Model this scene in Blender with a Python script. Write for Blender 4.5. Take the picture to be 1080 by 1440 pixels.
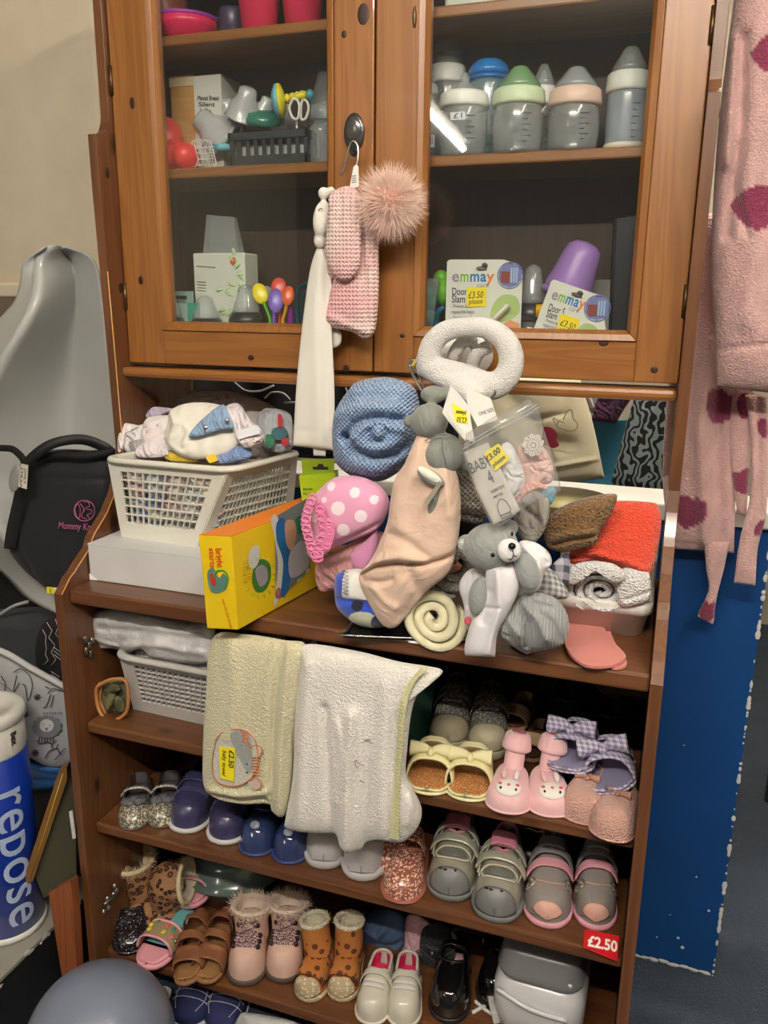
import bpy, bmesh, math, random
import numpy as np
from mathutils import Vector, Matrix
random.seed(7); rng = np.random.RandomState(5)
for o in list(bpy.data.objects): bpy.data.objects.remove(o)
SC = bpy.context.scene
COL = SC.collection
PI = math.pi
# ------------------------------------------------------------------ camera (image taken as 1080 x 1440)
F = 1147.64
CP = np.array([0.92529, -1.01449, 1.31389])
yaw, pitch, roll = 0.335111, -0.2511626, 0.0103609
_fw = np.array([-math.sin(yaw)*math.cos(pitch), math.cos(yaw)*math.cos(pitch), math.sin(pitch)])
_rt = np.array([math.cos(yaw), math.sin(yaw), 0.]); _up = np.cross(_rt, _fw)
RT = math.cos(roll)*_rt+math.sin(roll)*_up; UP = -math.sin(roll)*_rt+math.cos(roll)*_up; FW = _fw
cam = bpy.data.cameras.new('camera'); co = bpy.data.objects.new('camera', cam); COL.objects.link(co)
co.matrix_world = Matrix(((RT[0], UP[0], -FW[0], CP[0]), (RT[1], UP[1], -FW[1], CP[1]), (RT[2], UP[2], -FW[2], CP[2]), (0, 0, 0, 1)))
cam.sensor_fit = 'VERTICAL'; cam.sensor_height = 36; cam.lens = F*36/1440; cam.clip_start = .02
SC.camera = co
# ------------------------------------------------------------------ world, exposure
w = bpy.data.worlds.new('world'); SC.world = w; w.use_nodes = True
w.node_tree.nodes['Background'].inputs[0].default_value = (.55, .6, .7, 1); w.node_tree.nodes['Background'].inputs[1].default_value = .3
SC.view_settings.view_transform = 'Standard'; SC.view_settings.look = 'None'
SC.view_settings.exposure = 0.0; SC.view_settings.gamma = 1; SC.view_settings.use_curve_mapping = False
TUBES = [((.25, -1.75, 2.42), (1.45, -1.75, 2.42), 240), ((-.55, -3.3, 2.4), (-.66, -4.75, 2.4), 90), ((1.6, -.5, 2.42), (1.6, -1.7, 2.42), 100), ((.4, .62, 2.42), (1.5, .62, 2.42), 170)]  # last tube is added to brighten the clothes behind the half wall
# ------------------------------------------------------------------ helpers
def lin(c):
    return tuple((v/255/12.92 if v/255 <= .04045 else ((v/255+.055)/1.055)**2.4) for v in c)
def Yp(x, y, yy):
    d = FW+RT*(x-540)/F-UP*(y-720)/F; return CP+d*(yy-CP[1])/d[1]
def Zp(x, y, z):
    d = FW+RT*(x-540)/F-UP*(y-720)/F; return CP+d*(z-CP[2])/d[2]
def Xp(x, y, xx):
    d = FW+RT*(x-540)/F-UP*(y-720)/F; return CP+d*(xx-CP[0])/d[0]
def scl(P): return float(np.dot(np.array(P)-CP, FW))/F
def nrm(v): v = np.array(v, float); return v/np.linalg.norm(v)
def plane(px, py, y, n=(0, -1, 0)): return (Yp(px, py, y), nrm(n))
def planez(px, py, z, n=(0, 0, 1)): return (Zp(px, py, z), nrm(n))
def PL(px, py, pl):
    px = np.asarray(px, float); py = np.asarray(py, float)
    d = FW+RT*((px-540)/F)[..., None]-UP*((py-720)/F)[..., None]
    t = np.dot(pl[0]-CP, pl[1])/(d@pl[1]); return CP+d*t[..., None]
MC = {}
def mat(name, col=(200, 200, 200), rough=.6, metal=0, bump=None, alpha=None, coat=0, sheen=0, pat=None, var=.06, emit=0, sub=0, vc=False, spec=None):
    key = (name, tuple(col) if col is not None else None, rough, metal, str(bump), alpha, coat, str(pat), vc)
    if key in MC: return MC[key]
    m = bpy.data.materials.new(name); m.use_nodes = True; nt = m.node_tree; N = nt.nodes; L = nt.links
    b = N['Principled BSDF']; out = N['Material Output']
    b.inputs['Roughness'].default_value = rough; b.inputs['Metallic'].default_value = metal
    b.inputs['Coat Weight'].default_value = coat; b.inputs['Sheen Weight'].default_value = sheen
    if spec is not None: b.inputs['Specular IOR Level'].default_value = spec
    tc = N.new('ShaderNodeTexCoord')
    def noise(scale, det=3, vec=None):
        n = N.new('ShaderNodeTexNoise'); n.inputs['Scale'].default_value = scale; n.inputs['Detail'].default_value = det
        L.new(vec or tc.outputs['Object'], n.inputs['Vector']); return n
    def math_(op, a, bb=None, c=None):
        n = N.new('ShaderNodeMath'); n.operation = op
        for i, v in enumerate((a, bb, c)):
            if v is None: continue
            if isinstance(v, (int, float)): n.inputs[i].default_value = v
            else: L.new(v, n.inputs[i])
        return n.outputs[0]
    def mix(f, c1, c2, mode='MIX'):
        n = N.new('ShaderNodeMix'); n.data_type = 'RGBA'; n.blend_type = mode
        for s, v in ((0, f), (6, c1), (7, c2)):
            if isinstance(v, tuple): n.inputs[s].default_value = (*v, 1) if len(v) == 3 else v
            elif isinstance(v, (int, float)): n.inputs[s].default_value = v
            else: L.new(v, n.inputs[s])
        return n.outputs[2]
    if vc:
        a = N.new('ShaderNodeVertexColor'); a.layer_name = 'Col'; base = a.outputs[0]
    else: base = lin(col)
    if pat:
        k = pat[0]
        if k == 'spots':      # (k, scale, thr, colour)
            v = N.new('ShaderNodeTexVoronoi'); v.inputs['Scale'].default_value = pat[1]; L.new(tc.outputs['Object'], v.inputs['Vector'])
            base = mix(math_('LESS_THAN', v.outputs['Distance'], pat[2]), base, lin(pat[3]))
        elif k == 'leopard':
            v = N.new('ShaderNodeTexVoronoi'); v.inputs['Scale'].default_value = pat[1]; L.new(tc.outputs['Object'], v.inputs['Vector'])
            n2 = noise(pat[1]*1.6)
            d = math_('ADD', v.outputs['Distance'], math_('MULTIPLY', n2.outputs[0], .35))
            ring = math_('MULTIPLY', math_('GREATER_THAN', d, .42), math_('LESS_THAN', d, .62))
            base = mix(ring, mix(math_('LESS_THAN', d, .42), base, lin(pat[3])), lin(pat[2]))
        elif k == 'gingham':
            s = N.new('ShaderNodeSeparateXYZ'); L.new(tc.outputs['Object'], s.inputs[0])
            def st(o1, o2):
                q = math_('ADD', s.outputs[o1], math_('MULTIPLY', s.outputs[o2], .6))
                return math_('GREATER_THAN', math_('SINE', math_('MULTIPLY', q, pat[1])), 0)
            f = math_('MULTIPLY', math_('ADD', st(0, 1), st(2, 1)), .5)
            base = mix(f, base, lin(pat[2]))
        elif k == 'damask':
            n1 = N.new('ShaderNodeTexWave'); n1.inputs['Scale'].default_value = pat[1]; n1.inputs['Distortion'].default_value = 14; n1.inputs['Detail Scale'].default_value = 1.6; n1.inputs['Detail'].default_value = 1
            L.new(tc.outputs['Object'], n1.inputs['Vector'])
            base = mix(math_('GREATER_THAN', n1.outputs[1], .5), base, lin(pat[2]))
        elif k == 'glitter':
            v = N.new('ShaderNodeTexVoronoi'); v.inputs['Scale'].default_value = pat[1]; L.new(tc.outputs['Object'], v.inputs['Vector'])
            sx = N.new('ShaderNodeSeparateColor'); L.new(v.outputs['Color'], sx.inputs[0])
            base = mix(math_('GREATER_THAN', sx.outputs[0], pat[3]), base, lin(pat[2]))
            L.new(math_('MULTIPLY', sx.outputs[1], .6), b.inputs['Roughness'])
            bp = N.new('ShaderNodeBump'); bp.inputs['Strength'].default_value = .8; bp.inputs['Distance'].default_value = .002
            L.new(sx.outputs[2], bp.inputs['Height']); L.new(bp.outputs[0], b.inputs['Normal'])
        elif k == 'floral':
            v = N.new('ShaderNodeTexVoronoi'); v.inputs['Scale'].default_value = pat[1]; L.new(tc.outputs['Object'], v.inputs['Vector'])
            n2 = noise(pat[1]*3, 1)
            f = math_('LESS_THAN', math_('ADD', v.outputs['Distance'], math_('MULTIPLY', n2.outputs[0], .4)), pat[2])
            for c, th in zip(pat[3], (0, .4, .7)):
                sx = N.new('ShaderNodeSeparateColor'); L.new(v.outputs['Color'], sx.inputs[0])
                base = mix(math_('MULTIPLY', f, math_('GREATER_THAN', sx.outputs[0], th)), base, lin(c))
        elif k == 'wood':     # grain axis
            mp = N.new('ShaderNodeMapping'); L.new(tc.outputs['Object'], mp.inputs['Vector'])
            sc = {'x': (1.2, 22, 22), 'y': (22, 1.2, 22), 'z': (22, 22, 1.2)}[pat[1]]
            mp.inputs['Scale'].default_value = sc; mp.inputs['Location'].default_value = (pat[2]*3.1, pat[2]*1.7, pat[2]*2.3)
            n1 = noise(1.0, 4, mp.outputs[0]); n1.inputs['Distortion'].default_value = .8
            wv = N.new('ShaderNodeMath'); wv.operation = 'SINE'; L.new(math_('MULTIPLY', n1.outputs[0], 42), wv.inputs[0])
            n3 = noise(6.0, 6, mp.outputs[0])
            g = math_('ADD', math_('MULTIPLY', math_('ADD', math_('MULTIPLY', wv.outputs[0], .5), .5), .45), math_('MULTIPLY', n3.outputs[0], .55))
            base = mix(g, lin(pat[3]), lin(col))
            mk2 = N.new('ShaderNodeMapping'); L.new(tc.outputs['Object'], mk2.inputs['Vector'])
            mk2.inputs['Scale'].default_value = {'x': (5, 9, 9), 'y': (9, 5, 9), 'z': (9, 9, 5)}[pat[1]]; mk2.inputs['Location'].default_value = (pat[2]*2.7, pat[2], pat[2]*1.9)
            v = N.new('ShaderNodeTexVoronoi'); v.inputs['Scale'].default_value = 1; L.new(mk2.outputs[0], v.inputs['Vector'])
            r = N.new('ShaderNodeMapRange'); L.new(v.outputs['Distance'], r.inputs[0]); r.inputs[1].default_value = .13; r.inputs[2].default_value = .07
            base = mix(r.outputs[0], base, lin((52, 26, 14)))
        elif k == 'heartprint': pass
    if var and not (pat and pat[0] == 'wood'):
        n = noise(9, 4); r = N.new('ShaderNodeMapRange'); L.new(n.outputs[0], r.inputs[0]); r.inputs[3].default_value = 1-var*2; r.inputs[4].default_value = 1+var*2
        base = mix(1.0, base, r.outputs[0], 'MULTIPLY')
    if isinstance(base, tuple): b.inputs['Base Color'].default_value = (*base, 1)
    else: L.new(base, b.inputs['Base Color'])
    if bump:
        k, sc, st, dist = bump
        if k == 'noise': h = noise(sc, 4).outputs[0]
        elif k == 'wrinkle':
            n0 = noise(16, 3); n0.inputs['Distortion'].default_value = 1.2; rd = math_('ABSOLUTE', math_('SUBTRACT', n0.outputs[0], .5))
            h = math_('ADD', math_('MULTIPLY', rd, 6.0), math_('MULTIPLY', noise(sc, 3).outputs[0], .25))
        elif k == 'terry':
            v = N.new('ShaderNodeTexVoronoi'); v.inputs['Scale'].default_value = sc; L.new(tc.outputs['Object'], v.inputs['Vector'])
            h = math_('ADD', v.outputs['Distance'], math_('MULTIPLY', noise(sc*.45, 4).outputs[0], 1.2))
        else:
            s = N.new('ShaderNodeSeparateXYZ'); L.new(tc.outputs['UV'], s.inputs[0])
            U, V = s.outputs[0], s.outputs[1]
            if k == 'knit':
                zig = math_('MULTIPLY', math_('ABSOLUTE', math_('SINE', math_('MULTIPLY', U, sc))), 2.2)
                h = math_('ADD', math_('ABSOLUTE', math_('SINE', math_('MULTIPLY', U, sc))), math_('MULTIPLY', math_('SINE', math_('ADD', math_('MULTIPLY', V, sc*1.7), zig)), .5))
            elif k == 'cell':
                h = math_('MULTIPLY', math_('SINE', math_('MULTIPLY', U, sc)), math_('SINE', math_('MULTIPLY', V, sc)))
                h = math_('MINIMUM', h, .35)
            elif k == 'rib': h = math_('SINE', math_('MULTIPLY', U, sc))
        bp = N.new('ShaderNodeBump'); bp.inputs['Strength'].default_value = st; bp.inputs['Distance'].default_value = dist
        L.new(h, bp.inputs['Height']); L.new(bp.outputs[0], b.inputs['Normal'])
        if k in ('cell', 'terry') and not isinstance(base, tuple):
            r = N.new('ShaderNodeMapRange'); L.new(h, r.inputs[0])
            r.inputs[1].default_value = -.3 if k != 'terry' else .3; r.inputs[2].default_value = .4 if k != 'terry' else 1.2; r.inputs[3].default_value = .92; r.inputs[4].default_value = 1.04
            L.new(mix(1.0, base, r.outputs[0], 'MULTIPLY'), b.inputs['Base Color'])
    if emit: b.inputs['Emission Color'].default_value = (*lin(col), 1); b.inputs['Emission Strength'].default_value = emit
    if alpha is not None:   # thin clear plastic / glass: transparent sheet with surface reflection
        tr = N.new('ShaderNodeBsdfTransparent'); tr.inputs[0].default_value = (*[min(1, x*.3+.7) for x in lin(col)], 1)
        ms = N.new('ShaderNodeMixShader'); ms.inputs[0].default_value = alpha
        L.new(tr.outputs[0], ms.inputs[1]); L.new(b.outputs[0], ms.inputs[2])
        gl = N.new('ShaderNodeBsdfGlossy'); gl.inputs['Roughness'].default_value = min(rough, .25)
        lw = N.new('ShaderNodeLayerWeight'); fr = math_('ADD', math_('MULTIPLY', math_('POWER', lw.outputs['Facing'], 4.0), .7), .045)
        m2 = N.new('ShaderNodeMixShader'); L.new(fr, m2.inputs[0]); L.new(ms.outputs[0], m2.inputs[1]); L.new(gl.outputs[0], m2.inputs[2])
        L.new(m2.outputs[0], out.inputs[0])
    MC[key] = m; return m
WM = {}
def mk(name, geo, m, parent=None, smooth=True, cols=None, uv=None, kind=None, base=None, solid=0, solid_off=0, bevel=0, label=None, weld=False):
    """geo: (verts, faces) or list of those, in world space; one mesh object"""
    if isinstance(geo, tuple): geo = [geo]
    vs = []; fs = []; n = 0
    for v, f in geo:
        v = np.asarray(v, float).reshape(-1, 3); vs.append(v); fs += [tuple(i+n for i in q) for q in f]; n += len(v)
    V = np.concatenate(vs)
    if parent is None:
        o0 = np.array([(V[:, 0].min()+V[:, 0].max())/2, (V[:, 1].min()+V[:, 1].max())/2, V[:, 2].min()]) if base is None else np.array(base)
        loc = o0; W0 = o0
    else:
        W0 = (V.min(0)+V.max(0))/2; loc = W0-WM[parent.name]
    me = bpy.data.meshes.new(name); me.from_pydata((V-W0).tolist(), [], fs); me.update()
    if smooth: me.polygons.foreach_set('use_smooth', [True]*len(me.polygons))
    if cols is not None:
        ca = me.color_attributes.new('Col', 'FLOAT_COLOR', 'POINT'); c = np.ones((len(V), 4)); c[:len(cols), :3] = cols
        ca.data.foreach_set('color', c.ravel())
    if uv is not None:
        ul = me.uv_layers.new(name='UVMap'); li = np.zeros(len(me.loops), int); me.loops.foreach_get('vertex_index', li)
        ul.data.foreach_set('uv', uv[li].ravel())
    me.materials.append(m)
    o = bpy.data.objects.new(name, me); COL.objects.link(o); o.location = loc
    if parent: o.parent = parent
    WM[o.name] = W0
    if kind: o['kind'] = kind
    if label: o['label'] = label
    if weld: o.modifiers.new('weld', 'WELD').merge_threshold = .0003
    if solid:
        s = o.modifiers.new('thickness', 'SOLIDIFY'); s.thickness = solid; s.offset = solid_off
    if bevel:
        s = o.modifiers.new('bevel', 'BEVEL'); s.width = bevel; s.segments = 2; s.limit_method = 'ANGLE'; s.angle_limit = .6
    return o
def emp(name, loc, label=None, cat=None, group=None, kind=None):
    o = bpy.data.objects.new(name, None); COL.objects.link(o); o.location = loc; o.empty_display_size = .02; WM[o.name] = np.array(loc, float)
    return tag(o, label, cat, group, kind)
def tag(o, label=None, cat=None, group=None, kind=None):
    if label: o['label'] = label
    if cat: o['category'] = cat
    if group: o['group'] = group
    if kind: o['kind'] = kind
    return o
def gridf(m, n, wu=False, wv=False):
    f = []
    for i in range(m if wu else m-1):
        for j in range(n if wv else n-1):
            a = i*n+j; b = i*n+(j+1) % n; c = ((i+1) % m)*n+(j+1) % n; d = ((i+1) % m)*n+j
            f.append((a, d, c, b))
    return f
def cat_rom(P, n, closed=False):
    P = np.asarray(P, float); k = len(P)
    if k < 3 and not closed: return P[0]+(P[-1]-P[0])*np.linspace(0, 1, n)[:, None]
    if closed: Q = np.vstack([P[-1], P, P[0], P[1]]); seg = k
    else: Q = np.vstack([2*P[0]-P[1], P, 2*P[-1]-P[-2]]); seg = k-1
    # chord-length parameter
    L = [np.linalg.norm(Q[i+2]-Q[i+1])+1e-9 for i in range(seg)]; cum = np.concatenate([[0], np.cumsum(L)])
    s = np.linspace(0, cum[-1], n, endpoint=not closed); out = []
    for x in s:
        i = min(np.searchsorted(cum, x, side='right')-1, seg-1); t = (x-cum[i])/L[i]
        a, b, c, d = Q[i], Q[i+1], Q[i+2], Q[i+3]
        out.append(.5*((2*b)+(-a+c)*t+(2*a-5*b+4*c-d)*t*t+(-a+3*b-3*c+d)*t**3))
    return np.array(out)
def lin_res(P, n, closed=False):
    P = np.asarray(P, float)
    if closed: P = np.vstack([P, P[0]])
    L = np.linalg.norm(np.diff(P, axis=0), axis=1); cum = np.concatenate([[0], np.cumsum(L)])
    s = np.linspace(0, cum[-1], n, endpoint=not closed)
    return np.stack([np.interp(s, cum, P[:, i]) for i in range(P.shape[1])], 1)
def wob(px, py, k=.03, seed=0, n=6):
    r = np.random.RandomState(seed); h = 0
    for i in range(n):
        a = r.rand()*2*PI; q = k*(.5+1.5*r.rand()); h = h+np.sin(q*(math.cos(a)*px+math.sin(a)*py)+r.rand()*6.28)
    return h/math.sqrt(n)
def segd(px, py, pts):
    d = np.full(np.shape(px), 1e9)
    for (x0, y0), (x1, y1) in zip(pts[:-1], pts[1:]):
        L2 = (x1-x0)**2+(y1-y0)**2+1e-9; t = np.clip(((px-x0)*(x1-x0)+(py-y0)*(y1-y0))/L2, 0, 1)
        d = np.minimum(d, np.hypot(px-x0-t*(x1-x0), py-y0-t*(y1-y0)))
    return d
def relief(px, py, folds, nz):
    h = np.zeros(np.shape(px))
    for pts, wd, am in folds: h = h+am*np.exp(-(segd(px, py, pts)/wd)**2)
    if nz: 
        for (k, am, sd) in nz: h = h+am*wob(px, py, k, sd)
    return h
def star(name, out, pl, T, m, Tb=None, c=None, sq=3, K=22, Nn=96, folds=(), nz=(), sharp=False, colf=None, parent=None, **kw):
    """a padded cloth body: outline in a plane, rounded to thickness T in front and Tb behind"""
    O = (lin_res if sharp else cat_rom)(out, Nn, True); c = np.mean(O, 0) if c is None else np.array(c, float)
    s = np.sin(np.linspace(0, PI/2, K)); Tb = T*.5 if Tb is None else Tb
    nd = nrm(pl[1]*.5+nrm(CP-PL(c[0], c[1], pl))*.5)
    px = c[0]+s[:, None]*(O[:, 0]-c[0]); py = c[1]+s[:, None]*(O[:, 1]-c[1])
    B = PL(px, py, pl); env = np.power(np.clip(1-s**sq, 0, 1), .5)[:, None]
    hf = T*env+relief(px, py, folds, nz)*np.clip(env*1.5, 0, 1); hb = -Tb*env
    Fv = B+hf[..., None]*nd; Bv = B[:-1]+hb[:-1, :, None]*nd
    V = np.concatenate([Fv.reshape(-1, 3), Bv.reshape(-1, 3)]); n = Nn; f = gridf(K, n, False, True)
    off = K*n; rows = [off+i*n for i in range(K-1)]+[(K-1)*n]
    for i in range(K-1):
        for j in range(n): f.append((rows[i]+j, rows[i]+(j+1) % n, rows[i+1]+(j+1) % n, rows[i+1]+j))
    allx = np.concatenate([px.ravel(), px[:-1].ravel()]); ally = np.concatenate([py.ravel(), py[:-1].ravel()])
    cols = None
    if colf: cc = np.array([lin(x) for x in [(0, 0, 0)]]); cols = srgb2lin(colf(allx, ally))
    return mk(name, (V, f), m, parent, cols=cols, uv=np.stack([allx, ally], 1)*.001, **kw)
def srgb2lin(c):
    c = np.asarray(c, float)/255; return np.where(c <= .04045, c/12.92, ((c+.055)/1.055)**2.4)
def strip(name, A, B, pl, T, m, Tb=None, sq=2.5, sqv=8, NU=28, NV=60, folds=(), nz=(), colf=None, parent=None, yoff=None, rot=0, **kw):
    """cloth body between two long edges A and B (same direction)"""
    a = cat_rom(A, NV); b = cat_rom(B, NV); u = (1-np.cos(np.linspace(0, PI, NU)))/2; v = np.linspace(0, 1, NV)
    px = a[:, 0][:, None]*(1-u)+b[:, 0][:, None]*u; py = a[:, 1][:, None]*(1-u)+b[:, 1][:, None]*u
    ctr = (px.mean(), py.mean()); nd = nrm(pl[1]*.5+nrm(CP-PL(ctr[0], ctr[1], pl))*.5); Tb = T*.5 if Tb is None else Tb
    eu = np.clip(1-np.abs(2*u-1)**sq, 0, 1)**.5; ev = np.clip(1-np.abs(2*v-1)**sqv, 0, 1)**.5
    env = ev[:, None]*eu[None, :]; P = PL(px, py, pl)
    off = 0 if yoff is None else yoff(px, py)[..., None]
    Fv = P+(T*env+relief(px, py, folds, nz)*np.clip(env*1.5, 0, 1))[..., None]*nd+off*nd; Bv = P-(Tb*env+.0004)[..., None]*nd+off*nd
    V = np.concatenate([Fv.reshape(-1, 3), Bv.reshape(-1, 3)]); f = gridf(NV, NU); k = NV*NU
    f += [(q[3]+k, q[2]+k, q[1]+k, q[0]+k) for q in gridf(NV, NU)]
    edge = [j for j in range(NU)]+[i*NU+NU-1 for i in range(1, NV)]+[(NV-1)*NU+j for j in range(NU-2, -1, -1)]+[i*NU for i in range(NV-2, 0, -1)]
    for i in range(len(edge)): x, y = edge[i], edge[(i+1) % len(edge)]; f.append((x, y, y+k, x+k))
    ax = np.concatenate([px.ravel()]*2); ay = np.concatenate([py.ravel()]*2)
    cols = srgb2lin(colf(ax, ay)) if colf else None
    uvx, uvy = ax*math.cos(rot)-ay*math.sin(rot), ax*math.sin(rot)+ay*math.cos(rot)
    return mk(name, (V, f), m, parent, cols=cols, uv=np.stack([uvx, uvy], 1)*.001, **kw)
def slab(name, out, pl, th, m, parent=None, off=0, smooth=False, rnd=0, **kw):
    """flat card or panel from an outline in a plane, extruded by th towards its normal"""
    O = np.array(out, float)
    if rnd: O = cat_rom(O, rnd, True)
    P = PL(O[:, 0], O[:, 1], pl)+pl[1]*off; n = len(O); V = np.vstack([P, P+pl[1]*th])
    f = [tuple(range(n-1, -1, -1)), tuple(range(n, 2*n))]+[(i, (i+1) % n, n+(i+1) % n, n+i) for i in range(n)]
    o = mk(name, (V, f), m, parent, smooth=smooth, **kw); return o
def tube(P, r, n=10, closed=False, flat=1.0, cap=True):
    P = np.asarray(P, float); k = len(P); r = np.broadcast_to(np.asarray(r, float), (k,)) if np.ndim(r) else np.full(k, float(r))
    T = np.gradient(P, axis=0) if not closed else np.roll(P, -1, 0)-np.roll(P, 1, 0)
    T = T/(np.linalg.norm(T, axis=1)[:, None]+1e-12); up = np.array([0, 0, 1.]) if abs(T[0][2]) < .9 else np.array([1., 0, 0])
    a = np.linspace(0, 2*PI, n, endpoint=False); V = []; nx = nrm(np.cross(T[0], up))
    for i in range(k):
        nx = nx-T[i]*np.dot(nx, T[i]); nx = nrm(nx); ny = np.cross(T[i], nx)
        V.append(P[i]+r[i]*(np.cos(a)[:, None]*nx+flat*np.sin(a)[:, None]*ny))
    V = np.concatenate(V); f = gridf(k, n, closed, True)
    if cap and not closed: f += [tuple(range(n)), tuple(range(k*n-1, (k-1)*n-1, -1))]
    return V, f
def ptube(pts, y, r, n=12, m=24, closed=False, smooth=True, flat=1.0):
    """pts px list with optional third coordinate y; r in px"""
    P = np.array([Yp(p[0], p[1], p[2] if len(p) > 2 else y) for p in pts]); r = np.array(r if np.ndim(r) else [r]*len(pts), float)
    R = r*np.array([scl(p) for p in P]); Q = cat_rom(np.column_stack([P, R]), m, closed) if smooth else np.column_stack([P, R])
    if closed: return tube(Q[:, :3], np.abs(Q[:, 3]), n, True, flat)
    return tube(Q[:, :3], np.abs(Q[:, 3]), n, False, flat)
def ell3(c, ax, rad, nu=20, nv=14):
    c = np.array(c); a = np.array(ax, float); u = np.linspace(0, 2*PI, nu, endpoint=False); v = np.linspace(.02, PI-.02, nv)
    S = np.stack([np.sin(v)[:, None]*np.cos(u), np.sin(v)[:, None]*np.sin(u), np.cos(v)[:, None]*np.ones(nu)], -1)
    V = c+(S*np.array(rad))@a; f = gridf(nv, nu, False, True); V = V.reshape(-1, 3)
    return V, [q[::-1] for q in f]+[tuple(range(nu)), tuple(range(nv*nu-1, (nv-1)*nu-1, -1))]
def pell(px, py, y, rx, ry, rz=None, rot=0, nu=20, nv=14):
    c = Yp(px, py, y); s = scl(c); rz = (rx+ry)/2*s if rz is None else rz
    a = RT*math.cos(rot)-UP*math.sin(rot); b = RT*math.sin(rot)+UP*math.cos(rot)
    return ell3(c, [a, -FW, b], (rx*s, rz, ry*s), nu, nv)
def blob(name, elems, m, parent=None, vox=.003, sm=4, **kw):
    o = mk(name, elems, m, parent, **kw); r = o.modifiers.new('remesh', 'REMESH'); r.mode = 'VOXEL'; r.voxel_size = vox; r.use_smooth_shade = True
    s = o.modifiers.new('smooth', 'SMOOTH'); s.factor = .6; s.iterations = sm; return o
def box(x0, x1, y0, y1, z0, z1):
    V = [(x, y, z) for x in (x0, x1) for y in (y0, y1) for z in (z0, z1)]
    return V, [(0, 1, 3, 2), (4, 6, 7, 5), (0, 4, 5, 1), (2, 3, 7, 6), (0, 2, 6, 4), (1, 5, 7, 3)]
def hexa(b, t):   # b, t: 4 bottom and 4 top corners, same order
    V = list(b)+list(t); return V, [(3, 2, 1, 0), (4, 5, 6, 7)]+[(i, (i+1) % 4, 4+(i+1) % 4, 4+i) for i in range(4)]
def lathe(c, prof, n=28, ax=(0, 0, 1), ell=1.0):
    ax = nrm(ax); u = nrm(np.cross(ax, (0, 1, .01))) if abs(ax[1]) < .9 else np.array([1., 0, 0]); v = np.cross(ax, u); c = np.array(c, float)
    a = np.linspace(0, 2*PI, n, endpoint=False); V = np.concatenate([c+ax*z+max(r, 1e-4)*(np.cos(a)[:, None]*u+ell*np.sin(a)[:, None]*v) for r, z in prof])
    return V, gridf(len(prof), n, False, True)+[tuple(range(n)), tuple(range(len(prof)*n-1, (len(prof)-1)*n-1, -1))]
FONT = None
def text(s, p0, p1, h, pl, m, parent=None, off=.0006, name='lettering', ext=.0002, shear=0, bold=0, **kw):
    """lettering from pixel p0 (left end of baseline) to p1 (right end), cap height h px, lying on a plane"""
    cu = bpy.data.curves.new('txt', 'FONT'); cu.body = s; cu.size = 1; cu.extrude = .01; cu.shear = shear; cu.offset = bold; cu.resolution_u = 3
    to = bpy.data.objects.new('txt', cu); COL.objects.link(to); dg = bpy.context.evaluated_depsgraph_get(); me = bpy.data.meshes.new_from_object(to.evaluated_get(dg))
    bpy.data.objects.remove(to)
    V = np.zeros(len(me.vertices)*3); me.vertices.foreach_get('co', V); V = V.reshape(-1, 3); f = [tuple(q.vertices) for q in me.polygons]
    if len(V) == 0: return None
    O = PL(*p0, pl); R = PL(*p1, pl)-O; Wd = np.linalg.norm(R); R = R/Wd; Nn = pl[1]
    if abs(np.dot(R, Nn)) > .05: R = nrm(R-Nn*np.dot(R, Nn))
    U = np.cross(Nn, R); hh = h*scl(O)/.7; wx = V[:, 0].max()
    Q = O+Nn*off+(V[:, 0]/wx*Wd)[:, None]*R+(V[:, 1]*hh)[:, None]*U+(V[:, 2]/.01*ext)[:, None]*Nn
    return mk(name, (Q, f), m, parent, smooth=False, **kw)
def stroke(pts, pl, r, m, parent=None, name='pen_line', off=.0006, smooth=True, n=None, closed=False, **kw):
    """flat drawn or stitched lines: one list or a list of lists of px points, half width r px"""
    L = pts if isinstance(pts[0][0], (tuple, list)) else [pts]; G = []
    for q in L:
        P = PL(np.array([p[0] for p in q], float), np.array([p[1] for p in q], float), pl)+pl[1]*off
        k = n or max(8, len(q)*5); P = cat_rom(P, k, closed) if smooth and len(q) > 2 else lin_res(P, max(2, len(q)))
        G.append(tube(P, r*scl(P[0]), 5, closed))
    return mk(name, G, m, parent, **kw)
def band_text(s, ctr, wpx, h, pl, m, parent=None, ang=0, **kw):
    a = math.radians(ang); dx, dy = wpx/2*math.cos(a), wpx/2*math.sin(a); nx, ny = -math.sin(a)*h/2, math.cos(a)*h/2
    return text(s, (ctr[0]-dx+nx, ctr[1]-dy+ny), (ctr[0]+dx+nx, ctr[1]+dy+ny), h, pl, m, parent, **kw)
def fluff(name, pts, nrmls, ln, m, parent=None, k=1, w=.0006, seed=1, jit=.5, **kw):
    """short fibres standing on points"""
    r = np.random.RandomState(seed); V = []; f = []
    for p, nn in zip(pts, nrmls):
        for _ in range(k):
            d = nrm(nn+r.randn(3)*jit); s = nrm(np.cross(d, r.randn(3)))*w; l = ln*(.6+.8*r.rand()); q = p+r.randn(3)*w*2
            b = nrm(d+r.randn(3)*.25); i = len(V); V += [q-s, q+s, q+d*l*.6+s*.6, q+d*l*.6-s*.6, q+d*l*.6+b*l*.5]; f += [(i, i+1, i+2, i+3), (i+3, i+2, i+4)]
    return mk(name, (V, f), m, parent, kind='stuff', **kw)
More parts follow.
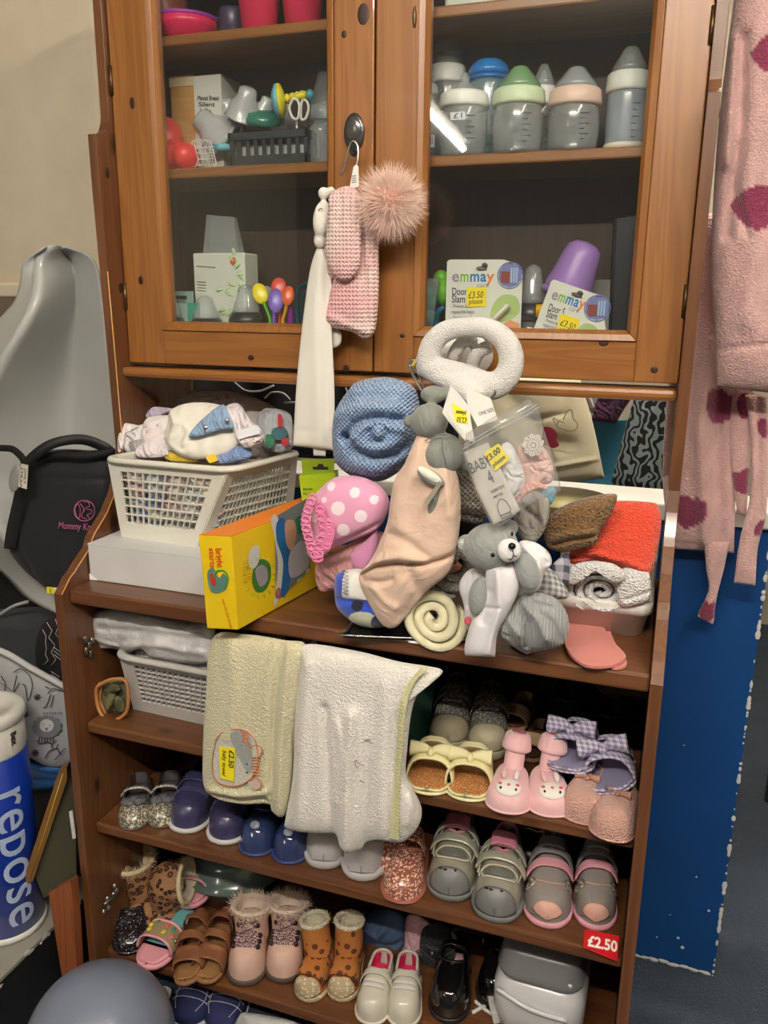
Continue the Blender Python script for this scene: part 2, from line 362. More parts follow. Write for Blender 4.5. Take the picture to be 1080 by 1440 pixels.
# ------------------------------------------------------------------ lamps of the room and one added (ceiling tube lights)
white_tube = mat('tube_glow', (255, 244, 226), emit=1)
for i, (a, b, st) in enumerate(TUBES):
    a, b = np.array(a), np.array(b); d = nrm(b-a); s = nrm(np.cross(d, (0, 0, 1)))
    e = emp('tube_light', (a+b)/2+np.array([0, 0, .1]), ['long ceiling tube light above the dresser, running left to right', 'ceiling tube light far back in the room, mirrored in the right glass door', 'short ceiling tube light over the right side', 'added tube light beyond the half wall, brightening the hanging clothes'][i], 'light', 'ceiling tube lights')
    me = mat('tube_glow%d' % i, (255, 245, 230), emit=st)
    mk('tube', tube([a, (a+b)/2, b], .022, 12), me, e)
    mk('housing', hexa([a-s*.05+(0, 0, .035), a+s*.05+(0, 0, .035), b+s*.05+(0, 0, .035), b-s*.05+(0, 0, .035)], [a-s*.05+(0, 0, .078), a+s*.05+(0, 0, .078), b+s*.05+(0, 0, .078), b-s*.05+(0, 0, .078)]), mat('white_metal', (225, 225, 222), .4), e, smooth=False)
    for q in (a, b): mk('end_cap', tube([q-d*.03, q, q+d*.02], .03, 10), mat('white_metal', (225, 225, 222), .4), e)
# ------------------------------------------------------------------ the room
def st(name, geo, m, parent=None, **kw):
    return mk(name, geo, m, parent, smooth=False, kind='structure' if parent is None else None, **kw)
cream_wall = mat('cream_plaster', (196, 186, 166), .9, bump=('noise', 30, .15, .003))
carpet = mat('dark_carpet', (50, 60, 72), .95, bump=('terry', 260, .7, .004), var=.16)
blue = mat('blue_paint', (16, 64, 122), .38, bump=('noise', 7, .12, .004), var=.07)
st('floor', box(-2.4, 3.2, -5.6, 2.6, -.05, 0), carpet)
st('ceiling', box(-2.4, 3.2, -5.6, 2.6, 2.5, 2.55), mat('ceiling_white', (205, 203, 196), .9))
st('wall_left', box(-2.45, -2.4, -5.6, 2.6, 0, 2.5), cream_wall); st('wall_right', box(3.2, 3.25, -5.6, 2.6, 0, 2.5), cream_wall)
st('wall_front', box(-2.4, 3.2, -5.65, -5.6, 0, 2.5), mat('grey_wall', (84, 80, 76), .9)); st('wall_back', box(-2.4, 3.2, 2.6, 2.65, 0, 2.5), cream_wall)
hw = st('wall_middle', box(-1.6, 1.114, .5, .6, 0, .94), blue)
# chipped plaster along the arris of the half wall
ch = []
r_ = np.random.RandomState(3)
for i in range(70):
    z = r_.rand()**1.2*.93; s = .0015+.004*r_.rand()**2
    ch.append(ell3((1.1125-.0005*r_.rand(), .5005, z), np.eye(3), (s, .0012, s*(1+2*r_.rand())), 7, 5))
for i in range(26):
    x = .95+.16*r_.rand(); s = .002+.003*r_.rand()**2
    ch.append(ell3((x, .4995, .002+.004*r_.rand()), np.eye(3), (s*2.5, .0012, s), 7, 5))
for x, z, s in ((1.04, .07, .003), (1.05, .05, .004), (1.0, .06, .002), (1.02, .12, .0015), (1.06, .22, .002), (1.01, .5, .0016), (1.09, .15, .003)): ch.append(ell3((x, .4995, z), np.eye(3), (s, .0008, s), 7, 5))
mk('chipped_paint', ch, mat('bare_plaster', (205, 205, 200), .9), hw)
st('trim_1', box(-1.6, 1.125, .485, .612, .94, .972), mat('sill_white', (214, 212, 204), .5), bevel=.004)
# ------------------------------------------------------------------ pine dresser
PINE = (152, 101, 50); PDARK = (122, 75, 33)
PL2 = (112, 72, 42); PD2 = (82, 48, 27)  # shaded copy of the pine, dimmer light put into its colour
_wn = [0]
def wood(ax, lower=False):
    _wn[0] += 1
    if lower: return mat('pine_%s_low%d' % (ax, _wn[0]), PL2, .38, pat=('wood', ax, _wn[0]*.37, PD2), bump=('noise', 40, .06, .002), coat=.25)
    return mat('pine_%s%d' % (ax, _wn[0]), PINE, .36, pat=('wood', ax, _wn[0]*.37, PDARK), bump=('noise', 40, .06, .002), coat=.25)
D = emp('pine_dresser', (.475, .2, 0), 'tall orange pine dresser with glazed upper doors and open shelves below, crammed with baby things', 'dresser')
W = .95; T_ = .016; YB = .42; YU = .2176
prof = [(.0, 0), (.0, .846), (.012, .858), (.022, .868), (.034, .874), (.048, .885), (.066, .897), (.078, .905), (.083, .917), (.09, .925), (.128, .954), (.155, .986), (.176, 1.03), (.184, 1.06), (.18, 1.221), (.176, 1.36), (.172, 1.485), (.171, 1.572), (.19, 1.574), (.199, 1.582), (.205, 1.594), (.207, 1.605), (.207, 1.95), (YB, 1.95), (YB, 0)]
def panel_side(x0):
    n = len(prof); V = [(x0, y, z) for y, z in prof]+[(x0+T_, y, z) for y, z in prof]
    bm = bmesh.new(); vs = [bm.verts.new(v) for v in V]
    bm.faces.new(vs[:n]); bm.faces.new(vs[n:][::-1])
    for i in range(n): bm.faces.new((vs[i], vs[n+i], vs[n+(i+1) % n], vs[(i+1) % n]))
    bmesh.ops.recalc_face_normals(bm, faces=bm.faces); bmesh.ops.triangulate(bm, faces=[f for f in bm.faces if len(f.verts) > 4])
    g = ([tuple(v.co) for v in bm.verts], [tuple(v.index for v in f.verts) for f in bm.faces]); bm.verts.index_update()
    g = ([tuple(v.co) for v in bm.verts], [tuple(v.index for v in f.verts) for f in bm.faces]); bm.free(); return g
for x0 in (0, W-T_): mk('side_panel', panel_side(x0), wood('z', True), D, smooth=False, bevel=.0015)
def board(n, x0, x1, y0, y1, z0, z1, ax='x', lower=False, bev=.003, parent=None):
    return mk(n, box(x0, x1, y0, y1, z0, z1), wood(ax, lower), parent or D, smooth=False, bevel=bev)
i0, i1 = T_, W-T_
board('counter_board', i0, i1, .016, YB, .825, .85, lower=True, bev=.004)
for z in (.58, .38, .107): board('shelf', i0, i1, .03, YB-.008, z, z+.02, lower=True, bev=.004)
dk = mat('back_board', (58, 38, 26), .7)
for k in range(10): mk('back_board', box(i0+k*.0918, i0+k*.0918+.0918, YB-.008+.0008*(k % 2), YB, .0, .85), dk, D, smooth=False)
board('cabinet_floor', i0, i1, YU+.02, YB-.006, 1.205, 1.222)
board('ledge', i0-.004, i1+.0, .198, .26, 1.183, 1.2, bev=.006)
for z in (1.512, 1.712): board('inner_shelf', i0, i1, YU+.035, YB-.008, z, z+.016)
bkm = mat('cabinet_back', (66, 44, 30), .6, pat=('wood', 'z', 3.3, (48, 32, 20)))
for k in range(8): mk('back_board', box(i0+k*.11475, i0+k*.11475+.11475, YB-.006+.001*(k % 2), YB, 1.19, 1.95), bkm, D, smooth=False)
board('top_board', i0, i1, .2, YB, 1.93, 1.95); board('cornice', -.02, W+.02, .17, YB+.01, 1.95, 1.985, bev=.008)
glass = mat('door_glass', (235, 240, 236), .02, alpha=.008)
def door(x0, x1, g0, g1, lab, hinge):
    zb, zt = 1.207, 1.925; gb, gt = 1.268, 1.86; y0, y1 = YU, YU+.02
    # bead moulding round the pane
    def ring(o, i, ya, yb):
        G = []
        A = [(g0-o, gb-o), (g1+o, gb-o), (g1+o, gt+o), (g0-o, gt+o)]; B = [(g0+i, gb+i), (g1-i, gb+i), (g1-i, gt-i), (g0+i, gt-i)]
        for k in range(4):
            a, b, c, d = A[k], A[(k+1) % 4], B[(k+1) % 4], B[k]
            V = [(a[0], ya, a[1]), (b[0], ya, b[1]), (c[0], yb, c[1]), (d[0], yb, d[1]), (a[0], y1, a[1]), (b[0], y1, b[1]), (c[0], y1, c[1]), (d[0], y1, d[1])]
            G.append((V, [(0, 1, 2, 3), (7, 6, 5, 4), (0, 4, 5, 1), (3, 2, 6, 7), (0, 3, 7, 4), (1, 5, 6, 2)]))
        return G
    d = mk('door', ring(.004, .006, y0-.0035, y0-.001)+ring(-.0055, .011, y0+.0, y0+.008), wood('z'), D, smooth=False, bevel=.001, label=lab)
    mk('stile', box(x0, g0-.004, y0, y1, zb, zt), wood('z'), d, smooth=False, bevel=.002)
    mk('stile', box(g1+.004, x1, y0, y1, zb, zt), wood('z'), d, smooth=False, bevel=.002)
    mk('rail', box(g0-.004, g1+.004, y0, y1, zb, gb-.004), wood('x'), d, smooth=False, bevel=.0015)
    mk('rail', box(g0-.004, g1+.004, y0, y1, gt+.004, zt), wood('x'), d, smooth=False, bevel=.0015)
    mk('glass_pane', box(g0+.004, g1-.004, y0+.011, y0+.014, gb+.004, gt-.004), glass, d, smooth=False)
    hx = x0+.001 if hinge < 0 else x1-.001
    for z in (1.32, 1.66): mk('hinge', tube([(hx, y0-.001, z-.022), (hx, y0-.001, z), (hx, y0-.001, z+.022)], .0035, 8), mat('dark_brass', (96, 78, 52), .4, .8), d)
    return d
door(i0+.001, .4735, .0945, .4065, 'left glazed door', -1)
door(.4765, i1-.001, .5455, .8685, 'right glazed door', 1)
# a magnet catch on the right door near the top of its left stile
mk('catch', ell3(Yp(583, 24, YU-.001), np.eye(3), (.003, .003, .014)), mat('dark_brass', (96, 78, 52), .4, .8), D)
# pale highlight put in as colour along the scrolled arris of the left panel
mk('edge_highlight', [tube([(T_+.0002, y-.0003, z) for y, z in prof[1:16]], .0012, 5)], mat('highlight_pine', (206, 150, 92), .6), D)
# drawn knots that show on the frame
def knot(px, py, y, rx, ry):
    P = Yp(px, py, y); s = scl(P); mk('knot', [ell3((P[0], y, P[2]), np.eye(3), (rx*s, .0007, ry*s), 16, 8)], mat('knot_wood', (44, 22, 12), .5, var=.2), D)
for q in ((186, 145, 4, 8), (198, 394, 4, 6), (484, 48, 4, 5), (511, 20, 9, 14), (849, 482, 7, 5), (353, 503, 5, 4), (487, 518, 5, 5), (920, 520, 5, 5), (566, 472, 4, 3)): knot(q[0], q[1], YU-.0002, q[2], q[3])
for px, py, rx, ry in ((151, 243, 5, 10), (170, 405, 3, 6)):
    P = Xp(px, py, T_); mk('knot', [ell3(P, np.eye(3), (.0007, .006, .009), 12, 8)], mat('knot_wood', (44, 22, 12), .5, var=.2), D)
# ------------------------------------------------------------------ behind and left
bl = emp('fabric_blind', (-.5, .66, 1.33), 'cream fabric blind hanging at the upper left behind the dresser', 'blind')
clo = mat('blind_cloth', (216, 205, 180), .9, bump=('noise', 60, .1, .002))
def sheet(x0, x1, y, z0, z1, amp, k, th=.004, nx=60, nz=30, ph=0):
    xs = np.linspace(x0, x1, nx); zs = np.linspace(z0, z1, nz); X, Z = np.meshgrid(xs, zs); Yv = y+amp*np.sin(X*k+ph+.6*np.sin(Z*4))+amp*.4*np.sin(X*k*2.3+Z*3)
    V = np.stack([X, Yv, Z], -1).reshape(-1, 3); return V, gridf(nz, nx)
mk('cloth_panel', sheet(-1.5, -.335, .66, 1.335, 2.45, .004, 5), clo, bl, solid=.004); mk('cloth_panel', sheet(-.33, .2, .655, 1.335, 2.45, .005, 9), clo, bl, solid=.004)
mk('bottom_hem', hexa([(-1.5, .645, 1.318), (.2, .64, 1.318), (.2, .67, 1.318), (-1.5, .675, 1.318)], [(-1.5, .645, 1.352), (.2, .64, 1.352), (.2, .67, 1.352), (-1.5, .675, 1.352)]), clo, bl, smooth=False, bevel=.006)
# ================================================================== things inside the glazed cabinet
plast = mat('clear_plastic', (215, 222, 226), .12, alpha=.28); milk = mat('milky_plastic', (225, 228, 230), .25, alpha=.5)
def lab(s): return s
ZB, ZM, ZT = 1.222, 1.528, 1.728
def tm(c, r=.4, **k): return mat('plastic_%d_%d_%d' % tuple(c), c, r, **k)
def ground(px, py, y, z): P = Yp(px, py, y); return np.array([P[0], y, z])
def bottle(px, y, ytop, ycol, rpx, label, collar, cap, bodym=None, capk='dome', base=None, group='baby bottles on the middle shelf', bulge=1.0, marks=True):
    """upright baby bottle: body, collar, teat under a clear or coloured cap; top and collar heights taken in the photo"""
    c = ground(px, 200, y, ZM); e = emp('baby_bottle', c, label, 'bottle', group); r = rpx*scl(c)
    z0 = Yp(px, ycol[0], y)[2]-ZM; hb = Yp(px, ycol[1], y)[2]-ZM; h = Yp(px, ytop, y)[2]-ZM
    mk('bottle_body', lathe(c, [(r*.8, 0), (r*.92, .005), (r*.98*bulge, hb*.25), (r*bulge, hb*.5), (r*.99*bulge, hb*.75), (r*.93, hb*.92), (r*.9, hb)], 32), bodym or plast, e)
    if base: mk('base_ring', lathe(c, [(r*.82, .0005), (r*.97, .003), (r*.97, .008), (r*.93, .01)], 32), base, e)
    mk('collar', lathe(c, [(r*.92, hb-.002), (r*1.0, hb-.001), (r*1.03, hb+.002), (r*.98, z0-.003), (r*.9, z0), (r*.7, z0)], 32), collar, e); hc = h-z0
    P_ = {'dome': [(.86, 0), (.76, .25), (.6, .5), (.44, .72), (.36, .86), (.25, .96), (0, 1)], 'cone': [(.5, 0), (.3, .15), (.2, .5), (.18, .8), (.1, .97), (0, 1)], 'flat': [(.86, 0), (.82, .5), (.74, .88), (.6, .98), (0, 1)], 'round': [(.98, 0), (.96, .3), (.84, .62), (.6, .86), (.3, .97), (0, 1)]}[capk]
    mk('cap', lathe(c, [(r*a, z0+hc*b) for a, b in P_], 32), cap, e)
    if capk != 'round': mk('teat', lathe(c, [(r*.66, z0), (r*.5, z0+hc*.2), (r*.22, z0+hc*.45), (r*.18, z0+hc*.66), (0, z0+hc*.74)], 20), plast, e)
    if marks: mk('scale_print', [tube([c+np.array([math.sin(a)*r*1.015*bulge, -math.cos(a)*r*1.015*bulge, hb*(.2+.11*k)]) for a in np.linspace(.35, .35+(.35 if k % 2 else .2), 4)], .0006, 4) for k in range(6)], mat('print_grey', (110, 120, 140), .5), e)
    return e
white_p = tm((226, 226, 220)); dkp = tm((48, 50, 54), .3)
bottle(597, .31, 100, (120, 134), 17, 'narrow bottle with barcode sticker, hard against the left edge of the right door', tm((205, 205, 196)), plast)
bottle(626, .36, 57, (94, 118), 26, 'tall clear capped baby bottle at the back left of the right door', white_p, mat('smoke_cap', (170, 172, 172), .2, alpha=.4), capk='flat')
b3 = bottle(651, .28, 102, (132, 152), 34, 'wide baby bottle with white collar, bare teat and small price sticker', white_p, plast, capk='cone')
slab('price_sticker', [(633, 158), (654, 157), (655, 168), (634, 169)], plane(640, 160, .244), .0006, tm((225, 228, 235)), b3)
text('£1', (637, 167), (650, 166), 7, plane(640, 160, .244), tm((50, 60, 110)), b3, off=.0009)
bottle(684, .345, 83, (108, 114), 29, 'baby bottle under a bright blue domed lid, behind the green capped one', tm((24, 104, 178), .3), tm((30, 118, 196), .25), bodym=mat('teal_clear', (150, 190, 200), .15, alpha=.35), capk='round')
bottle(727, .28, 93, (127, 149), 36, 'squat baby bottle with pale green collar and green cap', tm((208, 224, 190)), mat('green_cap', (130, 172, 126), .2, alpha=.75), bulge=.99)
bottle(760, .35, 90, (123, 148), 19, 'clear capped bottle showing between the green and the pink topped bottles', white_p, plast)
bottle(805, .28, 94, (127, 150), 36, 'squat baby bottle with pale pink collar and clear cap', tm((228, 196, 182)), mat('grey_cap', (190, 196, 204), .2, alpha=.5), bulge=.99)
bottle(878, .3, 66, (104, 130), 30, 'tallest baby bottle, milky with a white collar, near the right stile', tm((222, 224, 216)), mat('smoke_cap2', (180, 184, 186), .2, alpha=.4), bodym=mat('milky_blue', (190, 200, 214), .25, alpha=.55), base=tm((228, 220, 205)), bulge=.94)
# bottle lying with white ring at far right
c = Yp(914, 160, .3); e = emp('lidded_cup', (c[0], .3, ZM), 'cup with white paw print ring lid lying right of the tallest bottle', 'cup')
ax = nrm((-.5, -.8, -.1)); c2 = np.array([c[0]+.012, .31, ZM+.046])
mk('cup_body', lathe(c2, [(.03, -.05), (.036, -.045), (.038, 0)], 28, ax), mat('grey_clear', (140, 145, 150), .2, alpha=.5), e)
rg = mk('ring_lid', lathe(c2, [(.036, -.002), (.044, 0), (.045, .008), (.04, .012), (.032, .011), (.03, .004)], 32, ax), tm((220, 220, 216)), e)
u_ = nrm(np.cross(ax, (0, 0, 1))); v_ = np.cross(ax, u_)
mk('paw_mark', [ell3(c2+ax*.012+.037*(math.cos(a)*u_+math.sin(a)*v_), [u_, v_, ax], (.0035, .003, .001), 8, 5) for a in np.linspace(0, 6.28, 14)[:-1]], tm((70, 74, 86)), e)
slab('barcode_sticker', [(588, 190), (611, 190), (611, 207), (588, 206)], plane(600, 200, .278), .0006, tm((215, 215, 222)), None, label='barcode sticker on the narrow bottle at the left edge of the door')['category'] = 'sticker'
stroke([[(590+i*2.3, 192), (590+i*2.3, 203)] for i in range(9)], plane(600, 200, .2775), .5, tm((40, 40, 90)), bpy.data.objects['barcode_sticker'], name='bar_lines', smooth=False)
# top shelf, left door
e = emp('bowl', ground(262, 40, .3, ZT), 'pink bowl with a purple rim on the top left shelf', 'bowl')
c = ground(262, 40, .3, ZT); mk('bowl_body', lathe(c, [(.03, 0), (.034, .001), (.048, .02), (.052, .03)], 32), tm((214, 40, 90), .3), e, solid=.002); mk('rim', lathe(c, [(.05, .029), (.054, .031), (.054, .036), (.05, .037)], 32), tm((150, 50, 150), .3), e)
c = ground(232, 30, .35, ZT); tag(mk('jug', lathe(c, [(.04, 0), (.045, .04), (.04, .08), (.042, .11)], 24), tm((150, 78, 50), .4)), 'orange brown jug behind the pink bowl', 'jug')
for q, (px, yy) in enumerate(((365, .3), (426, .3))):
    c = ground(px, 20, yy, ZT); e = emp('tumbler', c, ('left' if q == 0 else 'right')+' one of two pink plastic tumblers on the top shelf', 'tumbler', 'pink tumblers')
    mk('tumbler_body', lathe(c, [(.024, 0), (.027, .002), (.036, .09), (.038, .1)], 28), tm((206, 48, 84), .3), e, solid=.0015); mk('lip', lathe(c, [(.037, .098), (.0395, .1), (.037, .102)], 28), tm((206, 48, 84), .3), e)
c = ground(327, 25, .32, ZT); e = emp('mug', c, 'small dark purple mug with a handle between the bowl and the tumblers', 'mug'); mk('mug_body', lathe(c, [(.018, 0), (.021, .002), (.022, .045), (.02, .05)], 24), tm((70, 60, 90), .3), e); mk('handle', tube(cat_rom([c+np.array(q) for q in ((-.02, 0, .04), (-.036, 0, .036), (-.038, 0, .018), (-.021, 0, .01))], 16), .003, 8), tm((70, 60, 90), .3), e)
tag(mk('steriliser_tray', box(.56, .66, .28, .4, ZT, ZT+.03), tm((190, 196, 186)), smooth=False, bevel=.004), 'pale tray on the top right shelf, only its underside in view', 'tray')
# middle shelf, left door
pk = mat('cardboard', (196, 152, 92), .8, pat=('wood', 'x', 5.1, (178, 132, 74)))
P = Yp(240, 235, .33)
e = emp('cardboard_box', (P[0], .37, ZM), 'tan cardboard box with a white printed label at the back of the left middle shelf', 'box')
bz = Yp(270, 106, .33)[2]; bx0, bx1 = .055, Yp(312, 150, .33)[0]; bxm = Yp(274, 150, .33)[0]
mk('carton', box(bx0, bx1, .33, .4, ZM, bz), pk, e, smooth=False, bevel=.002)
mk('top_flap', box(bx0, bxm, .3285, .4005, bz-.016, bz+.001), mat('carton_pale', (200, 182, 150), .8), e, smooth=False)
mk('paper_label', box(bxm, bx1+.0006, .329, .4, ZM+.001, bz-.002), mat('label_paper', (206, 204, 198), .7), e, smooth=False)
pb = plane(290, 150, .3288)
for i, (s_, y_) in enumerate((('Manual Breast', 138), ('Silent', 147), ('Item', 156))): band_text(s_, (293-i*2, y_), 30-7*i, 6, pb, tm((30, 30, 34)), e, off=.0008)
red = tm((222, 60, 58), .35, bump=('noise', 40, .3, .004))
G = [pell(235, 196, .3, 22, 30, .03), pell(238, 225, .29, 34, 24, .04), pell(262, 222, .28, 20, 20, .03)]
tag(blob('crumpled_pouch', G, red, vox=.002), 'glossy red crumpled plastic pouch at the left end of the middle shelf', 'pouch')
net = emp('net_bag', ground(285, 215, .275, ZM), 'white mesh net wash bag beside the red pouch', 'bag')
G = []
for k in range(9):
    a = 0
    G.append(tube(cat_rom([Yp(270+k*3.4+(j-3)*1.5*((-1)**k), 199+j*6, .276-.004*math.sin(k)) for j in range(7)], 12), .0006, 5))
    G.append(tube(cat_rom([Yp(271+j*5+k*.2, 200+k*4.2+j*(1.2 if k % 2 else -.4), .275) for j in range(7)], 12), .0006, 5))
G.append(ptube([(270, 200), (276, 197), (290, 197), (296, 201), (301, 218), (302, 236), (272, 236), (270, 200)], .275, .9, 6, 40))
mk('net', G, tm((220, 220, 216)), net)
# clear cups heap
for i, (px, py, r, tilt, lb) in enumerate(((345, 148, 24, (.4, -.3, .8), 'clear breast shield cup topmost of the plastic heap'), (302, 185, 30, (-.6, -.3, .6), 'clear funnel leaning on the net bag'), (372, 152, 15, (.5, -.2, .9), 'small clear cup right of the topmost one'), (322, 160, 20, (0, -.5, 1), 'clear dome lid under the topmost cup'), (398, 165, 18, (.3, -.4, .6), 'clear lid at the back of the dark basket'))):
    c = Yp(px, py, .32+.01*i); s = scl(c)*r; tag(mk('clear_cup', lathe(c, [(s*1.1, -s*.7), (s, -s*.65), (s*.9, 0), (s*.55, s*.45), (s*.5, s*.9), (s*.3, s)], 26, tilt), milk, solid=.001), lb, 'cup', 'clear plastic cups on the middle shelf')
tag(mk('teal_saucer', lathe(Yp(372, 166, .33), [(.001, .012), (.03, .01), (.034, 0), (.034, -.006)], 24, (.2, -.4, 1)), mat('teal_plastic', (40, 140, 120), .3, alpha=.7)), 'small teal lid lying in the heap above the dark basket', 'lid')
tag(mk('blue_tray', box(*[v for q in zip(Yp(299, 211, .3), Yp(330, 206, .33)) for v in sorted(q)][:6]), tm((120, 190, 214))), 'pale blue flat lid beside the net bag', 'lid')
# dark basket
e = emp('storage_basket', ground(378, 225, .3, ZM), 'dark grey slotted plastic basket on the left middle shelf', 'basket')
db = tm((44, 50, 54), .4); xa, xb = Yp(325, 225, .27)[0], Yp(432, 225, .27)[0]
z0, z1 = ZM+.0005, ZM+.052
mk('base', box(xa+.004, xb-.004, .272, .368, z0, z0+.003), db, e, smooth=False)
mk('rim', [box(xa-.003, xb+.003, .266, .272, z1-.012, z1), box(xa-.003, xb+.003, .368, .374, z1-.012, z1), box(xa-.003, xa+.003, .266, .374, z1-.012, z1), box(xb-.003, xb+.003, .266, .374, z1-.012, z1)], db, e, smooth=False, bevel=.001)
mk('lower_band', [box(xa, xb, .268, .271, z0, z0+.016), box(xa, xa+.003, .268, .37, z0, z0+.016), box(xb-.003, xb, .268, .37, z0, z0+.016)], db, e, smooth=False)
n = 9
for k in range(n+1):
    x = xa+.002+(xb-xa-.004)*k/n; mk('slat', box(x-.0032, x+.0032, .2685, .271, z0+.014, z1-.01), db, e, smooth=False)
for k in range(6): y = .275+.09*k/5; mk('slat', box(xb-.003, xb-.0005, y-.004, y+.004, z0+.014, z1-.01), db, e, smooth=False)
tag(mk('white_tub', box(xa+.01, xb-.012, .285, .35, ZM+.0045, ZM+.035), tm((206, 208, 214)), smooth=False, bevel=.004), 'white tub seen through the slots of the dark basket', 'tub')
# rattle
e = emp('rattle', Yp(395, 165, .29), 'baby rattle with a blue and yellow disc head and yellow bobbled handle', 'rattle')
c = Yp(393, 142, .29); ax = nrm((.93, .3, .1)); s = scl(c)
mk('disc', lathe(c, [(.001, -.012), (.014, -.011), (.025, -.005), (.026, -.001)], 28, ax), tm((110, 190, 210), .3), e); mk('disc_face', lathe(c, [(.026, -.001), (.025, .004), (.014, .009), (.001, .01)], 28, ax), tm((226, 212, 50), .3), e)
mk('handle', [tube([Yp(400, 140, .29), Yp(430, 133, .285)], 5*s, 12)]+[pell(404+7*k, 138-1.5*k, .287, 5, 6) for k in range(4)], tm((226, 212, 50), .3), e); mk('tip', pell(436, 133, .285, 6, 7), tm((70, 160, 180), .3), e)
e = emp('scissors', Yp(420, 165, .28), 'white handled nail scissors standing in the dark basket', 'scissors')
mk('finger_loop', [ptube([(412, 140), (407, 152), (412, 166), (419, 166), (421, 150), (418, 141)], .275, 1.9, 8, 30, True)], white_p, e); mk('finger_loop', [ptube([(425, 142), (423, 156), (424, 168), (430, 166), (434, 152), (431, 142)], .278, 1.9, 8, 30, True)], white_p, e)
mk('blade', [ptube([(417, 168), (418, 190)], .277, 2.5, 8, 4, smooth=False)], tm((170, 172, 176), .3, metal=.8), e)
e = emp('jar', ground(453, 200, .3, ZM), 'tall clear ribbed plastic jar beside the left door stile', 'jar')
c = ground(453, 200, .3, ZM); mk('jar_body', lathe(c, [(.018, 0)]+[(.021+.001*(k % 2), .004+.0045*k) for k in range(12)]+[(.018, .06), (.012, .07)], 24), plast, e); mk('jar_lid', lathe(c, [(.014, .068), (.02, .07), (.02, .09), (.001, .092)], 24), plast, e)
c = ground(458, 110, .36, ZM); tag(mk('tall_bottle', lathe(c, [(.026, 0), (.028, .004), (.028, .11), (.02, .13), (.012, .16)], 24), mat('grey_clear', (140, 145, 150), .2, alpha=.5)), 'tall grey translucent bottle behind the clear jar', 'bottle')
# bottom shelf, left door
e = emp('teal_carton', ground(250, 430, .3, ZB), 'mint and white carton with a hang slot in the lower left corner', 'box')
xa, xb = Yp(230, 430, .29)[0], Yp(272, 430, .29)[0]
mk('carton', box(xa, xb, .29, .34, ZB, ZB+.088), tm((186, 214, 202)), e, smooth=False, bevel=.001); mk('teal_side', box(xb-.0125, xb+.0005, .2895, .3405, ZB, ZB+.088), tm((70, 170, 150)), e, smooth=False)
mk('hang_tab', box(xa, xb, .289, .292, ZB+.088, ZB+.108), tm((150, 180, 168)), e, smooth=False); mk('hang_slot', box(xa+.013, xb-.012, .2885, .2895, ZB+.094, ZB+.1), tm((40, 46, 40)), e, smooth=False)
pc = plane(250, 420, .2893)
for i, s in enumerate(('Thermometer', 'baby care set')): band_text(s, (249, 416+7*i), 24, 4, pc, tm((60, 84, 80)), e)
e = emp('wipes_pack', ground(310, 400, .33, ZB), 'tall white paper pack printed with pale green leaves inside a clear bag', 'pack')
xa, xm, xb = Yp(274, 430, .31)[0], Yp(304, 430, .31)[0], Yp(346, 430, .31)[0]
mk('pack', box(xa, xb, .31, .36, ZB, ZB+.174), tm((222, 226, 214)), e, smooth=False, bevel=.003)
pc = plane(320, 400, .3095)
lf = []
rr = np.random.RandomState(4)
for k in range(16):
    px, py = 308+rr.rand()*34, 352+rr.rand()*90; lf.append(pell(px, py, .3093, 2.2+rr.rand()*1.5, 4.5+rr.rand()*3, .0006, rr.rand()*3, 10, 6))
mk('leaf_print', lf, tm((176, 202, 150)), e)
slab('crest', [(324, 362), (331, 362), (331, 370), (327.5, 374), (324, 370)], pc, .0006, tm((212, 90, 60)), e)
stroke([[(277, 374), (303, 376)], [(278, 396), (290, 397)], [(278, 400), (290, 401)], [(278, 404), (290, 405)], [(278, 408), (290, 409)]], pc, .5, tm((150, 160, 140)), e, smooth=False, name='small_print')
mk('clear_bag', hexa([(xa-.003, .305, ZB), (xb+.01, .305, ZB), (xb+.01, .365, ZB), (xa-.003, .365, ZB)], [(xa+.02, .33, ZB+.24), (xb-.03, .33, ZB+.235), (xb-.03, .34, ZB+.235), (xa+.02, .34, ZB+.24)]), plast, e, smooth=False)
0 and mk('bag_peak', star.__call__ and ptube([(281, 330), (300, 302), (330, 335)], .33, 1.5, 8, 20), plast, e)
def dkbottle(px, y, z, r, h, label):
    c = ground(px, 440, y, z); e = emp('feeding_bottle', c, label, 'bottle', 'dark collared feeding bottles on the bottom shelf')
    mk('bottle_body', lathe(c, [(r*.9, 0), (r, .01), (r*.98, h*.35), (r*.9, h*.45)], 28), mat('grey_clear', (140, 145, 150), .2, alpha=.5), e)
    mk('collar', lathe(c, [(r*.95, h*.44), (r*1.03, h*.46), (r*.98, h*.54), (r*.8, h*.62), (r*.7, h*.625)], 28), dkp, e)
    mk('cap', lathe(c, [(r*.78, h*.62), (r*.7, h*.72), (r*.5, h*.85), (r*.42, h*.96), (r*.2, h), (.001, h+.001)], 28), plast, e)
dkbottle(240, .262, ZB, .026, .1, 'dark collared feeding bottle in the lower left corner of the left door')
dkbottle(290, .262, ZB, .03, .1, 'dark collared feeding bottle in front of the green leaf pack, low behind the rail')
dkbottle(347, .262, ZB, .031, .118, 'dark collared feeding bottle left of the bright spoons')
e = emp('spoon_stand', ground(400, 460, .262, 1.268), 'bright weaning spoons', None)
bpy.data.objects.remove(e)
st_ = tag(mk('yellow_saucer', lathe(ground(405, 460, .27, ZB), [(.001, .05), (.04, .05), (.044, .048), (.044, .044), (.03, .04), (.03, 0)], 32), tm((236, 214, 20), .35)), 'yellow round lid on which the bright spoons stand', 'lid')
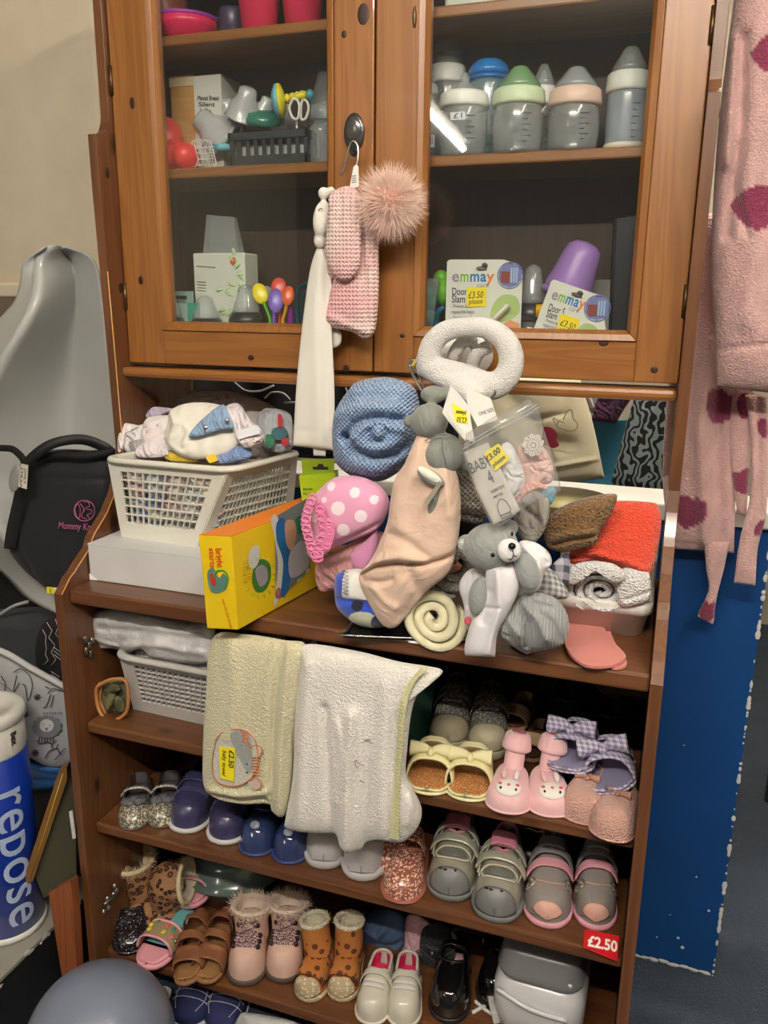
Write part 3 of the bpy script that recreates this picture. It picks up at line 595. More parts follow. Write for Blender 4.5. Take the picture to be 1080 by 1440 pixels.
def spoon(nm, bowl, hand, cb, ch, rot, ry, lb, rx=11):
    yy = .25; c = Yp(bowl[0], bowl[1], yy); e = emp('weaning_spoon', Yp(hand[-1][0], hand[-1][1], yy), lb, 'spoon', 'bright weaning spoons')
    mk('spoon_bowl', pell(bowl[0], bowl[1], yy, rx, ry, .004, rot), tm(cb, .3), e); mk('handle', ptube(hand, yy, [4.5, 4, 4, 5], 10, 16, flat=.5), tm(ch, .3), e)
spoon('a', (387, 415), [(383, 430), (388, 442), (392, 452), (392, 460)], (214, 52, 46), (214, 52, 46), 0, 14, 'red spoon at the back of the bright spoons') if 0 else None
spoon('r', (389, 404), [(389, 415), (390, 430), (391, 445), (391, 460)], (226, 74, 70), (226, 74, 70), 0, 14, 'red weaning spoon standing highest behind the purple one')
spoon('y', (366, 413), [(371, 424), (376, 437), (380, 448), (381, 460)], (240, 220, 20), (96, 190, 40), -.35, 15, 'yellow weaning spoon with green handle, leftmost of the bunch')
spoon('o', (405, 416), [(404, 428), (401, 440), (398, 450), (399, 460)], (238, 104, 40), (240, 180, 30), .15, 14, 'orange weaning spoon with yellow handle, rightmost of the bunch', 9)
P0 = bpy.data.objects
def shift(o, dy): o.location.y += dy
spoon('p', (390, 423), [(389, 434), (388, 444), (388, 452), (389, 460)], (122, 98, 200), (122, 98, 200), 0, 17, 'purple weaning spoon at the front of the bunch'); 
for o in COL.objects:
    if o.get('label', '').startswith('purple weaning'): o.location.y -= .006
    if o.get('label', '').startswith('red weaning'): o.location.y += .008
tag(mk('comb', ptube([(411, 412), (409, 430), (408, 458)], .262, [2, 4, 5], 8, 14), tm((130, 40, 150), .3)), 'purple plastic comb between the orange spoon and the teal loop', 'comb')
tag(mk('teal_loop', [ptube([(419, 460), (417, 430), (419, 408), (428, 400), (438, 398)], .27, 2.2, 8, 24), ptube([(425, 460), (424, 430), (427, 412), (436, 405)], .272, 1.4, 8, 24)], tm((20, 90, 110), .3)), 'teal plastic loop half hidden by the hanging white cloth', 'toy')
tag(mk('clear_spoon', pell(374, 416, .275, 12, 14, .003), plast), 'clear round lid behind the yellow spoon', 'lid')
# bottom shelf, right door
e = emp('teether', ground(600, 440, .3, ZB), 'green bead teether in a clear pack at the lower left of the right door', 'teether')
for px, py, r in ((594, 403, 9), (600, 412, 11), (604, 425, 12), (596, 435, 10), (604, 444, 10), (594, 452, 9), (590, 420, 9)): mk('bead', pell(px, py, .3, r, r), mat('jade', (30, 160, 120), .2, sub=.1), e)
mk('clear_sleeve', hexa([tuple(Yp(*a)) for a in ((588, 465, .28), (608, 465, .28), (610, 465, .31), (590, 465, .31))], [tuple(Yp(*a)) for a in ((588, 392, .28), (617, 392, .28), (619, 390, .31), (590, 390, .31))]), plast, e, smooth=False)
tag(mk('blue_cup', ptube([(625, 432), (616, 438), (612, 450), (613, 465)], .31, [3, 5, 6, 6], 10, 20), tm((30, 120, 170), .3)), 'blue plastic hook between the green beads and the upright card', 'toy')
tag(mk('lime_piece', [pell(622, 412, .32, 9, 18), pell(620, 392, .33, 11, 12)], tm((126, 200, 60), .35)), 'lime and white toy piece behind the clear pack of beads', 'toy')
cardm = tm((222, 224, 216), .45)
def emmay(out, y, ang, org, u, v, lb, sticker, cut):
    """door stopper card: org px of the top left corner, u and v px vectors along its width and height"""
    pl = plane(org[0], org[1], y); e = emp('door_stop_card', PL(org[0]+u[0]*.5+v[0], org[1]+u[1]*.5+v[1], pl), lb, 'card', 'door stop cards')
    q = lambda a, b: (org[0]+u[0]*a+v[0]*b, org[1]+u[1]*a+v[1]*b)
    ls = math.hypot(*u); deg = math.degrees(math.atan2(u[1], u[0]))
    slab('backing_card', out, pl, .0012, cardm, e)
    mk('hang_slot', [ell3(PL(*q(.5, .115), pl)-(0, .0015, 0), [nrm(RT*u[0]-UP*u[1]), (0, 1, 0), nrm(RT*v[0]-UP*v[1])], (12*scl(pl[0]), .0006, 3*scl(pl[0])), 14, 6), ell3(PL(*q(.5, .085), pl)-(0, .0015, 0), np.eye(3), (4.5*scl(pl[0]), .0006, 4.5*scl(pl[0])), 12, 6)], tm((60, 50, 44)), e)
    cols = ((158, 140, 166), (130, 180, 60), (34, 120, 190), (34, 120, 190), (232, 130, 50)); xx = (.066, .175, .305, .445, .53); ww = (.1, .115, .125, .08, .1)
    for ch_, c, x, w_ in zip('emmay', cols, xx, ww): text(ch_, q(x, .29), q(x+w_, .29), 15, pl, tm(c), e, off=.0015, bold=.02)
    text('care', q(.4, .37), q(.56, .37), 7, pl, tm((150, 150, 160)), e, off=.0015)
    text('Door Slam', q(.07, .5), q(.4, .5), 10, pl, tm((60, 60, 90)), e, off=.0015) if 0 else (text('Door S', q(.07, .47), q(.34, .47), 10, pl, tm((60, 60, 90)), e, off=.0015, bold=.01), text('Slam', q(.07, .57), q(.25, .57), 10, pl, tm((60, 60, 90)), e, off=.0015, bold=.01))
    for i, s in enumerate(('- Prevents doors', 'trapping little fingers', '- Easy to install', '- Fits most doors', '- Suitable for the')):
        if cut and i > 4: break
        text(s, q(.07, .64+.075*i), q(.34+.03*(i % 2), .64+.075*i), 5, pl, tm((90, 90, 120)), e, off=.0015)
    # green and orange leaf shapes, the white door stop
    g = np.array([q(.62, .6), q(.75, .47), q(.93, .5), q(.97, .7), q(.8, .82), q(.6, .8)]); slab('green_print', g, pl, .0002, tm((176, 200, 130)), e, off=.0012, rnd=40)
    slab('orange_print', [q(.72, .88), q(.85, .8), q(.98, .85), q(.98, .99), q(.72, .99)], pl, .0002, tm((232, 160, 118)), e, off=.0014)
    a, b = PL(*q(.5, .95), pl)-(0, .006, 0), PL(*q(.82, .62), pl)-(0, .006, 0)
    mk('door_stop', tube([a+(b-a)*t for t in (-.06, 0, .5, 1, 1.06)], [.006, .0125, .0125, .0125, .006], 16, flat=.4), tm((214, 216, 200), .4), e)
    c = PL(*q(.84, .21), pl)-(0, .0016, 0); r = 17*scl(c)
    mk('round_photo', [ell3(c, np.eye(3), (r, .0004, r), 28, 6)], tm((120, 124, 180)), e); mk('photo_ring', [tube([c+np.array([math.cos(t)*r*1.05, -.0003, math.sin(t)*r*1.05]) for t in np.linspace(0, 6.28, 30)[:-1]], .0007, 6, True)], tm((110, 130, 190)), e)
    mk('photo_wall', [box(c[0]-r*.75, c[0]-r*.02, c[1]-.0012, c[1], c[2]-r*.6, c[2]+r*.3)], tm((140, 66, 56)), e, smooth=False); mk('photo_door', [box(c[0]+r*(.05+.22*k), c[0]+r*(.18+.22*k), c[1]-.0012, c[1], c[2]-r*.6, c[2]+r*.6) for k in range(3)], tm((160, 196, 226)), e, smooth=False)
    so = [q(*s) for s in sticker]; slab('price_note', so, pl, .0003, tm((246, 226, 40), .7), e, off=.0022)
    text('£3.50', (so[3][0]*.55+so[0][0]*.45+2, so[3][1]*.55+so[0][1]*.45), (so[2][0]*.55+so[1][0]*.45-4, so[2][1]*.55+so[1][1]*.45), 9, pl, tm((24, 24, 30)), e, off=.0026, shear=.2)
    text('please', (so[3][0]*.85+so[0][0]*.15+3, so[3][1]*.85+so[0][1]*.15), (so[2][0]*.85+so[1][0]*.15-5, so[2][1]*.85+so[1][1]*.15), 7, pl, tm((24, 24, 30)), e, off=.0026, shear=.2)
emmay([(629, 368), (633, 365), (708, 365), (725, 370), (735, 388), (732, 470), (626, 470)], .25, 0, (629, 365), (106, 0), (-2, 106), 'upright white door stop card with yellow price note, left one in the right door', [(.27, .37), (.53, .37), (.53, .62), (.27, .63)], 0)
emmay([(775, 396), (779, 393), (843, 415), (845, 421), (853, 470), (748, 470)], .247, 1, (777, 392), (82, 27), (-27, 90), 'tilted white door stop card, leaning right of the dark collared bottle', [(.3, .45), (.62, .45), (.62, .77), (.3, .77)], 1)
e = emp('tilted_cup', Yp(800, 400, .29), 'purple plastic tumbler upside down above the tilted card', 'tumbler')
a, b = Yp(800, 404, .285), Yp(822, 350, .285); s = scl(a); ax = nrm(b-a); mk('tumbler_body', lathe(a, [(33*s, -.014), (34*s, 0), (30*s, .02), (26*s, .05), (23*s, .06), (14*s, .067), (.001, .069)], 32, ax), tm((156, 120, 190), .35), e); mk('rim', lathe(a, [(33*s, -.016), (36*s, -.014), (36*s, -.009), (33.5*s, -.007)], 32, ax), tm((156, 120, 190), .35), e)
dkbottle(747, .3, ZB, .03, .15, 'dark collared bottle standing between the two cards')
tag(mk('spare_note', box(*[v for q in zip(Yp(754, 428, .262), Yp(765, 446, .263)) for v in sorted(q)][:6]), tm((240, 190, 30))), 'small orange sticker on the bottle between the two cards', 'sticker')
tag(mk('black_case', hexa([tuple(Yp(*a)) for a in ((855, 472, .27), (895, 472, .27), (897, 472, .34), (858, 472, .34))], [tuple(Yp(*a)) for a in ((862, 306, .27), (906, 300, .27), (908, 303, .34), (864, 308, .34))]), tm((26, 28, 34), .35), smooth=False, bevel=.006), 'tall black case in the lower right corner of the right door', 'case')
tag(mk('white_packet', box(.77, .86, .35, .37, ZB, ZB+.13), tm((180, 176, 172)), smooth=False), 'pale packet standing behind the tilted card', 'packet')
# ================================================================== hook, carabiner and hanging knits
e = emp('wall_hook', Yp(498, 190, YU), 'black oval stick-on hook on the left door stile', 'hook')
c = Yp(498, 186, YU-.003); mk('plate', [ell3(c, np.eye(3), (.0165, .0035, .027), 28, 10)], tm((46, 46, 46), .25), e); mk('plate_face', [ell3(c-(0, .003, -.004), np.eye(3), (.0125, .003, .017), 28, 10)], tm((86, 86, 84), .2, metal=.5), e)
mk('prong', ptube([(496, 205, .213), (494, 214, .2), (498, 218, .192), (502, 210, .19)], .2, 2.4, 8, 20), tm((34, 34, 34), .3), e)
stl = tm((176, 172, 164), .25, metal=.9)
tag(mk('carabiner', [ptube([(498, 198, .19), (492, 204, .19), (484, 235, .19), (480, 247, .19)], .19, 1.8, 8, 24), ptube([(498, 198, .19), (503, 206, .19), (503, 225, .188), (497, 250, .186), (494, 264, .186)], .19, 1.8, 8, 24)], stl), 'open steel carabiner clip hanging from the black hook', 'clip')
tg = emp('care_label', Yp(498, 240, .18), 'white tube label hanging on the carabiner above the mittens', 'label'); pl = plane(498, 240, .182, (.3, -1, 0))
slab('tag_paper', [(497, 235), (501, 231), (504, 234), (505, 262), (494, 266), (492, 262)], pl, .001, tm((216, 214, 208)), tg); stroke([[(495, 248+3*k), (501, 247+3*k)] for k in range(4)], pl, .5, tm((80, 80, 84)), tg, smooth=False, name='small_print', off=.0014)
def knitcol(px, py):
    t = np.clip(.5+.4*wob(px, py, .05, 3)+.5*np.exp(-((py-425)/22)**2)+.4*np.exp(-((px-525)/14)**2)*(py < 380), 0, 1)[:, None]
    return (1-t)*np.array([222, 208, 198])+t*np.array([232, 176, 178])
kn = mat('pink_marl_knit', None, .9, vc=True, bump=('knit', 620, .6, .003), sheen=.2)
hb_ = tag(star('bobble_hat', [(507, 290), (518, 296), (530, 312), (533, 380), (531, 440), (526, 468), (514, 477), (495, 467), (460, 456), (463, 418), (470, 390), (480, 340), (492, 300)], plane(500, 380, .175), .022, kn, folds=[([(509, 300), (512, 350), (520, 460)], 5, -.006), ([(465, 445), (500, 462), (524, 466)], 5, .006)], nz=[(.06, .0012, 2)], colf=knitcol), 'pale pink marled knitted bobble hat hanging with its ribbed cuff down', 'hat')
pc = Yp(549, 286, .15); s = scl(pc); core = ell3(pc, np.eye(3), (.026, .026, .026), 18, 12)
furm = mat('pink_fur', (250, 222, 208), .8, sheen=.5); mk('pompom_core', core, mat('pink_fur_core', (244, 196, 180), .9), hb_)
r3 = np.random.RandomState(8); nn = r3.randn(5200, 3); nn /= np.linalg.norm(nn, axis=1)[:, None]; fluff('pompom_fur', pc+nn*.022, nn+np.array([0, 0, -.1]), .027, furm, hb_, w=.00045, jit=.28)
mt = tag(star('mitten', [(464, 274), (478, 264), (492, 262), (505, 272), (508, 300), (508, 350), (505, 378), (488, 395), (470, 388), (460, 368), (458, 345), (460, 320), (462, 290)], plane(484, 330, .145), .016, kn, folds=[([(480, 270), (482, 300), (479, 318)], 3, -.003), ([(492, 270), (494, 310)], 3, -.002)], nz=[(.06, .001, 5)], colf=knitcol), 'pale pink knitted mitten hanging left of the fur bobble', 'mitten', 'pink knitted mittens')
tag(star('mitten', [(459, 365), (456, 350), (462, 340), (470, 345), (474, 380), (470, 392), (462, 386)], plane(465, 365, .165), .008, kn, colf=knitcol), 'edge of the other knitted mitten peeping out behind the first', 'mitten', 'pink knitted mittens')
wk = mat('white_knit', (226, 222, 212), .9, bump=('noise', 500, .6, .002), sheen=.2)
bw = emp('bear_comforter', Yp(442, 636, .165), 'long white comforter cloth with a small bear head hanging on the left door', 'comforter')
blob('bear_head', [pell(455, 272, .17, 8, 9), pell(466, 268, .175, 6, 6), pell(453, 308, .165, 13, 26, .016, .12), pell(450, 338, .165, 9, 12, .012)], wk, bw, vox=.0025)
mk('sleeping_eye', ptube([(448, 296, .149), (451, 293, .148), (454, 295, .149)], .15, .7, 6, 8), tm((90, 80, 74)), bw)
wcl = mat('white_cloth', (226, 224, 214), .9, bump=('noise', 300, .2, .001), sheen=.2)
strip('cloth', [(447, 345), (436, 380), (426, 450), (417, 540), (412, 627)], [(454, 345), (466, 390), (466, 450), (470, 540), (471, 634)], plane(445, 500, .17), .007, wcl, parent=bw, NV=80, folds=[([(452, 360), (445, 450), (450, 630)], 9, .004), ([(460, 380), (458, 470), (462, 620)], 5, -.003), ([(414, 604), (470, 609)], 2, -.0015)], sqv=30)
strip('cloth_tail', [(440, 625), (441, 641)], [(458, 625), (458, 642)], plane(449, 630, .175), .003, wcl, parent=bw, NV=10, NU=10)
tag(star('white_flap', [(462, 462), (478, 466), (480, 480), (474, 488), (464, 487)], plane(470, 475, .19), .006, wcl), 'rounded corner of white cloth showing under the hat cuff', 'cloth')
# ================================================================== things on the counter
ZC = .85
# ---- white carton under the washing basket
card = mat('white_carton', (206, 206, 206), .6, bump=('noise', 8, .1, .003))
e = emp('white_box', (.14, .18, ZC), 'plain white cardboard box under the upper laundry basket', 'box')
mk('carton', box(.0185, .268, .068, .3, ZC+.0005, .9135), card, e, smooth=False, bevel=.0015)
mk('lid_flap', hexa([(.0185, .0672, .9135), (.268, .0672, .9135), (.268, .3, .9135), (.0185, .3, .9135)], [(.019, .0675, .9152), (.2675, .0675, .9152), (.2675, .3, .9152), (.019, .3, .9152)]), card, e, smooth=False)
mk('torn_corner', hexa([(.0183, .066, ZC+.001), (.034, .0665, ZC+.001), (.033, .068, ZC+.001), (.0183, .068, ZC+.001)], [(.0183, .0665, ZC+.012), (.02, .0668, ZC+.01), (.02, .068, ZC+.01), (.0183, .068, ZC+.012)]), mat('torn_card', (236, 236, 232), .8), e, smooth=False)
# ---- laundry baskets
def laundry(base, rim, z0, z1, nx, ny, nz, label, m, rimw=.013, solid_lo=.2):
    """base, rim: four xy corners front-left, front-right, back-right, back-left"""
    B = [np.array([*p, z0]) for p in base]; R = [np.array([*p, z1]) for p in rim]
    e = emp('laundry_basket', np.mean(B, 0), label, 'basket', 'slotted white laundry baskets')
    mk('base', hexa([b+(0, 0, .001) for b in B], [b+(0, 0, .004) for b in B]), m, e, smooth=False)
    for k in range(4):
        b0, b1, r0, r1 = B[k], B[(k+1) % 4], R[k], R[(k+1) % 4]; P = lambda u, v: (b0*(1-u)+b1*u)*(1-v)+(r0*(1-u)+r1*u)*v
        nn = nrm(np.cross(b1-b0, r0-b0))*.0022
        def quad(u0, u1, v0, v1): 
            q = [P(u0, v0), P(u1, v0), P(u1, v1), P(u0, v1)]; return hexa([x-nn for x in q], [x+nn for x in q])
        c = (.1, .1); n = nx if k % 2 == 0 else ny
        mk('frame', [quad(0, 1, 0, solid_lo), quad(0, 1, .86, 1), quad(0, c[0], solid_lo, .86), quad(1-c[1], 1, solid_lo, .86)], m, e, smooth=False)
        if k in (0, 1, 3): mk('lattice', [quad(c[0]+(1-2*c[0])*(i+1)/(n+1)-.005*10/n, c[0]+(1-2*c[0])*(i+1)/(n+1)+.005*10/n, solid_lo, .86) for i in range(n)]+[quad(c[0], 1-c[1], solid_lo+(.86-solid_lo)*(j+1)/(nz+1)-.006, solid_lo+(.86-solid_lo)*(j+1)/(nz+1)+.006) for j in range(nz)], m, e, smooth=False, kind='stuff')
    ctr = np.mean(R, 0); path = []
    for k in range(4):
        a, b, c_ = R[k-1], R[k], R[(k+1) % 4]; d1, d2 = nrm(a-b), nrm(c_-b)
        for t in np.linspace(0, 1, 6): s1 = b+d1*.03*(1-t)**2+d2*.03*t**2; path.append(s1)
    path = np.array(path); q = len(path); out = []
    for o_, dz in ((0, -.004), (rimw, -.006), (rimw+.001, -.001), (rimw-.002, .003), (0, .003), (-.001, 0)):
        dd = path-ctr; dd[:, 2] = 0; dd /= np.linalg.norm(dd, axis=1)[:, None]; out.append(path+dd*o_+np.array([0, 0, dz]))
    V = np.stack(out, 1).reshape(-1, 3); mk('rim', (V, gridf(q, 6, True, True)), m, e)
    return e, B, R
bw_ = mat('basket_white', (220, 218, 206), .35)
z1 = 1.056; q = lambda x, y, z=z1: tuple(Zp(x, y, z)[:2])
fl, fr, br = q(152, 645), q(322, 659), q(418, 636); blc = (fl[0]+br[0]-fr[0], fl[1]+br[1]-fr[1])
e, B, R = laundry([(.046, .125), (.2, .118), (.272, .33), (.11, .345)], [fl, fr, br, blc], .9155, z1, 11, 17, 5, 'white slotted laundry basket of baby clothes standing on the white box', bw_)
cols5 = [(226, 222, 216), (214, 204, 200), (190, 196, 206), (226, 206, 208), (120, 140, 180), (206, 206, 200), (170, 170, 168), (90, 92, 100), (232, 226, 210), (210, 176, 180)]
def cloth(c, i=0): return mat('cotton_%d_%d_%d' % tuple(c), c, .9, bump=('wrinkle', 220, .7, .008), sheen=.15)
def crumple(name, c, rad, m, seed, parent=None, axes=np.eye(3), amp=.25, nu=30, nv=20, **kw):
    V, f = ell3((0, 0, 0), np.eye(3), (1, 1, 1), nu, nv); V = np.asarray(V); r = np.random.RandomState(seed)
    h = np.zeros(len(V))
    for k in range(9): d = nrm(r.randn(3)); h += np.abs(np.sin(V@d*(2+4*r.rand())+r.rand()*6))*(-1)**k
    V = V*(1+amp*h[:, None]/3); V = (V*np.array(rad))@axes+np.array(c); return mk(name, (V, f), m, parent, **kw)
r_ = np.random.RandomState(21); G = {}
def bil(u, v, t):
    b = (np.array(B[0])*(1-u)+np.array(B[1])*u)*(1-v)+(np.array(B[3])*(1-u)+np.array(B[2])*u)*v; r2 = (np.array(R[0])*(1-u)+np.array(R[1])*u)*(1-v)+(np.array(R[3])*(1-u)+np.array(R[2])*u)*v
    return b*(1-t)+r2*t
k = 0
for t in (.13, .3, .47, .64, .81):
    for u, v in [(a, .12) for a in (.14, .33, .52, .71, .88)]+[(.84, b) for b in (.33, .52, .7)]:
        c = cols5[r_.randint(len(cols5))]; k += 1
        tag(crumple('folded_babygrow', bil(u+r_.rand()*.04-.02, v, t), (.019, .016, .016), cloth(c), k, nu=18, nv=12, amp=.4), 'garment behind the %s slots of the upper basket, %s row up, %s' % ('front' if v == .12 else 'right', ['first', 'second', 'third', 'fourth', 'fifth'][int(t*6)], ['leftmost', 'second from left', 'middle', 'fourth from left', 'nearest the corner', 'foremost', 'halfway back', 'rearmost'][(k-1) % 8]), 'baby clothes', 'garments seen through the upper basket slots')
tag(mk('folded_blanket', hexa([bil(.2, .25, .1), bil(.78, .25, .1), bil(.78, .9, .1), bil(.2, .9, .1)], [bil(.2, .25, .9), bil(.78, .25, .9), bil(.78, .9, .9), bil(.2, .9, .9)]), cloth((200, 196, 196)), smooth=False, bevel=.01), 'pale folded blanket filling the middle of the upper basket', 'blanket')
# heap on top
def gar(name, out, y, T, c, lb, folds=(), nz=((.06, .0025, 1), (.17, .0016, 3), (.3, .0007, 5)), cat='baby clothes', m=None, n=(0, -1, .55), **kw):
    ctr = np.mean(out, 0); return tag(star(name, out, plane(ctr[0], ctr[1], y, n), T, m or cloth(c), folds=folds, nz=nz, **kw), lb, cat)
gar('grey_shirt', [(228, 604), (256, 556), (300, 548), (360, 560), (408, 590), (412, 625), (380, 645), (230, 640)], .31, .02, (176, 170, 164), 'greyish top at the back of the clothes heap in the upper basket', folds=[([(250, 570), (330, 565), (400, 600)], 6, .006)])
gar('romper', [(372, 575), (405, 580), (412, 600), (412, 628), (395, 636), (372, 630), (360, 600)], .27, .014, (186, 190, 196), 'pale grey babygrow with a little superhero print at the right of the heap')
hero = bpy.data.objects['romper']; plh = plane(393, 612, .238, (0, -1, .55))
for nm, o_, c in (('print_body', [(384, 604), (396, 600), (404, 606), (402, 616), (390, 619), (382, 614)], (60, 100, 110)), ('print_arm', [(391, 584), (396, 584), (397, 602), (392, 602)], (190, 50, 60)), ('print_foot', [(396, 618), (404, 616), (406, 624), (398, 627)], (190, 50, 60)), ('print_leg', [(374, 612), (386, 614), (384, 628), (376, 630)], (60, 120, 90))):
    slab(nm, o_, plh, .001, tm(c, .8), hero, rnd=20)
gar('white_bodysuit', [(170, 610), (196, 598), (225, 592), (245, 598), (235, 625), (210, 638), (178, 636)], .2, .014, (222, 220, 222), 'white folded bodysuit at the left end of the clothes heap', folds=[([(182, 612), (210, 604), (236, 600)], 3, .004)])
gar('orange_trim_vest', [(166, 608), (172, 596), (185, 596), (196, 600), (180, 606), (172, 632), (166, 634)], .19, .006, (232, 222, 222), 'white vest with an orange lined edge at the far left of the heap')
gar('pink_print_top', [(205, 590), (228, 584), (246, 588), (262, 610), (250, 632), (215, 634), (200, 615)], .19, .016, (232, 222, 222), 'white top with tiny pink flower print, left of the cream bodysuit', m=mat('pink_sprig', (232, 224, 222), .9, pat=('floral', 60, .36, ((226, 150, 165), (210, 140, 160), (220, 170, 170)))), folds=[([(206, 600), (232, 590)], 3, .004), ([(212, 622), (240, 610)], 3, -.004)])
gar('grey_folded_top', [(183, 622), (205, 618), (216, 628), (206, 636), (186, 634)], .175, .01, (160, 160, 156), 'small grey folded garment at the front left of the heap')
gar('cream_bodysuit', [(243, 575), (275, 566), (315, 572), (340, 600), (330, 632), (290, 645), (255, 642), (232, 620), (236, 595)], .175, .02, (232, 228, 216), 'cream envelope neck bodysuit on top of the heap in the upper basket', folds=[([(240, 580), (252, 600), (238, 625), (258, 640)], 4, .007), ([(246, 600), (262, 598), (270, 612), (262, 628)], 3, .006), ([(300, 575), (335, 612)], 4, .004)], m=mat('cream_sprig', (232, 228, 216), .9, pat=('floral', 42, .3, ((226, 150, 165), (232, 180, 180), (226, 160, 165)))))
bf = gar('blue_bib', [(265, 614), (280, 594), (306, 572), (318, 572), (330, 600), (305, 606), (280, 614)], .15, .007, (140, 168, 200), 'small blue bandana bib with two press studs on top of the heap')
for px, py in ((289, 601), (319, 591)): mk('press_stud', [pell(px, py, .137, 3.6, 3.6, .002)], tm((180, 184, 190), .2, metal=.8), bf)
gar('white_sleepsuit', [(318, 572), (336, 568), (352, 590), (370, 606), (368, 622), (345, 630), (332, 615), (322, 590)], .165, .014, (226, 218, 222), 'white sleepsuit with rolled collar and care label right of the blue bib', folds=[([(320, 575), (334, 600), (334, 625)], 3, .006), ([(336, 570), (346, 600), (362, 612)], 3, .005)])
slab('care_label', [(334, 605), (364, 600), (366, 610), (336, 618)], plane(350, 608, .14, (0, -1, .5)), .001, tm((220, 220, 226), .7), bpy.data.objects['white_sleepsuit'])
gar('blue_sleeve', [(292, 642), (315, 632), (345, 626), (354, 632), (348, 646), (310, 652), (294, 650)], .16, .01, (132, 156, 204), 'periwinkle blue sleeve with a yellow cuff lying over the basket rim')
slab('yellow_cuff', [(290, 644), (302, 638), (308, 648), (296, 652)], plane(299, 645, .147, (0, -1, .5)), .003, tm((236, 196, 50), .8), bpy.data.objects['blue_sleeve'])
gar('yellow_print_top', [(225, 636), (250, 636), (276, 642), (276, 650), (240, 648)], .165, .006, (226, 196, 60), 'strip of yellow print cloth just inside the front rim of the upper basket')
gar('white_muslin', [(195, 628), (215, 618), (232, 626), (236, 640), (205, 644), (190, 640)], .165, .012, (226, 216, 222), 'white muslin bunched against the front rim of the upper basket')
gar('lilac_tag', [(205, 584), (215, 573), (232, 573), (246, 576), (232, 582), (212, 588)], .24, .005, (190, 176, 200), 'lilac ribbon label sticking up at the left of the heap')
# ---- cables behind
for i, q_ in enumerate(([(330, 538), (345, 549), (365, 550), (385, 542)], [(372, 560), (382, 552), (398, 553), (408, 562)], [(400, 566), (440, 566), (470, 568)], [(486, 545), (492, 560), (500, 566)])):
    tag(mk('cable', ptube(q_, .46, 1.3, 8, 24), tm((200, 200, 200), .4)), ('looped white cable in the dark gap left of the white cloth', 'second smaller loop of white cable next to the white cloth', 'straight white cable behind the hanging white cloth', 'end of white cable left of the blue blanket')[i], 'cable')
# ---- garments beyond the half wall
e = emp('clothes_rail', (.5, 1.2, 1.75), 'steel rail behind the dresser from which the garments hang', 'rail'); mk('rail', tube([(-.3, 1.2, 1.75), (1.3, 1.2, 1.75)], .012, 12), stl, e); mk('post', tube([(-.28, 1.2, 0), (-.28, 1.2, 1.75)], .012, 12), stl, e); mk('post', tube([(1.28, 1.2, 0), (1.28, 1.2, 1.75)], .012, 12), stl, e)
def hang(name, A, Bb, y, T, m, lb, cat='clothes', **kw): 
    cx, cy = (A[0][0]+Bb[-1][0])/2, (A[0][1]+Bb[-1][1])/2; return tag(strip(name, A, Bb, plane(cx, cy, y), T, m, **kw), lb, cat)
blk = mat('black_cloth', (18, 18, 20), .85)
tag(mk('black_coat', sheet(-.35, .42, 1.0, .9, 1.74, .02, 22), blk, solid=.01), 'black garment hanging in the dark gap behind the upper laundry basket', 'coat')
fl_ = hang('cream_skirt', [(650, 530), (655, 600), (680, 700)], [(815, 530), (835, 600), (850, 672)], 1.0, .02, mat('cream_cotton', (226, 216, 184), .9, bump=('noise', 120, .15, .002)), 'cream cotton skirt with flower appliques hanging behind the dresser', 'skirt', folds=[([(720, 560), (770, 620), (800, 625)], 12, -.008), ([(740, 545), (795, 550), (795, 580), (755, 590)], 4, -.005), ([(780, 655), (850, 643)], 3, .004), ([(700, 600), (760, 690)], 10, .008)])
plf = plane(780, 600, .972)
slab('maroon_flower', [(763, 610), (766, 600), (778, 603), (784, 612), (782, 618), (786, 626), (778, 630), (768, 626), (760, 630)], plf, .002, tm((140, 30, 56), .8), fl_, rnd=48)
stroke([[(792, 590), (798, 578), (804, 577), (806, 588), (812, 596), (810, 604), (800, 606), (792, 603), (784, 600), (786, 592), (794, 595)], [(786, 592), (778, 588), (782, 598)]], plf, .8, tm((130, 124, 90), .8), fl_, name='stitched_flower')
hang('white_jacket', [(795, 540), (822, 560), (830, 580)], [(850, 540), (853, 560), (850, 583)], 1.03, .01, cloth((216, 214, 210)), 'white garment edge above the blue cloth behind the dresser')
hang('plum_shirt', [(846, 545), (836, 570), (832, 592)], [(900, 545), (880, 572), (866, 596)], 1.02, .015, cloth((74, 36, 66)), 'plum purple shirt between the white and the patterned garments', 'shirt')
tag(slab('blue_board', [(790, 590), (885, 590), (885, 700), (760, 700)], plane(840, 640, 1.06), .01, mat('teal_blue', (70, 146, 176), .7, bump=('noise', 14, .3, .01))), 'light blue board or cloth low behind the skirt', 'board')
hang('damask_dress', [(896, 545), (880, 600), (856, 692)], [(990, 545), (980, 600), (976, 705)], .96, .02, mat('damask', (140, 156, 156), .8, pat=('damask', 17, (22, 20, 22))), 'grey dress with black scroll pattern hanging behind the dresser', 'dress', folds=[([(920, 560), (915, 690)], 8, -.012), ([(950, 560), (948, 690)], 7, -.01), ([(905, 560), (885, 690)], 7, .008)])
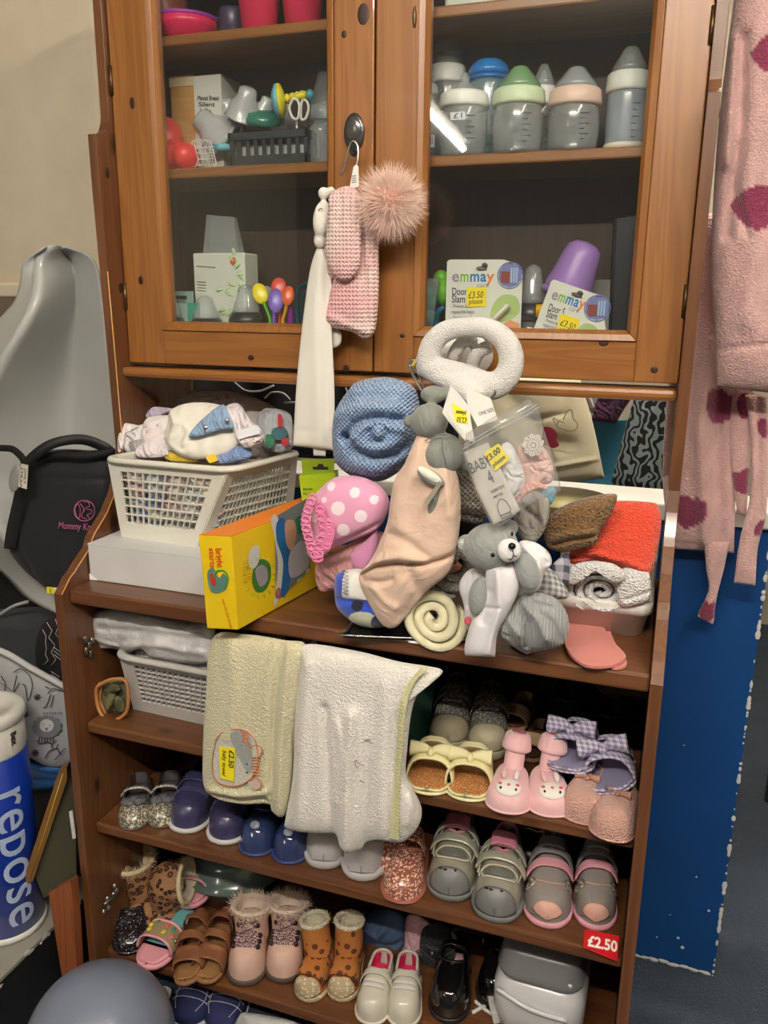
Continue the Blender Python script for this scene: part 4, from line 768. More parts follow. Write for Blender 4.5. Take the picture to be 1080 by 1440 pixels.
# ---- green box and yellow toy box
e = emp('green_box', Yp(450, 690, .12), 'lime green carton with hang slot showing between basket and blue blanket', 'box')
tag(e); pg = plane(446, 660, .16, (.25, -1, 0))
slab('hang_tab', [(424, 646), (470, 646), (470, 668), (426, 668)], pg, .002, tm((128, 152, 20), .4), e); slab('hang_slot', [(440, 656), (446, 656), (448, 652), (454, 652), (456, 656), (462, 656), (462, 660), (441, 660)], pg, .0006, tm((20, 22, 10), .5), e, off=.0022)
slab('front_face', [(422, 668), (473, 664), (475, 700), (440, 720), (426, 700)], pg, .03, tm((170, 196, 30), .4), e, off=-.02); text('Months', (428, 688), (441, 687), 4, pg, tm((30, 60, 20)), e, off=.011); text('No. 1', (428, 694), (438, 693), 4, pg, tm((30, 60, 20)), e, off=.011)
slab('white_base', [(430, 700), (475, 690), (475, 712), (436, 722)], pg, .02, tm((210, 206, 190), .4), e, off=-.012)
e = emp('toy_box', Zp(335, 888, ZC), 'yellow toy carton with orange top and pictures, jutting over the counter edge', 'box')
zb = ZC+.0015; b0 = np.array([.3185, -.051, zb]); b1 = np.array([.3635, -.0405, zb]); b2 = np.array([.4, .21, zb]); b3_ = b2+b0-b1
t0 = Yp(285, 757, -.075); t1 = Yp(331, 752, -.066); ht = (t0[2]+t1[2])/2-zb
up_ = np.array([(t1[0]-b1[0])*.6, t1[1]-b1[1]+.0, ht]); tp = [b+up_ for b in (b0, b1, b2, b3_)]
toy_y = mat('carton_yellow', (238, 204, 30), .38, bump=('noise', 12, .12, .002)); toy_o = mat('carton_orange', (228, 130, 40), .45)
mk('carton', hexa([b0, b1, b2, b3_], tp), toy_y, e, smooth=False, bevel=.001)
mk('top_flap', hexa([p+(0, 0, .0003) for p in tp], [p+(0, 0, .0012) for p in tp]), toy_o, e, smooth=False)
def facepl(a, b, c): n = nrm(np.cross(b-a, c-a)); return (a, n)
big = facepl(b1, b2, tp[1]); spine = facepl(b0, b1, tp[0])
if np.dot(big[1], CP-b1) < 0: big = (big[0], -big[1])
if np.dot(spine[1], CP-b1) < 0: spine = (spine[0], -spine[1])
slab('picture_panel', [(385, 727), (432, 700), (436, 800), (388, 846)], big, .0003, mat('print_photo', (120, 130, 130), .4, pat=('floral', 30, .45, ((60, 120, 170), (200, 120, 90), (226, 226, 220)))), e, off=.0008)
slab('blue_swoosh', [(388, 735), (398, 728), (402, 760), (408, 790), (404, 830), (394, 838), (397, 790), (388, 760)], big, .0002, tm((40, 110, 170), .4), e, off=.0013, rnd=40)
slab('white_swoosh', [(380, 730), (388, 724), (396, 760), (398, 800), (390, 845), (384, 850), (390, 800), (386, 760)], big, .0002, tm((222, 220, 212), .4), e, off=.0012, rnd=40)
slab('picture_face', [(400, 735), (412, 732), (416, 750), (410, 772), (402, 766)], big, .0002, tm((206, 160, 130), .5), e, off=.0015, rnd=30); slab('picture_green', [(414, 730), (424, 726), (428, 744), (418, 750)], big, .0002, tm((50, 120, 90), .5), e, off=.0015, rnd=30); slab('picture_grey', [(406, 780), (424, 760), (434, 780), (430, 800), (408, 812)], big, .0002, tm((186, 186, 190), .5), e, off=.0014, rnd=30)
slab('green_disc', [(356, 800), (366, 786), (378, 792), (380, 812), (372, 830), (360, 832), (354, 818)], big, .0002, tm((60, 120, 50), .4), e, off=.0008, rnd=40); slab('white_disc', [(350, 776), (358, 766), (364, 772), (362, 792), (354, 800), (349, 792)], big, .0002, tm((206, 210, 200), .4), e, off=.001, rnd=40)
slab('disc_photo', [(358, 802), (368, 794), (375, 802), (374, 818), (364, 824)], big, .0002, tm((150, 150, 156), .5), e, off=.0012, rnd=30)
stroke([[(365+19*math.cos(a)*1.0, 812-24*math.sin(a)), (365+23*math.cos(a), 812-29*math.sin(a))] for a in np.linspace(.2, 6.2, 16)], big, .8, tm((120, 170, 40)), e, smooth=False, name='ray_print')
slab('red_oval', [(386, 832), (392, 826), (394, 836), (388, 842)], big, .0002, tm((206, 60, 40), .4), e, off=.0012, rnd=24)
stroke([[(341, 790+4*k), (352, 786+4*k)] for k in range(8)], big, .35, tm((170, 140, 40)), e, smooth=False, name='small_print')
text('bright', (303, 770), (306, 798), 9, spine, tm((214, 96, 30)), e, off=.0009, bold=.02); text('starts', (294, 770), (296, 798), 8, spine, tm((214, 96, 30)), e, off=.0009, bold=.02)
text('out on the town.', (312, 842), (324, 884), 5, spine, tm((214, 130, 30)), e, off=.0009)
slab('spine_picture', [(292, 805), (300, 798), (308, 812), (314, 806), (320, 814), (318, 828), (304, 834), (295, 828)], spine, .0002, tm((90, 130, 120), .4), e, off=.0008, rnd=40); stroke([(300, 812), (306, 802), (316, 802), (321, 812), (318, 824)], spine, 1.2, tm((80, 160, 60)), e, name='toy_arch', off=.0014); slab('spine_bird', [(296, 806), (302, 808), (304, 822), (297, 820)], spine, .0002, tm((190, 60, 50), .4), e, off=.0013, rnd=20)
# ---- black tray with chrome lip
e = emp('black_tray', Zp(580, 885, ZC), 'glossy black tray with a thin chrome lip under the peach and cream bundles', 'tray')
P4 = [Zp(*a, ZC+.001) for a in ((482, 897), (657, 905), (700, 868), (515, 865))]
mk('tray_plate', hexa(P4, [p+(0, 0, .004) for p in P4]), tm((12, 12, 14), .12), e, smooth=False, bevel=.001)
mk('chrome_lip', tube(cat_rom([Zp(500, 868, ZC+.006), P4[0]+(0, .008, .005), P4[0]+(.008, 0, .005), P4[1]+(-.002, 0, .005)], 30), .0014, 8), stl, e)
# ---- the heap
terry = lambda c, s=330, st=.8: mat('terry_%d_%d_%d' % tuple(c), c, .95, bump=('terry', s, st, .004), sheen=.3)
plush = lambda c: mat('plush_%d_%d_%d' % tuple(c), c, .95, bump=('wrinkle', 420, .28, .005), sheen=.35, var=.04)
cel = mat('blue_cellular', (146, 178, 222), .92, bump=('cell', 1050, 1.0, .004), sheen=.3)
def pil(name, out, y, T, m, lb, cat, n=(0, -1, 0), c=None, **kw):
    cc = np.mean(out, 0); return tag(star(name, out, plane(cc[0], cc[1], y, n), T, m, c=c, **kw), lb, cat)
pil('cellular_blanket', [(492, 548), (505, 536), (540, 530), (568, 536), (584, 548), (590, 575), (588, 610), (584, 640), (560, 664), (535, 676), (505, 672), (482, 658), (472, 640), (470, 600), (476, 572)], .1, .075, cel, 'pale blue open weave cellular blanket rolled into a ball', 'blanket', c=(535, 605), K=60, Nn=180, folds=[
    ([(497, 610), (512, 592), (540, 584), (572, 588)], 6, -.016), ([(497, 612), (510, 628), (535, 637), (562, 634), (582, 620)], 6, -.02), ([(510, 608), (524, 594), (550, 590), (574, 600)], 7, .008), ([(514, 610), (526, 622), (548, 626), (568, 618)], 7, .006),
    ([(532, 602), (538, 594), (550, 594), (556, 604), (548, 614), (536, 614), (532, 602)], 3.5, -.01), ([(544, 603), (546, 606)], 8, .012), ([(480, 570), (520, 556), (560, 556), (586, 566)], 9, -.008), ([(484, 580), (520, 568), (566, 570)], 9, .008), ([(510, 648), (545, 655), (580, 640)], 8, .005)])
e = emp('safety_pin', Yp(585, 530, .1), 'large steel safety pin holding the white snood and the blanket corner', 'pin')
mk('pin_wire', [ptube([(575, 512), (582, 530), (592, 548), (596, 555)], .1, 2.2, 8, 16), ptube([(580, 510), (590, 530), (598, 552)], .095, 1.4, 8, 16), ptube([(575, 512), (577, 507), (584, 507), (588, 514)], .1, 2.4, 8, 12), ptube([(664, 575), (680, 567), (694, 556), (697, 548)], .06, 2, 8, 16), ptube([(663, 573), (670, 578), (690, 568)], .058, 1.4, 8, 12)], stl, e); mk('yellow_thread', ptube([(580, 515), (584, 509), (590, 507)], .095, 2.4, 8, 10), tm((220, 190, 60), .7), e)
snm = mat('white_waffle_knit', (226, 224, 220), .92, bump=('noise', 420, .9, .004), sheen=.3)
G = [ptube([(604, 515), (606, 488), (625, 467), (655, 460), (688, 463), (712, 482), (719, 508), (710, 532), (688, 543), (655, 530), (625, 522)], .09, [17, 16, 15, 14, 15, 17, 18, 19, 20, 18, 18], 18, 90, True),
     ptube([(634, 512, .13), (642, 492, .12), (655, 478, .12), (668, 482, .13)], .1, [9, 10, 9, 9], 14, 24), ptube([(664, 515, .13), (672, 496, .12), (690, 486, .12)], .12, 10, 14, 24), pell(655, 500, .165, 40, 32, .008),
     ptube([(590, 518, .095), (615, 528, .085), (640, 538, .08), (660, 552, .075), (676, 556, .08)], .09, [9, 13, 16, 18, 14], 16, 30), ptube([(600, 500, .12), (592, 512, .11), (585, 518, .1)], .11, [14, 10, 8], 14, 14), pell(650, 540, .085, 26, 20, .016), pell(672, 545, .09, 20, 22, .014)]
tag(blob('knitted_snood', G, snm, vox=.0028, sm=3), 'white waffle knit snood coiled at the top of the hanging heap', 'snood')
# polka blanket with crochet trim
def polka(px, py):
    c = np.tile(np.array([[226., 160., 192.]]), (len(px), 1)); 
    for x, y, r in ((482, 711, 9.5), (513, 722, 8.5), (489, 741, 8.5), (451, 722, 9), (504, 690, 7), (452, 758, 8), (470, 682, 6), (462, 700, 4), (530, 700, 6)): c[np.hypot(px-x, py-y) < r] = (240, 224, 232)
    return c
pb_ = pil('polka_blanket', [(430, 712), (448, 690), (470, 672), (500, 669), (530, 680), (546, 700), (545, 722), (530, 745), (500, 758), (470, 770), (448, 786), (434, 780), (432, 760), (427, 735)], .045, .035, mat('pink_fleece', None, .95, vc=True, sheen=.4, bump=('noise', 300, .25, .002)), 'pink polka dot fleece blanket with crocheted frill left of the peach one', 'blanket', K=60, Nn=200, colf=polka, folds=[([(468, 768), (500, 752), (535, 735)], 4, -.006)])
pkc = tm((226, 130, 172), .9)
G = []
for base in ([(440, 700), (434, 715), (430, 735), (434, 755), (440, 775), (446, 786)], [(450, 712), (452, 730), (456, 745), (450, 765), (448, 785)], [(462, 735), (464, 750), (458, 770)]):
    Q = cat_rom(base, 15)
    for k, (x, y) in enumerate(Q): G.append(ptube([(x-6, y), (x-2, y-5), (x+5, y-2), (x+4, y+4), (x-3, y+3)], .0-.002*(k % 2), 1.8, 7, 14, True))
mk('crochet_frill', G, pkc, pb_, kind='stuff')
pil('pink_lower_fold', [(446, 790), (480, 772), (520, 748), (540, 752), (530, 790), (500, 810), (470, 830), (448, 828)], .07, .02, cloth((206, 150, 152)), 'dusky pink cloth folded beneath the polka dot blanket', 'cloth', folds=[([(455, 800), (500, 785), (530, 760)], 5, -.005)])
pil('pink_dotted_fold', [(494, 780), (515, 760), (530, 745), (530, 775), (516, 800), (500, 800)], .05, .012, mat('pink_fleece2', (216, 144, 188), .95, sheen=.4), 'lower fold of magenta pink fleece touching the peach blanket', 'cloth')
# blue white fleece
def fleece(px, py):
    c = np.tile(np.array([[40., 74., 190.]]), (len(px), 1)); c[(px > 487) & (py < 838)] = (226, 226, 222); c[np.hypot((px-515)/1.5, py-868) < 14] = (214, 216, 190); c[np.hypot((px-508), py-846) < 8] = (20, 24, 50); c[np.hypot((px-540), py-872) < 14] = (22, 32, 84); return c
fb_ = pil('blue_fleece', [(472, 812), (482, 803), (505, 800), (530, 808), (560, 840), (556, 870), (535, 882), (505, 878), (480, 860), (472, 842)], .03, .035, mat('blue_fleece', None, .95, vc=True, sheen=.4, bump=('noise', 300, .2, .002)), 'royal blue and white fleece blanket bundled under the peach one', 'blanket', K=50, Nn=160, colf=fleece, folds=[([(474, 838), (510, 842), (540, 850)], 4, -.008)])
plz = plane(490, 820, -.005); stroke([(482+8*(k % 2), 802+2.6*k) for k in range(14)], plz, .7, tm((24, 30, 80)), fb_, smooth=False, name='zigzag_stitch')
# peach blanket
pea = plush((218, 188, 168))
pil('peach_blanket', [(570, 650), (592, 605), (612, 615), (640, 660), (648, 700), (646, 745), (640, 780), (630, 806), (600, 832), (575, 862), (556, 882), (538, 878), (520, 850), (508, 825), (506, 806), (520, 790), (533, 765), (545, 735), (550, 700), (556, 672)], .0, .028, pea, 'soft peach velour blanket hanging down over the front of the heap', 'blanket', c=(585, 760), K=50, Nn=200, folds=[
    ([(509, 808), (530, 794), (560, 789), (600, 790), (640, 780)], 3.5, -.013), ([(512, 800), (535, 783), (570, 778), (600, 784)], 6, .008), ([(556, 750), (580, 760), (600, 780)], 8, -.006), ([(510, 812), (535, 816), (555, 812)], 4, -.006), ([(605, 640), (590, 700), (585, 740)], 12, -.006), ([(578, 800), (592, 830), (570, 862)], 9, -.008), ([(628, 650), (636, 720)], 8, .005), ([(528, 822), (545, 840), (560, 850)], 5, .004), ([(545, 690), (560, 660), (575, 640)], 5, .004)], nz=[(.03, .0018, 4), (.09, .0012, 7)])
# grey seen from behind toy
gp = plush((128, 132, 126))
gt = emp('grey_soft_toy', Yp(610, 720, -.01), 'small grey plush toy seen from behind, dangling over the peach blanket', 'soft toy')
blob('toy_body', [pell(604, 592, .0, 27, 25, .024, -.2), pell(625, 638, -.0, 29, 29, .024), pell(650, 645, .02, 12, 22, .012, -.4), pell(609, 555, .02, 18, 13, .014), pell(628, 553, .03, 14, 10, .012), pell(576, 593, .0, 9, 9, .009)], gp, gt, vox=.0024, sm=2)
mk('back_seam', [ptube([(598, 620, -.018), (612, 612, -.02), (630, 612, -.018)], 0, .7, 6, 14), ptube([(622, 616, -.026), (622, 632, -.0275), (627, 652, -.025)], 0, .6, 6, 14)], tm((96, 100, 94), .9), gt)
mk('ear_lining', [pell(604, 668, -.035, 20, 7, .006, .55)], plush((222, 222, 206)), gt); mk('ear', [pell(606, 671, -.031, 22, 9.5, .007, .55)], gp, gt)
mk('leg', [ptube([(618, 675, -.02), (611, 700, -.025), (604, 724, -.02)], 0, [4, 6.5, 4], 12, 20)], gp, gt); slab('leg_label', [(596, 706), (618, 676), (622, 680), (601, 712)], plane(608, 695, -.038), .001, tm((150, 140, 126), .8), gt)
# folded price cards
tg = emp('price_tag', Yp(640, 600, -.03), 'white folded swing tags with an upside down yellow price note', 'tag'); pt = plane(640, 590, -.03, (.15, -1, .1)); pt2 = plane(640, 590, -.034, (-.2, -1, .1))
wp = tm((220, 218, 212), .6)
slab('tag_card', [(634, 540), (660, 572), (662, 590), (668, 622), (650, 616), (632, 594), (622, 580)], pt, .001, wp, tg); slab('tag_card', [(634, 541), (624, 580), (640, 600), (655, 620), (656, 612), (628, 578)], pt2, .001, wp, tg)
slab('tag_card', [(655, 545), (690, 560), (700, 590), (672, 600), (658, 575)], plane(675, 575, -.012, (0, -1, .2)), .001, wp, tg); band_text('ONE SIZE', (684, 579), 22, 5, plane(675, 575, -.012, (0, -1, .2)), tm((70, 70, 72)), tg, ang=-18, off=.0014)
slab('price_note', [(636, 566), (657, 580), (659, 596), (640, 593)], pt, .0005, tm((244, 224, 30), .7), tg, off=.0012)
text('£2.50', (657, 588), (643, 586), 7, pt, tm((20, 20, 24)), tg, off=.0019, bold=.02); text('please', (656, 579), (642, 577), 6, pt, tm((20, 20, 24)), tg, off=.0019, bold=.02)
# scratch mitts pack
pk_ = emp('mitts_pack', Yp(710, 700, -.03), 'clear bag of white and pink scratch mitts with a grey card and yellow price note', 'pack'); pp = plane(700, 670, -.03, (.1, -1, .1))
star('mitts_card', [(652, 636), (686, 622), (700, 650), (732, 718), (712, 730), (694, 738), (670, 690)], pp, .004, tm((206, 202, 192), .6), sharp=True, sq=10, Nn=80, parent=pk_, smooth=True)
star('white_mitt', [(702, 630), (716, 622), (728, 640), (738, 665), (736, 690), (724, 704), (712, 690), (704, 660)], plane(718, 660, -.015), .012, cloth((228, 228, 230)), parent=pk_)
star('pink_mitt', [(728, 628), (745, 620), (766, 630), (776, 650), (778, 675), (760, 684), (742, 686), (732, 660)], plane(755, 655, -.01), .012, cloth((232, 190, 180)), parent=pk_, folds=[([(732, 652), (775, 646)], 2, -.003), ([(750, 640), (765, 676)], 3, -.002)])
mk('cuff_fold', [ptube([(728+2*k, 706-5*k), (738+2*k, 693-4*k), (752, 686-2*k), (770, 684+1*k)], -.02, 3.2, 8, 16) for k in range(4)], cloth((232, 178, 166)), pk_, kind='stuff')
th = [(750+(16 if k % 2 else 13.5)*math.cos(k*PI/9), 626+(16 if k % 2 else 13.5)*1.05*math.sin(k*PI/9)) for k in range(18)]
pf = plane(750, 626, -.03, (.1, -1, .1)); slab('flower_label', th, pf, .001, tm((222, 214, 204), .6), pk_, rnd=60)
stroke([[(750+7*math.cos(a), 626+7*math.sin(a)), (750+10*math.cos(a), 626+10*math.sin(a))] for a in np.linspace(0, 6.28, 19)[:-1]]+[[(750+4*math.cos(a), 626+4*math.sin(a)), (750+4*math.cos(a+.9), 626+4*math.sin(a+.9))] for a in np.linspace(0, 6.28, 8)[:-1]], pf, .4, tm((110, 100, 96)), pk_, smooth=False, name='sun_print', off=.0014)
for k, ch_ in enumerate('LITTLE SUNSHINE '): 
    a = -2.6+k*.38
    if ch_ != ' ': text(ch_, (750+11*math.cos(a)-1.2*-math.sin(a)*-1, 626+11*math.sin(a)), (750+11*math.cos(a)+2.6*-math.sin(a), 626+11*math.sin(a)+2.6*math.cos(a)), 3.4, pf, tm((90, 80, 78)), pk_, off=.0014)
po = .0052
text('BABY', (663, 666), (694, 653), 16, pp, tm((90, 86, 84)), pk_, off=po); text('4', (690, 680), (697, 677), 19, pp, tm((90, 86, 84)), pk_, off=po); text('SCRATCH', (692, 693), (710, 684), 4, pp, tm((70, 68, 66)), pk_, off=po); text('MITTS', (696, 701), (708, 695), 4, pp, tm((70, 68, 66)), pk_, off=po)
stroke([[(704, 724), (700, 712), (703, 702), (710, 702), (716, 710), (718, 718), (704, 724)], [(706, 728), (720, 722)], [(704, 724), (706, 728)], [(718, 718), (720, 722)]], pp, .5, tm((90, 86, 84)), pk_, off=po, name='mitt_drawing')
slab('price_note', [(680, 637), (702, 623), (718, 645), (697, 662)], pp, .0006, tm((244, 226, 24), .7), pk_, off=.0054); text('£3.00', (686, 650), (706, 634), 8, pp, tm((20, 20, 24)), pk_, off=.0063, bold=.02, shear=.2); text('please', (695, 657), (712, 643), 6, pp, tm((20, 20, 24)), pk_, off=.0063, bold=.015, shear=.2)
cl = mat('clear_bag', (226, 228, 230), .08, alpha=.13)
star('clear_bag', [(650, 636), (655, 610), (700, 582), (745, 560), (758, 575), (764, 600), (780, 650), (790, 690), (735, 715), (712, 735), (694, 745), (668, 692)], plane(720, 650, -.034, (.1, -1, .1)), .011, cl, Tb=.018, sharp=True, nz=[(.12, .0014, 6)], parent=pk_, sq=6)
mk('bag_zip', [ptube([(650, 632), (700, 604), (740, 584), (758, 572)], -.048, 1.3, 6, 20), ptube([(652, 626), (700, 598), (740, 578), (756, 568)], -.048, 1, 6, 20)], plast, pk_)
# knitted things behind
ck = mat('grey_crochet', (150, 144, 134), .92, bump=('cell', 900, 1.0, .004), sheen=.2)
pil('crochet_shawl', [(628, 655), (660, 650), (676, 680), (688, 715), (676, 735), (640, 728), (622, 700)], .07, .03, ck, 'grey crocheted shawl edge behind the plush toy and mitts card', 'shawl', folds=[([(636, 700), (676, 712)], 4, .006), ([(634, 715), (680, 728)], 4, -.008)])
def spiral(name, ctr, y, r0, turns, pitch, thick, length, m, ax=None, a0=0, ell=(1, 1), start=.25, parent=None, wave=.05, seed=0, NT=40, **kw):
    """a rolled cloth: spiral sheet standing out along the axis"""
    C0 = Yp(ctr[0], ctr[1], y); ax = nrm(-(FW)) if ax is None else nrm(ax); u = nrm(RT-ax*np.dot(RT, ax)); v = np.cross(ax, u); V = []; n = int(turns*NT); r = np.random.RandomState(seed); ph = r.rand(4)*6
    sec = [(math.cos(t), math.sin(t)) for t in np.linspace(0, 2*PI, 14, endpoint=False)]
    for i in range(n+1):
        th_ = 2*PI*turns*i/n; rad = r0*start+(r0-r0*start)*(i/n); rad *= 1+wave*math.sin(2*th_+ph[0])+wave*.5*math.sin(3*th_+ph[1]); d = math.cos(th_+a0)*u*ell[0]+math.sin(th_+a0)*v*ell[1]
        e_ = .3+.7*min(1, (n-i)/4); zf = .004*math.sin(th_*.7+ph[2])+(1-i/n)*-.003
        for cx_, sx in sec:
            dx = thick*.5*np.sign(cx_)*abs(cx_)**.6*e_; dz = np.sign(sx)*abs(sx)**.35*length*.5
            V.append(C0+d*(rad+dx)+ax*(dz-length*.5+thick*.25+zf))
    return mk(name, (np.array(V), gridf(n+1, 14, False, True)+[tuple(range(14)), tuple(range((n+1)*14-1, n*14-1, -1))]), m, parent, **kw)
tag(spiral('crochet_roll', (638, 798), .06, .043, 2.6, 0, .0135, .05, mat('grey_crochet_roll', (150, 146, 138), .92, bump=('terry', 240, 1.0, .004), sheen=.2), seed=3, a0=1), 'grey crocheted blanket rolled up behind the peach blanket', 'blanket')
tag(spiral('cream_roll', (611, 871), .015, .043, 2.7, 0, .0144, .075, plush((226, 220, 186)), seed=5, a0=2.2, wave=.06, start=.12), 'cream fleece blanket rolled up on the black tray', 'blanket')
# cream velour bits and striped cloth behind bear
pil('grey_white_cloth', [(722, 700), (750, 690), (772, 705), (768, 740), (750, 765), (735, 760), (725, 735)], .08, .02, cloth((196, 192, 184)), 'pale grey quilted cloth behind the grey bear', 'cloth', folds=[([(735, 710), (760, 730), (750, 760)], 4, -.006), ([(760, 700), (766, 740)], 4, .005)])
pil('navy_item', [(628, 735), (660, 725), (680, 745), (670, 790), (645, 790)], .12, .015, blk, 'dark cloth in the shadow behind the bear head', 'cloth')
pil('striped_cloth', [(752, 800), (765, 795), (785, 810), (800, 838), (780, 842), (755, 835), (748, 815)], .06, .02, mat('stripe_grey', (206, 206, 206), .9, pat=('gingham', 700, (120, 122, 126))), 'grey and white striped cloth between the bear and the white tub', 'cloth')
pil('checked_shirt', [(775, 800), (790, 782), (800, 780), (802, 815), (790, 825)], .1, .01, mat('check_grey', (190, 190, 200), .9, pat=('gingham', 300, (70, 74, 90))), 'checked shirt edge left of the rolled white towel', 'shirt')
# bear comforter
be = emp('grey_bear', Yp(690, 920, .0), 'grey bear comforter with white muzzle and printed white blanket body', 'comforter')
pr = mat('white_print', (222, 220, 224), .9, pat=('floral', 34, .3, ((150, 176, 206), (206, 180, 120), (190, 190, 196))), bump=('noise', 200, .25, .002), sheen=.2)
blob('bear_head', [pell(690, 769, -.02, 39, 34, .032, -.15), pell(656, 764, -.012, 13, 13, .01), pell(716, 742, .0, 13, 12, .01), pell(663, 770, -.015, 14, 16, .018)], plush((140, 144, 140)), be, vox=.0025, sm=2)
mk('inner_ear', [pell(652, 766, -.019, 8, 9, .006)], plush((176, 180, 178)), be)
mk('muzzle', [pell(716, 774, -.046, 17, 17, .014, .3)], plush((232, 232, 230)), be); mk('nose', [pell(720, 768, -.0605, 5.5, 5, .005)], tm((16, 16, 18), .3), be); mk('eye', [pell(693, 780, -.049, 3.3, 3.3, .0035)], tm((10, 10, 10), .15), be); mk('eye', [pell(720, 751, -.037, 1.8, 3.3, .003)], tm((10, 10, 10), .15), be)
mk('mouth', [ptube([(721, 773, -.0615), (722, 781, -.0605), (718, 787, -.0585), (714, 785, -.058)], 0, .7, 6, 14), ptube([(722, 781, -.0605), (727, 783, -.058)], 0, .7, 6, 8)], tm((16, 16, 18), .5), be)
def sp(name, A, Bb, y, T, m, **kw): ctr = ((A[0][0]+Bb[-1][0])/2, (A[0][1]+Bb[-1][1])/2); return strip(name, A, Bb, plane(ctr[0], ctr[1], y), T, m, parent=be, **kw)
sp('blanket_body', [(684, 796), (680, 830), (664, 870), (654, 905), (654, 922)], [(724, 794), (730, 825), (716, 860), (700, 890), (696, 924)], -.03, .018, pr, folds=[([(702, 800), (705, 850), (690, 915)], 6, .008), ([(690, 830), (680, 870)], 5, -.005), ([(672, 853), (705, 852)], 2, -.004)])
star('blanket_corner', [(648, 815), (662, 800), (684, 800), (690, 830), (676, 860), (668, 880), (656, 884), (652, 850), (646, 830)], plane(665, 840, -.008), .012, pr, parent=be, folds=[([(664, 806), (660, 850)], 4, -.005)])
star('blanket_side', [(728, 765), (750, 762), (770, 775), (776, 792), (766, 805), (756, 830), (730, 838), (724, 810)], plane(748, 800, .0), .02, pr, parent=be, folds=[([(738, 765), (760, 785), (758, 815)], 5, .008), ([(750, 770), (770, 790)], 3, -.005)])
mk('arm', [pell(672, 838, -.04, 13, 27, .013, .18)], plush((132, 136, 134)), be); mk('arm', [pell(741, 803, -.03, 17, 28, .014, -.35)], plush((140, 144, 142)), be)
mk('flower_patch', [pell(658, 873, -.028, 5, 6, .003)], tm((220, 90, 110), .8), be)
# grey knit hat
kg = mat('grey_rib_knit', (146, 150, 150), .92, bump=('rib', 1500, .5, .0015), sheen=.3)
hh = pil('knitted_hat', [(726, 846), (738, 836), (760, 834), (782, 842), (797, 862), (800, 885), (792, 905), (770, 912), (745, 914), (722, 906), (704, 893), (700, 880), (712, 862)], -.005, .04, kg, 'ribbed pale grey knitted baby hat lying on the counter', 'hat', K=40, Nn=140, folds=[([(732, 846), (745, 870), (742, 905)], 5, -.012), ([(738, 842), (758, 860), (772, 890)], 6, .008), ([(735, 840), (755, 843), (778, 850)], 3, -.006), ([(718, 865), (735, 885)], 5, .007), ([(755, 850), (780, 870), (790, 895)], 4, -.004), ([(706, 885), (722, 890), (732, 905)], 3, -.004)])
slab('paper_label', [(716, 906), (730, 905), (755, 916), (740, 920), (728, 914)], planez(735, 912, ZC+.002), .0008, tm((170, 176, 196), .6), hh)
# salmon bib, white tub, towels
sal = mat('salmon_jersey', (198, 122, 114), .9, bump=('rib', 2600, .4, .001), sheen=.2)
tag(slab('salmon_mitten', [(795, 873), (812, 874), (830, 870), (848, 871), (854, 880), (862, 900), (872, 920), (881, 932), (878, 940), (862, 942), (850, 930)], planez(838, 905, ZC+.0012), .003, sal, rnd=70, smooth=False), 'lower of two salmon pink jersey mitts lying flat at the counter edge', 'mitt', 'salmon mitts')
tag(slab('salmon_mitten', [(793, 903), (796, 890), (802, 874), (820, 877), (841, 872), (857, 901), (872, 916), (880, 928), (868, 937), (846, 941), (824, 939), (808, 930), (798, 918)], planez(838, 905, ZC+.005), .005, sal, rnd=80, smooth=False, bevel=.001), 'upper of two salmon pink jersey mitts lying flat at the counter edge', 'mitt', 'salmon mitts')
e = emp('white_tub', (.86, .26, ZC), 'white plastic tub holding the rolled white towel at the right of the counter', 'tub'); tp_ = tm((222, 220, 212), .3)
def rr(x0, x1, y0, y1, z, r=.02): 
    P = []
    for cx_, cy_, a in ((x0+r, y0+r, PI), (x1-r, y0+r, 1.5*PI), (x1-r, y1-r, 0), (x0+r, y1-r, .5*PI)):
        for t in np.linspace(0, PI/2, 6): P.append((cx_+r*math.cos(a+t), cy_+r*math.sin(a+t), z))
    return P
x0, x1, y0, y1 = .785, .925, .13, .34
L_ = [rr(x0+.008, x1-.008, y0+.01, y1-.01, ZC+.001), rr(x0, x1, y0, y1, ZC+.038), rr(x0-.004, x1+.004, y0-.006, y1+.005, ZC+.039), rr(x0-.005, x1+.004, y0-.008, y1+.006, ZC+.054), rr(x0-.002, x1+.001, y0-.005, y1+.003, ZC+.057), rr(x0+.003, x1-.003, y0+.002, y1-.002, ZC+.054), rr(x0+.008, x1-.008, y0+.01, y1-.01, ZC+.01)]
V = np.array([p for q_ in L_ for p in q_]); mk('tub_body', (V, gridf(7, 24, False, True)+[tuple(range(24)), tuple(range(7*24-1, 6*24-1, -1))]), tp_, e)
wt = terry((222, 222, 220)); tr = emp('towel_roll', (.85, .2, ZC+.057), 'white terry towel rolled up in the white tub under the red towel', 'towel')
spiral('roll', (846, 832), .13, .042, 3.1, 0, .013, .16, wt, a0=3.5, ell=(1.1, .82), start=.1, wave=.04, ax=(.1, -1, .25), parent=tr)
star('towel_tail', [(870, 805), (890, 798), (912, 805), (914, 838), (900, 850), (870, 850)], plane(890, 830, .12), .012, wt, parent=tr, folds=[([(880, 842), (912, 832)], 3, -.005)])
star('towel_cover', [(800, 800), (820, 790), (860, 792), (880, 808), (868, 820), (846, 806), (822, 808), (808, 822), (798, 818)], plane(838, 805, .105), .012, wt, parent=tr, c=(838, 800))
redt = terry((224, 74, 46))
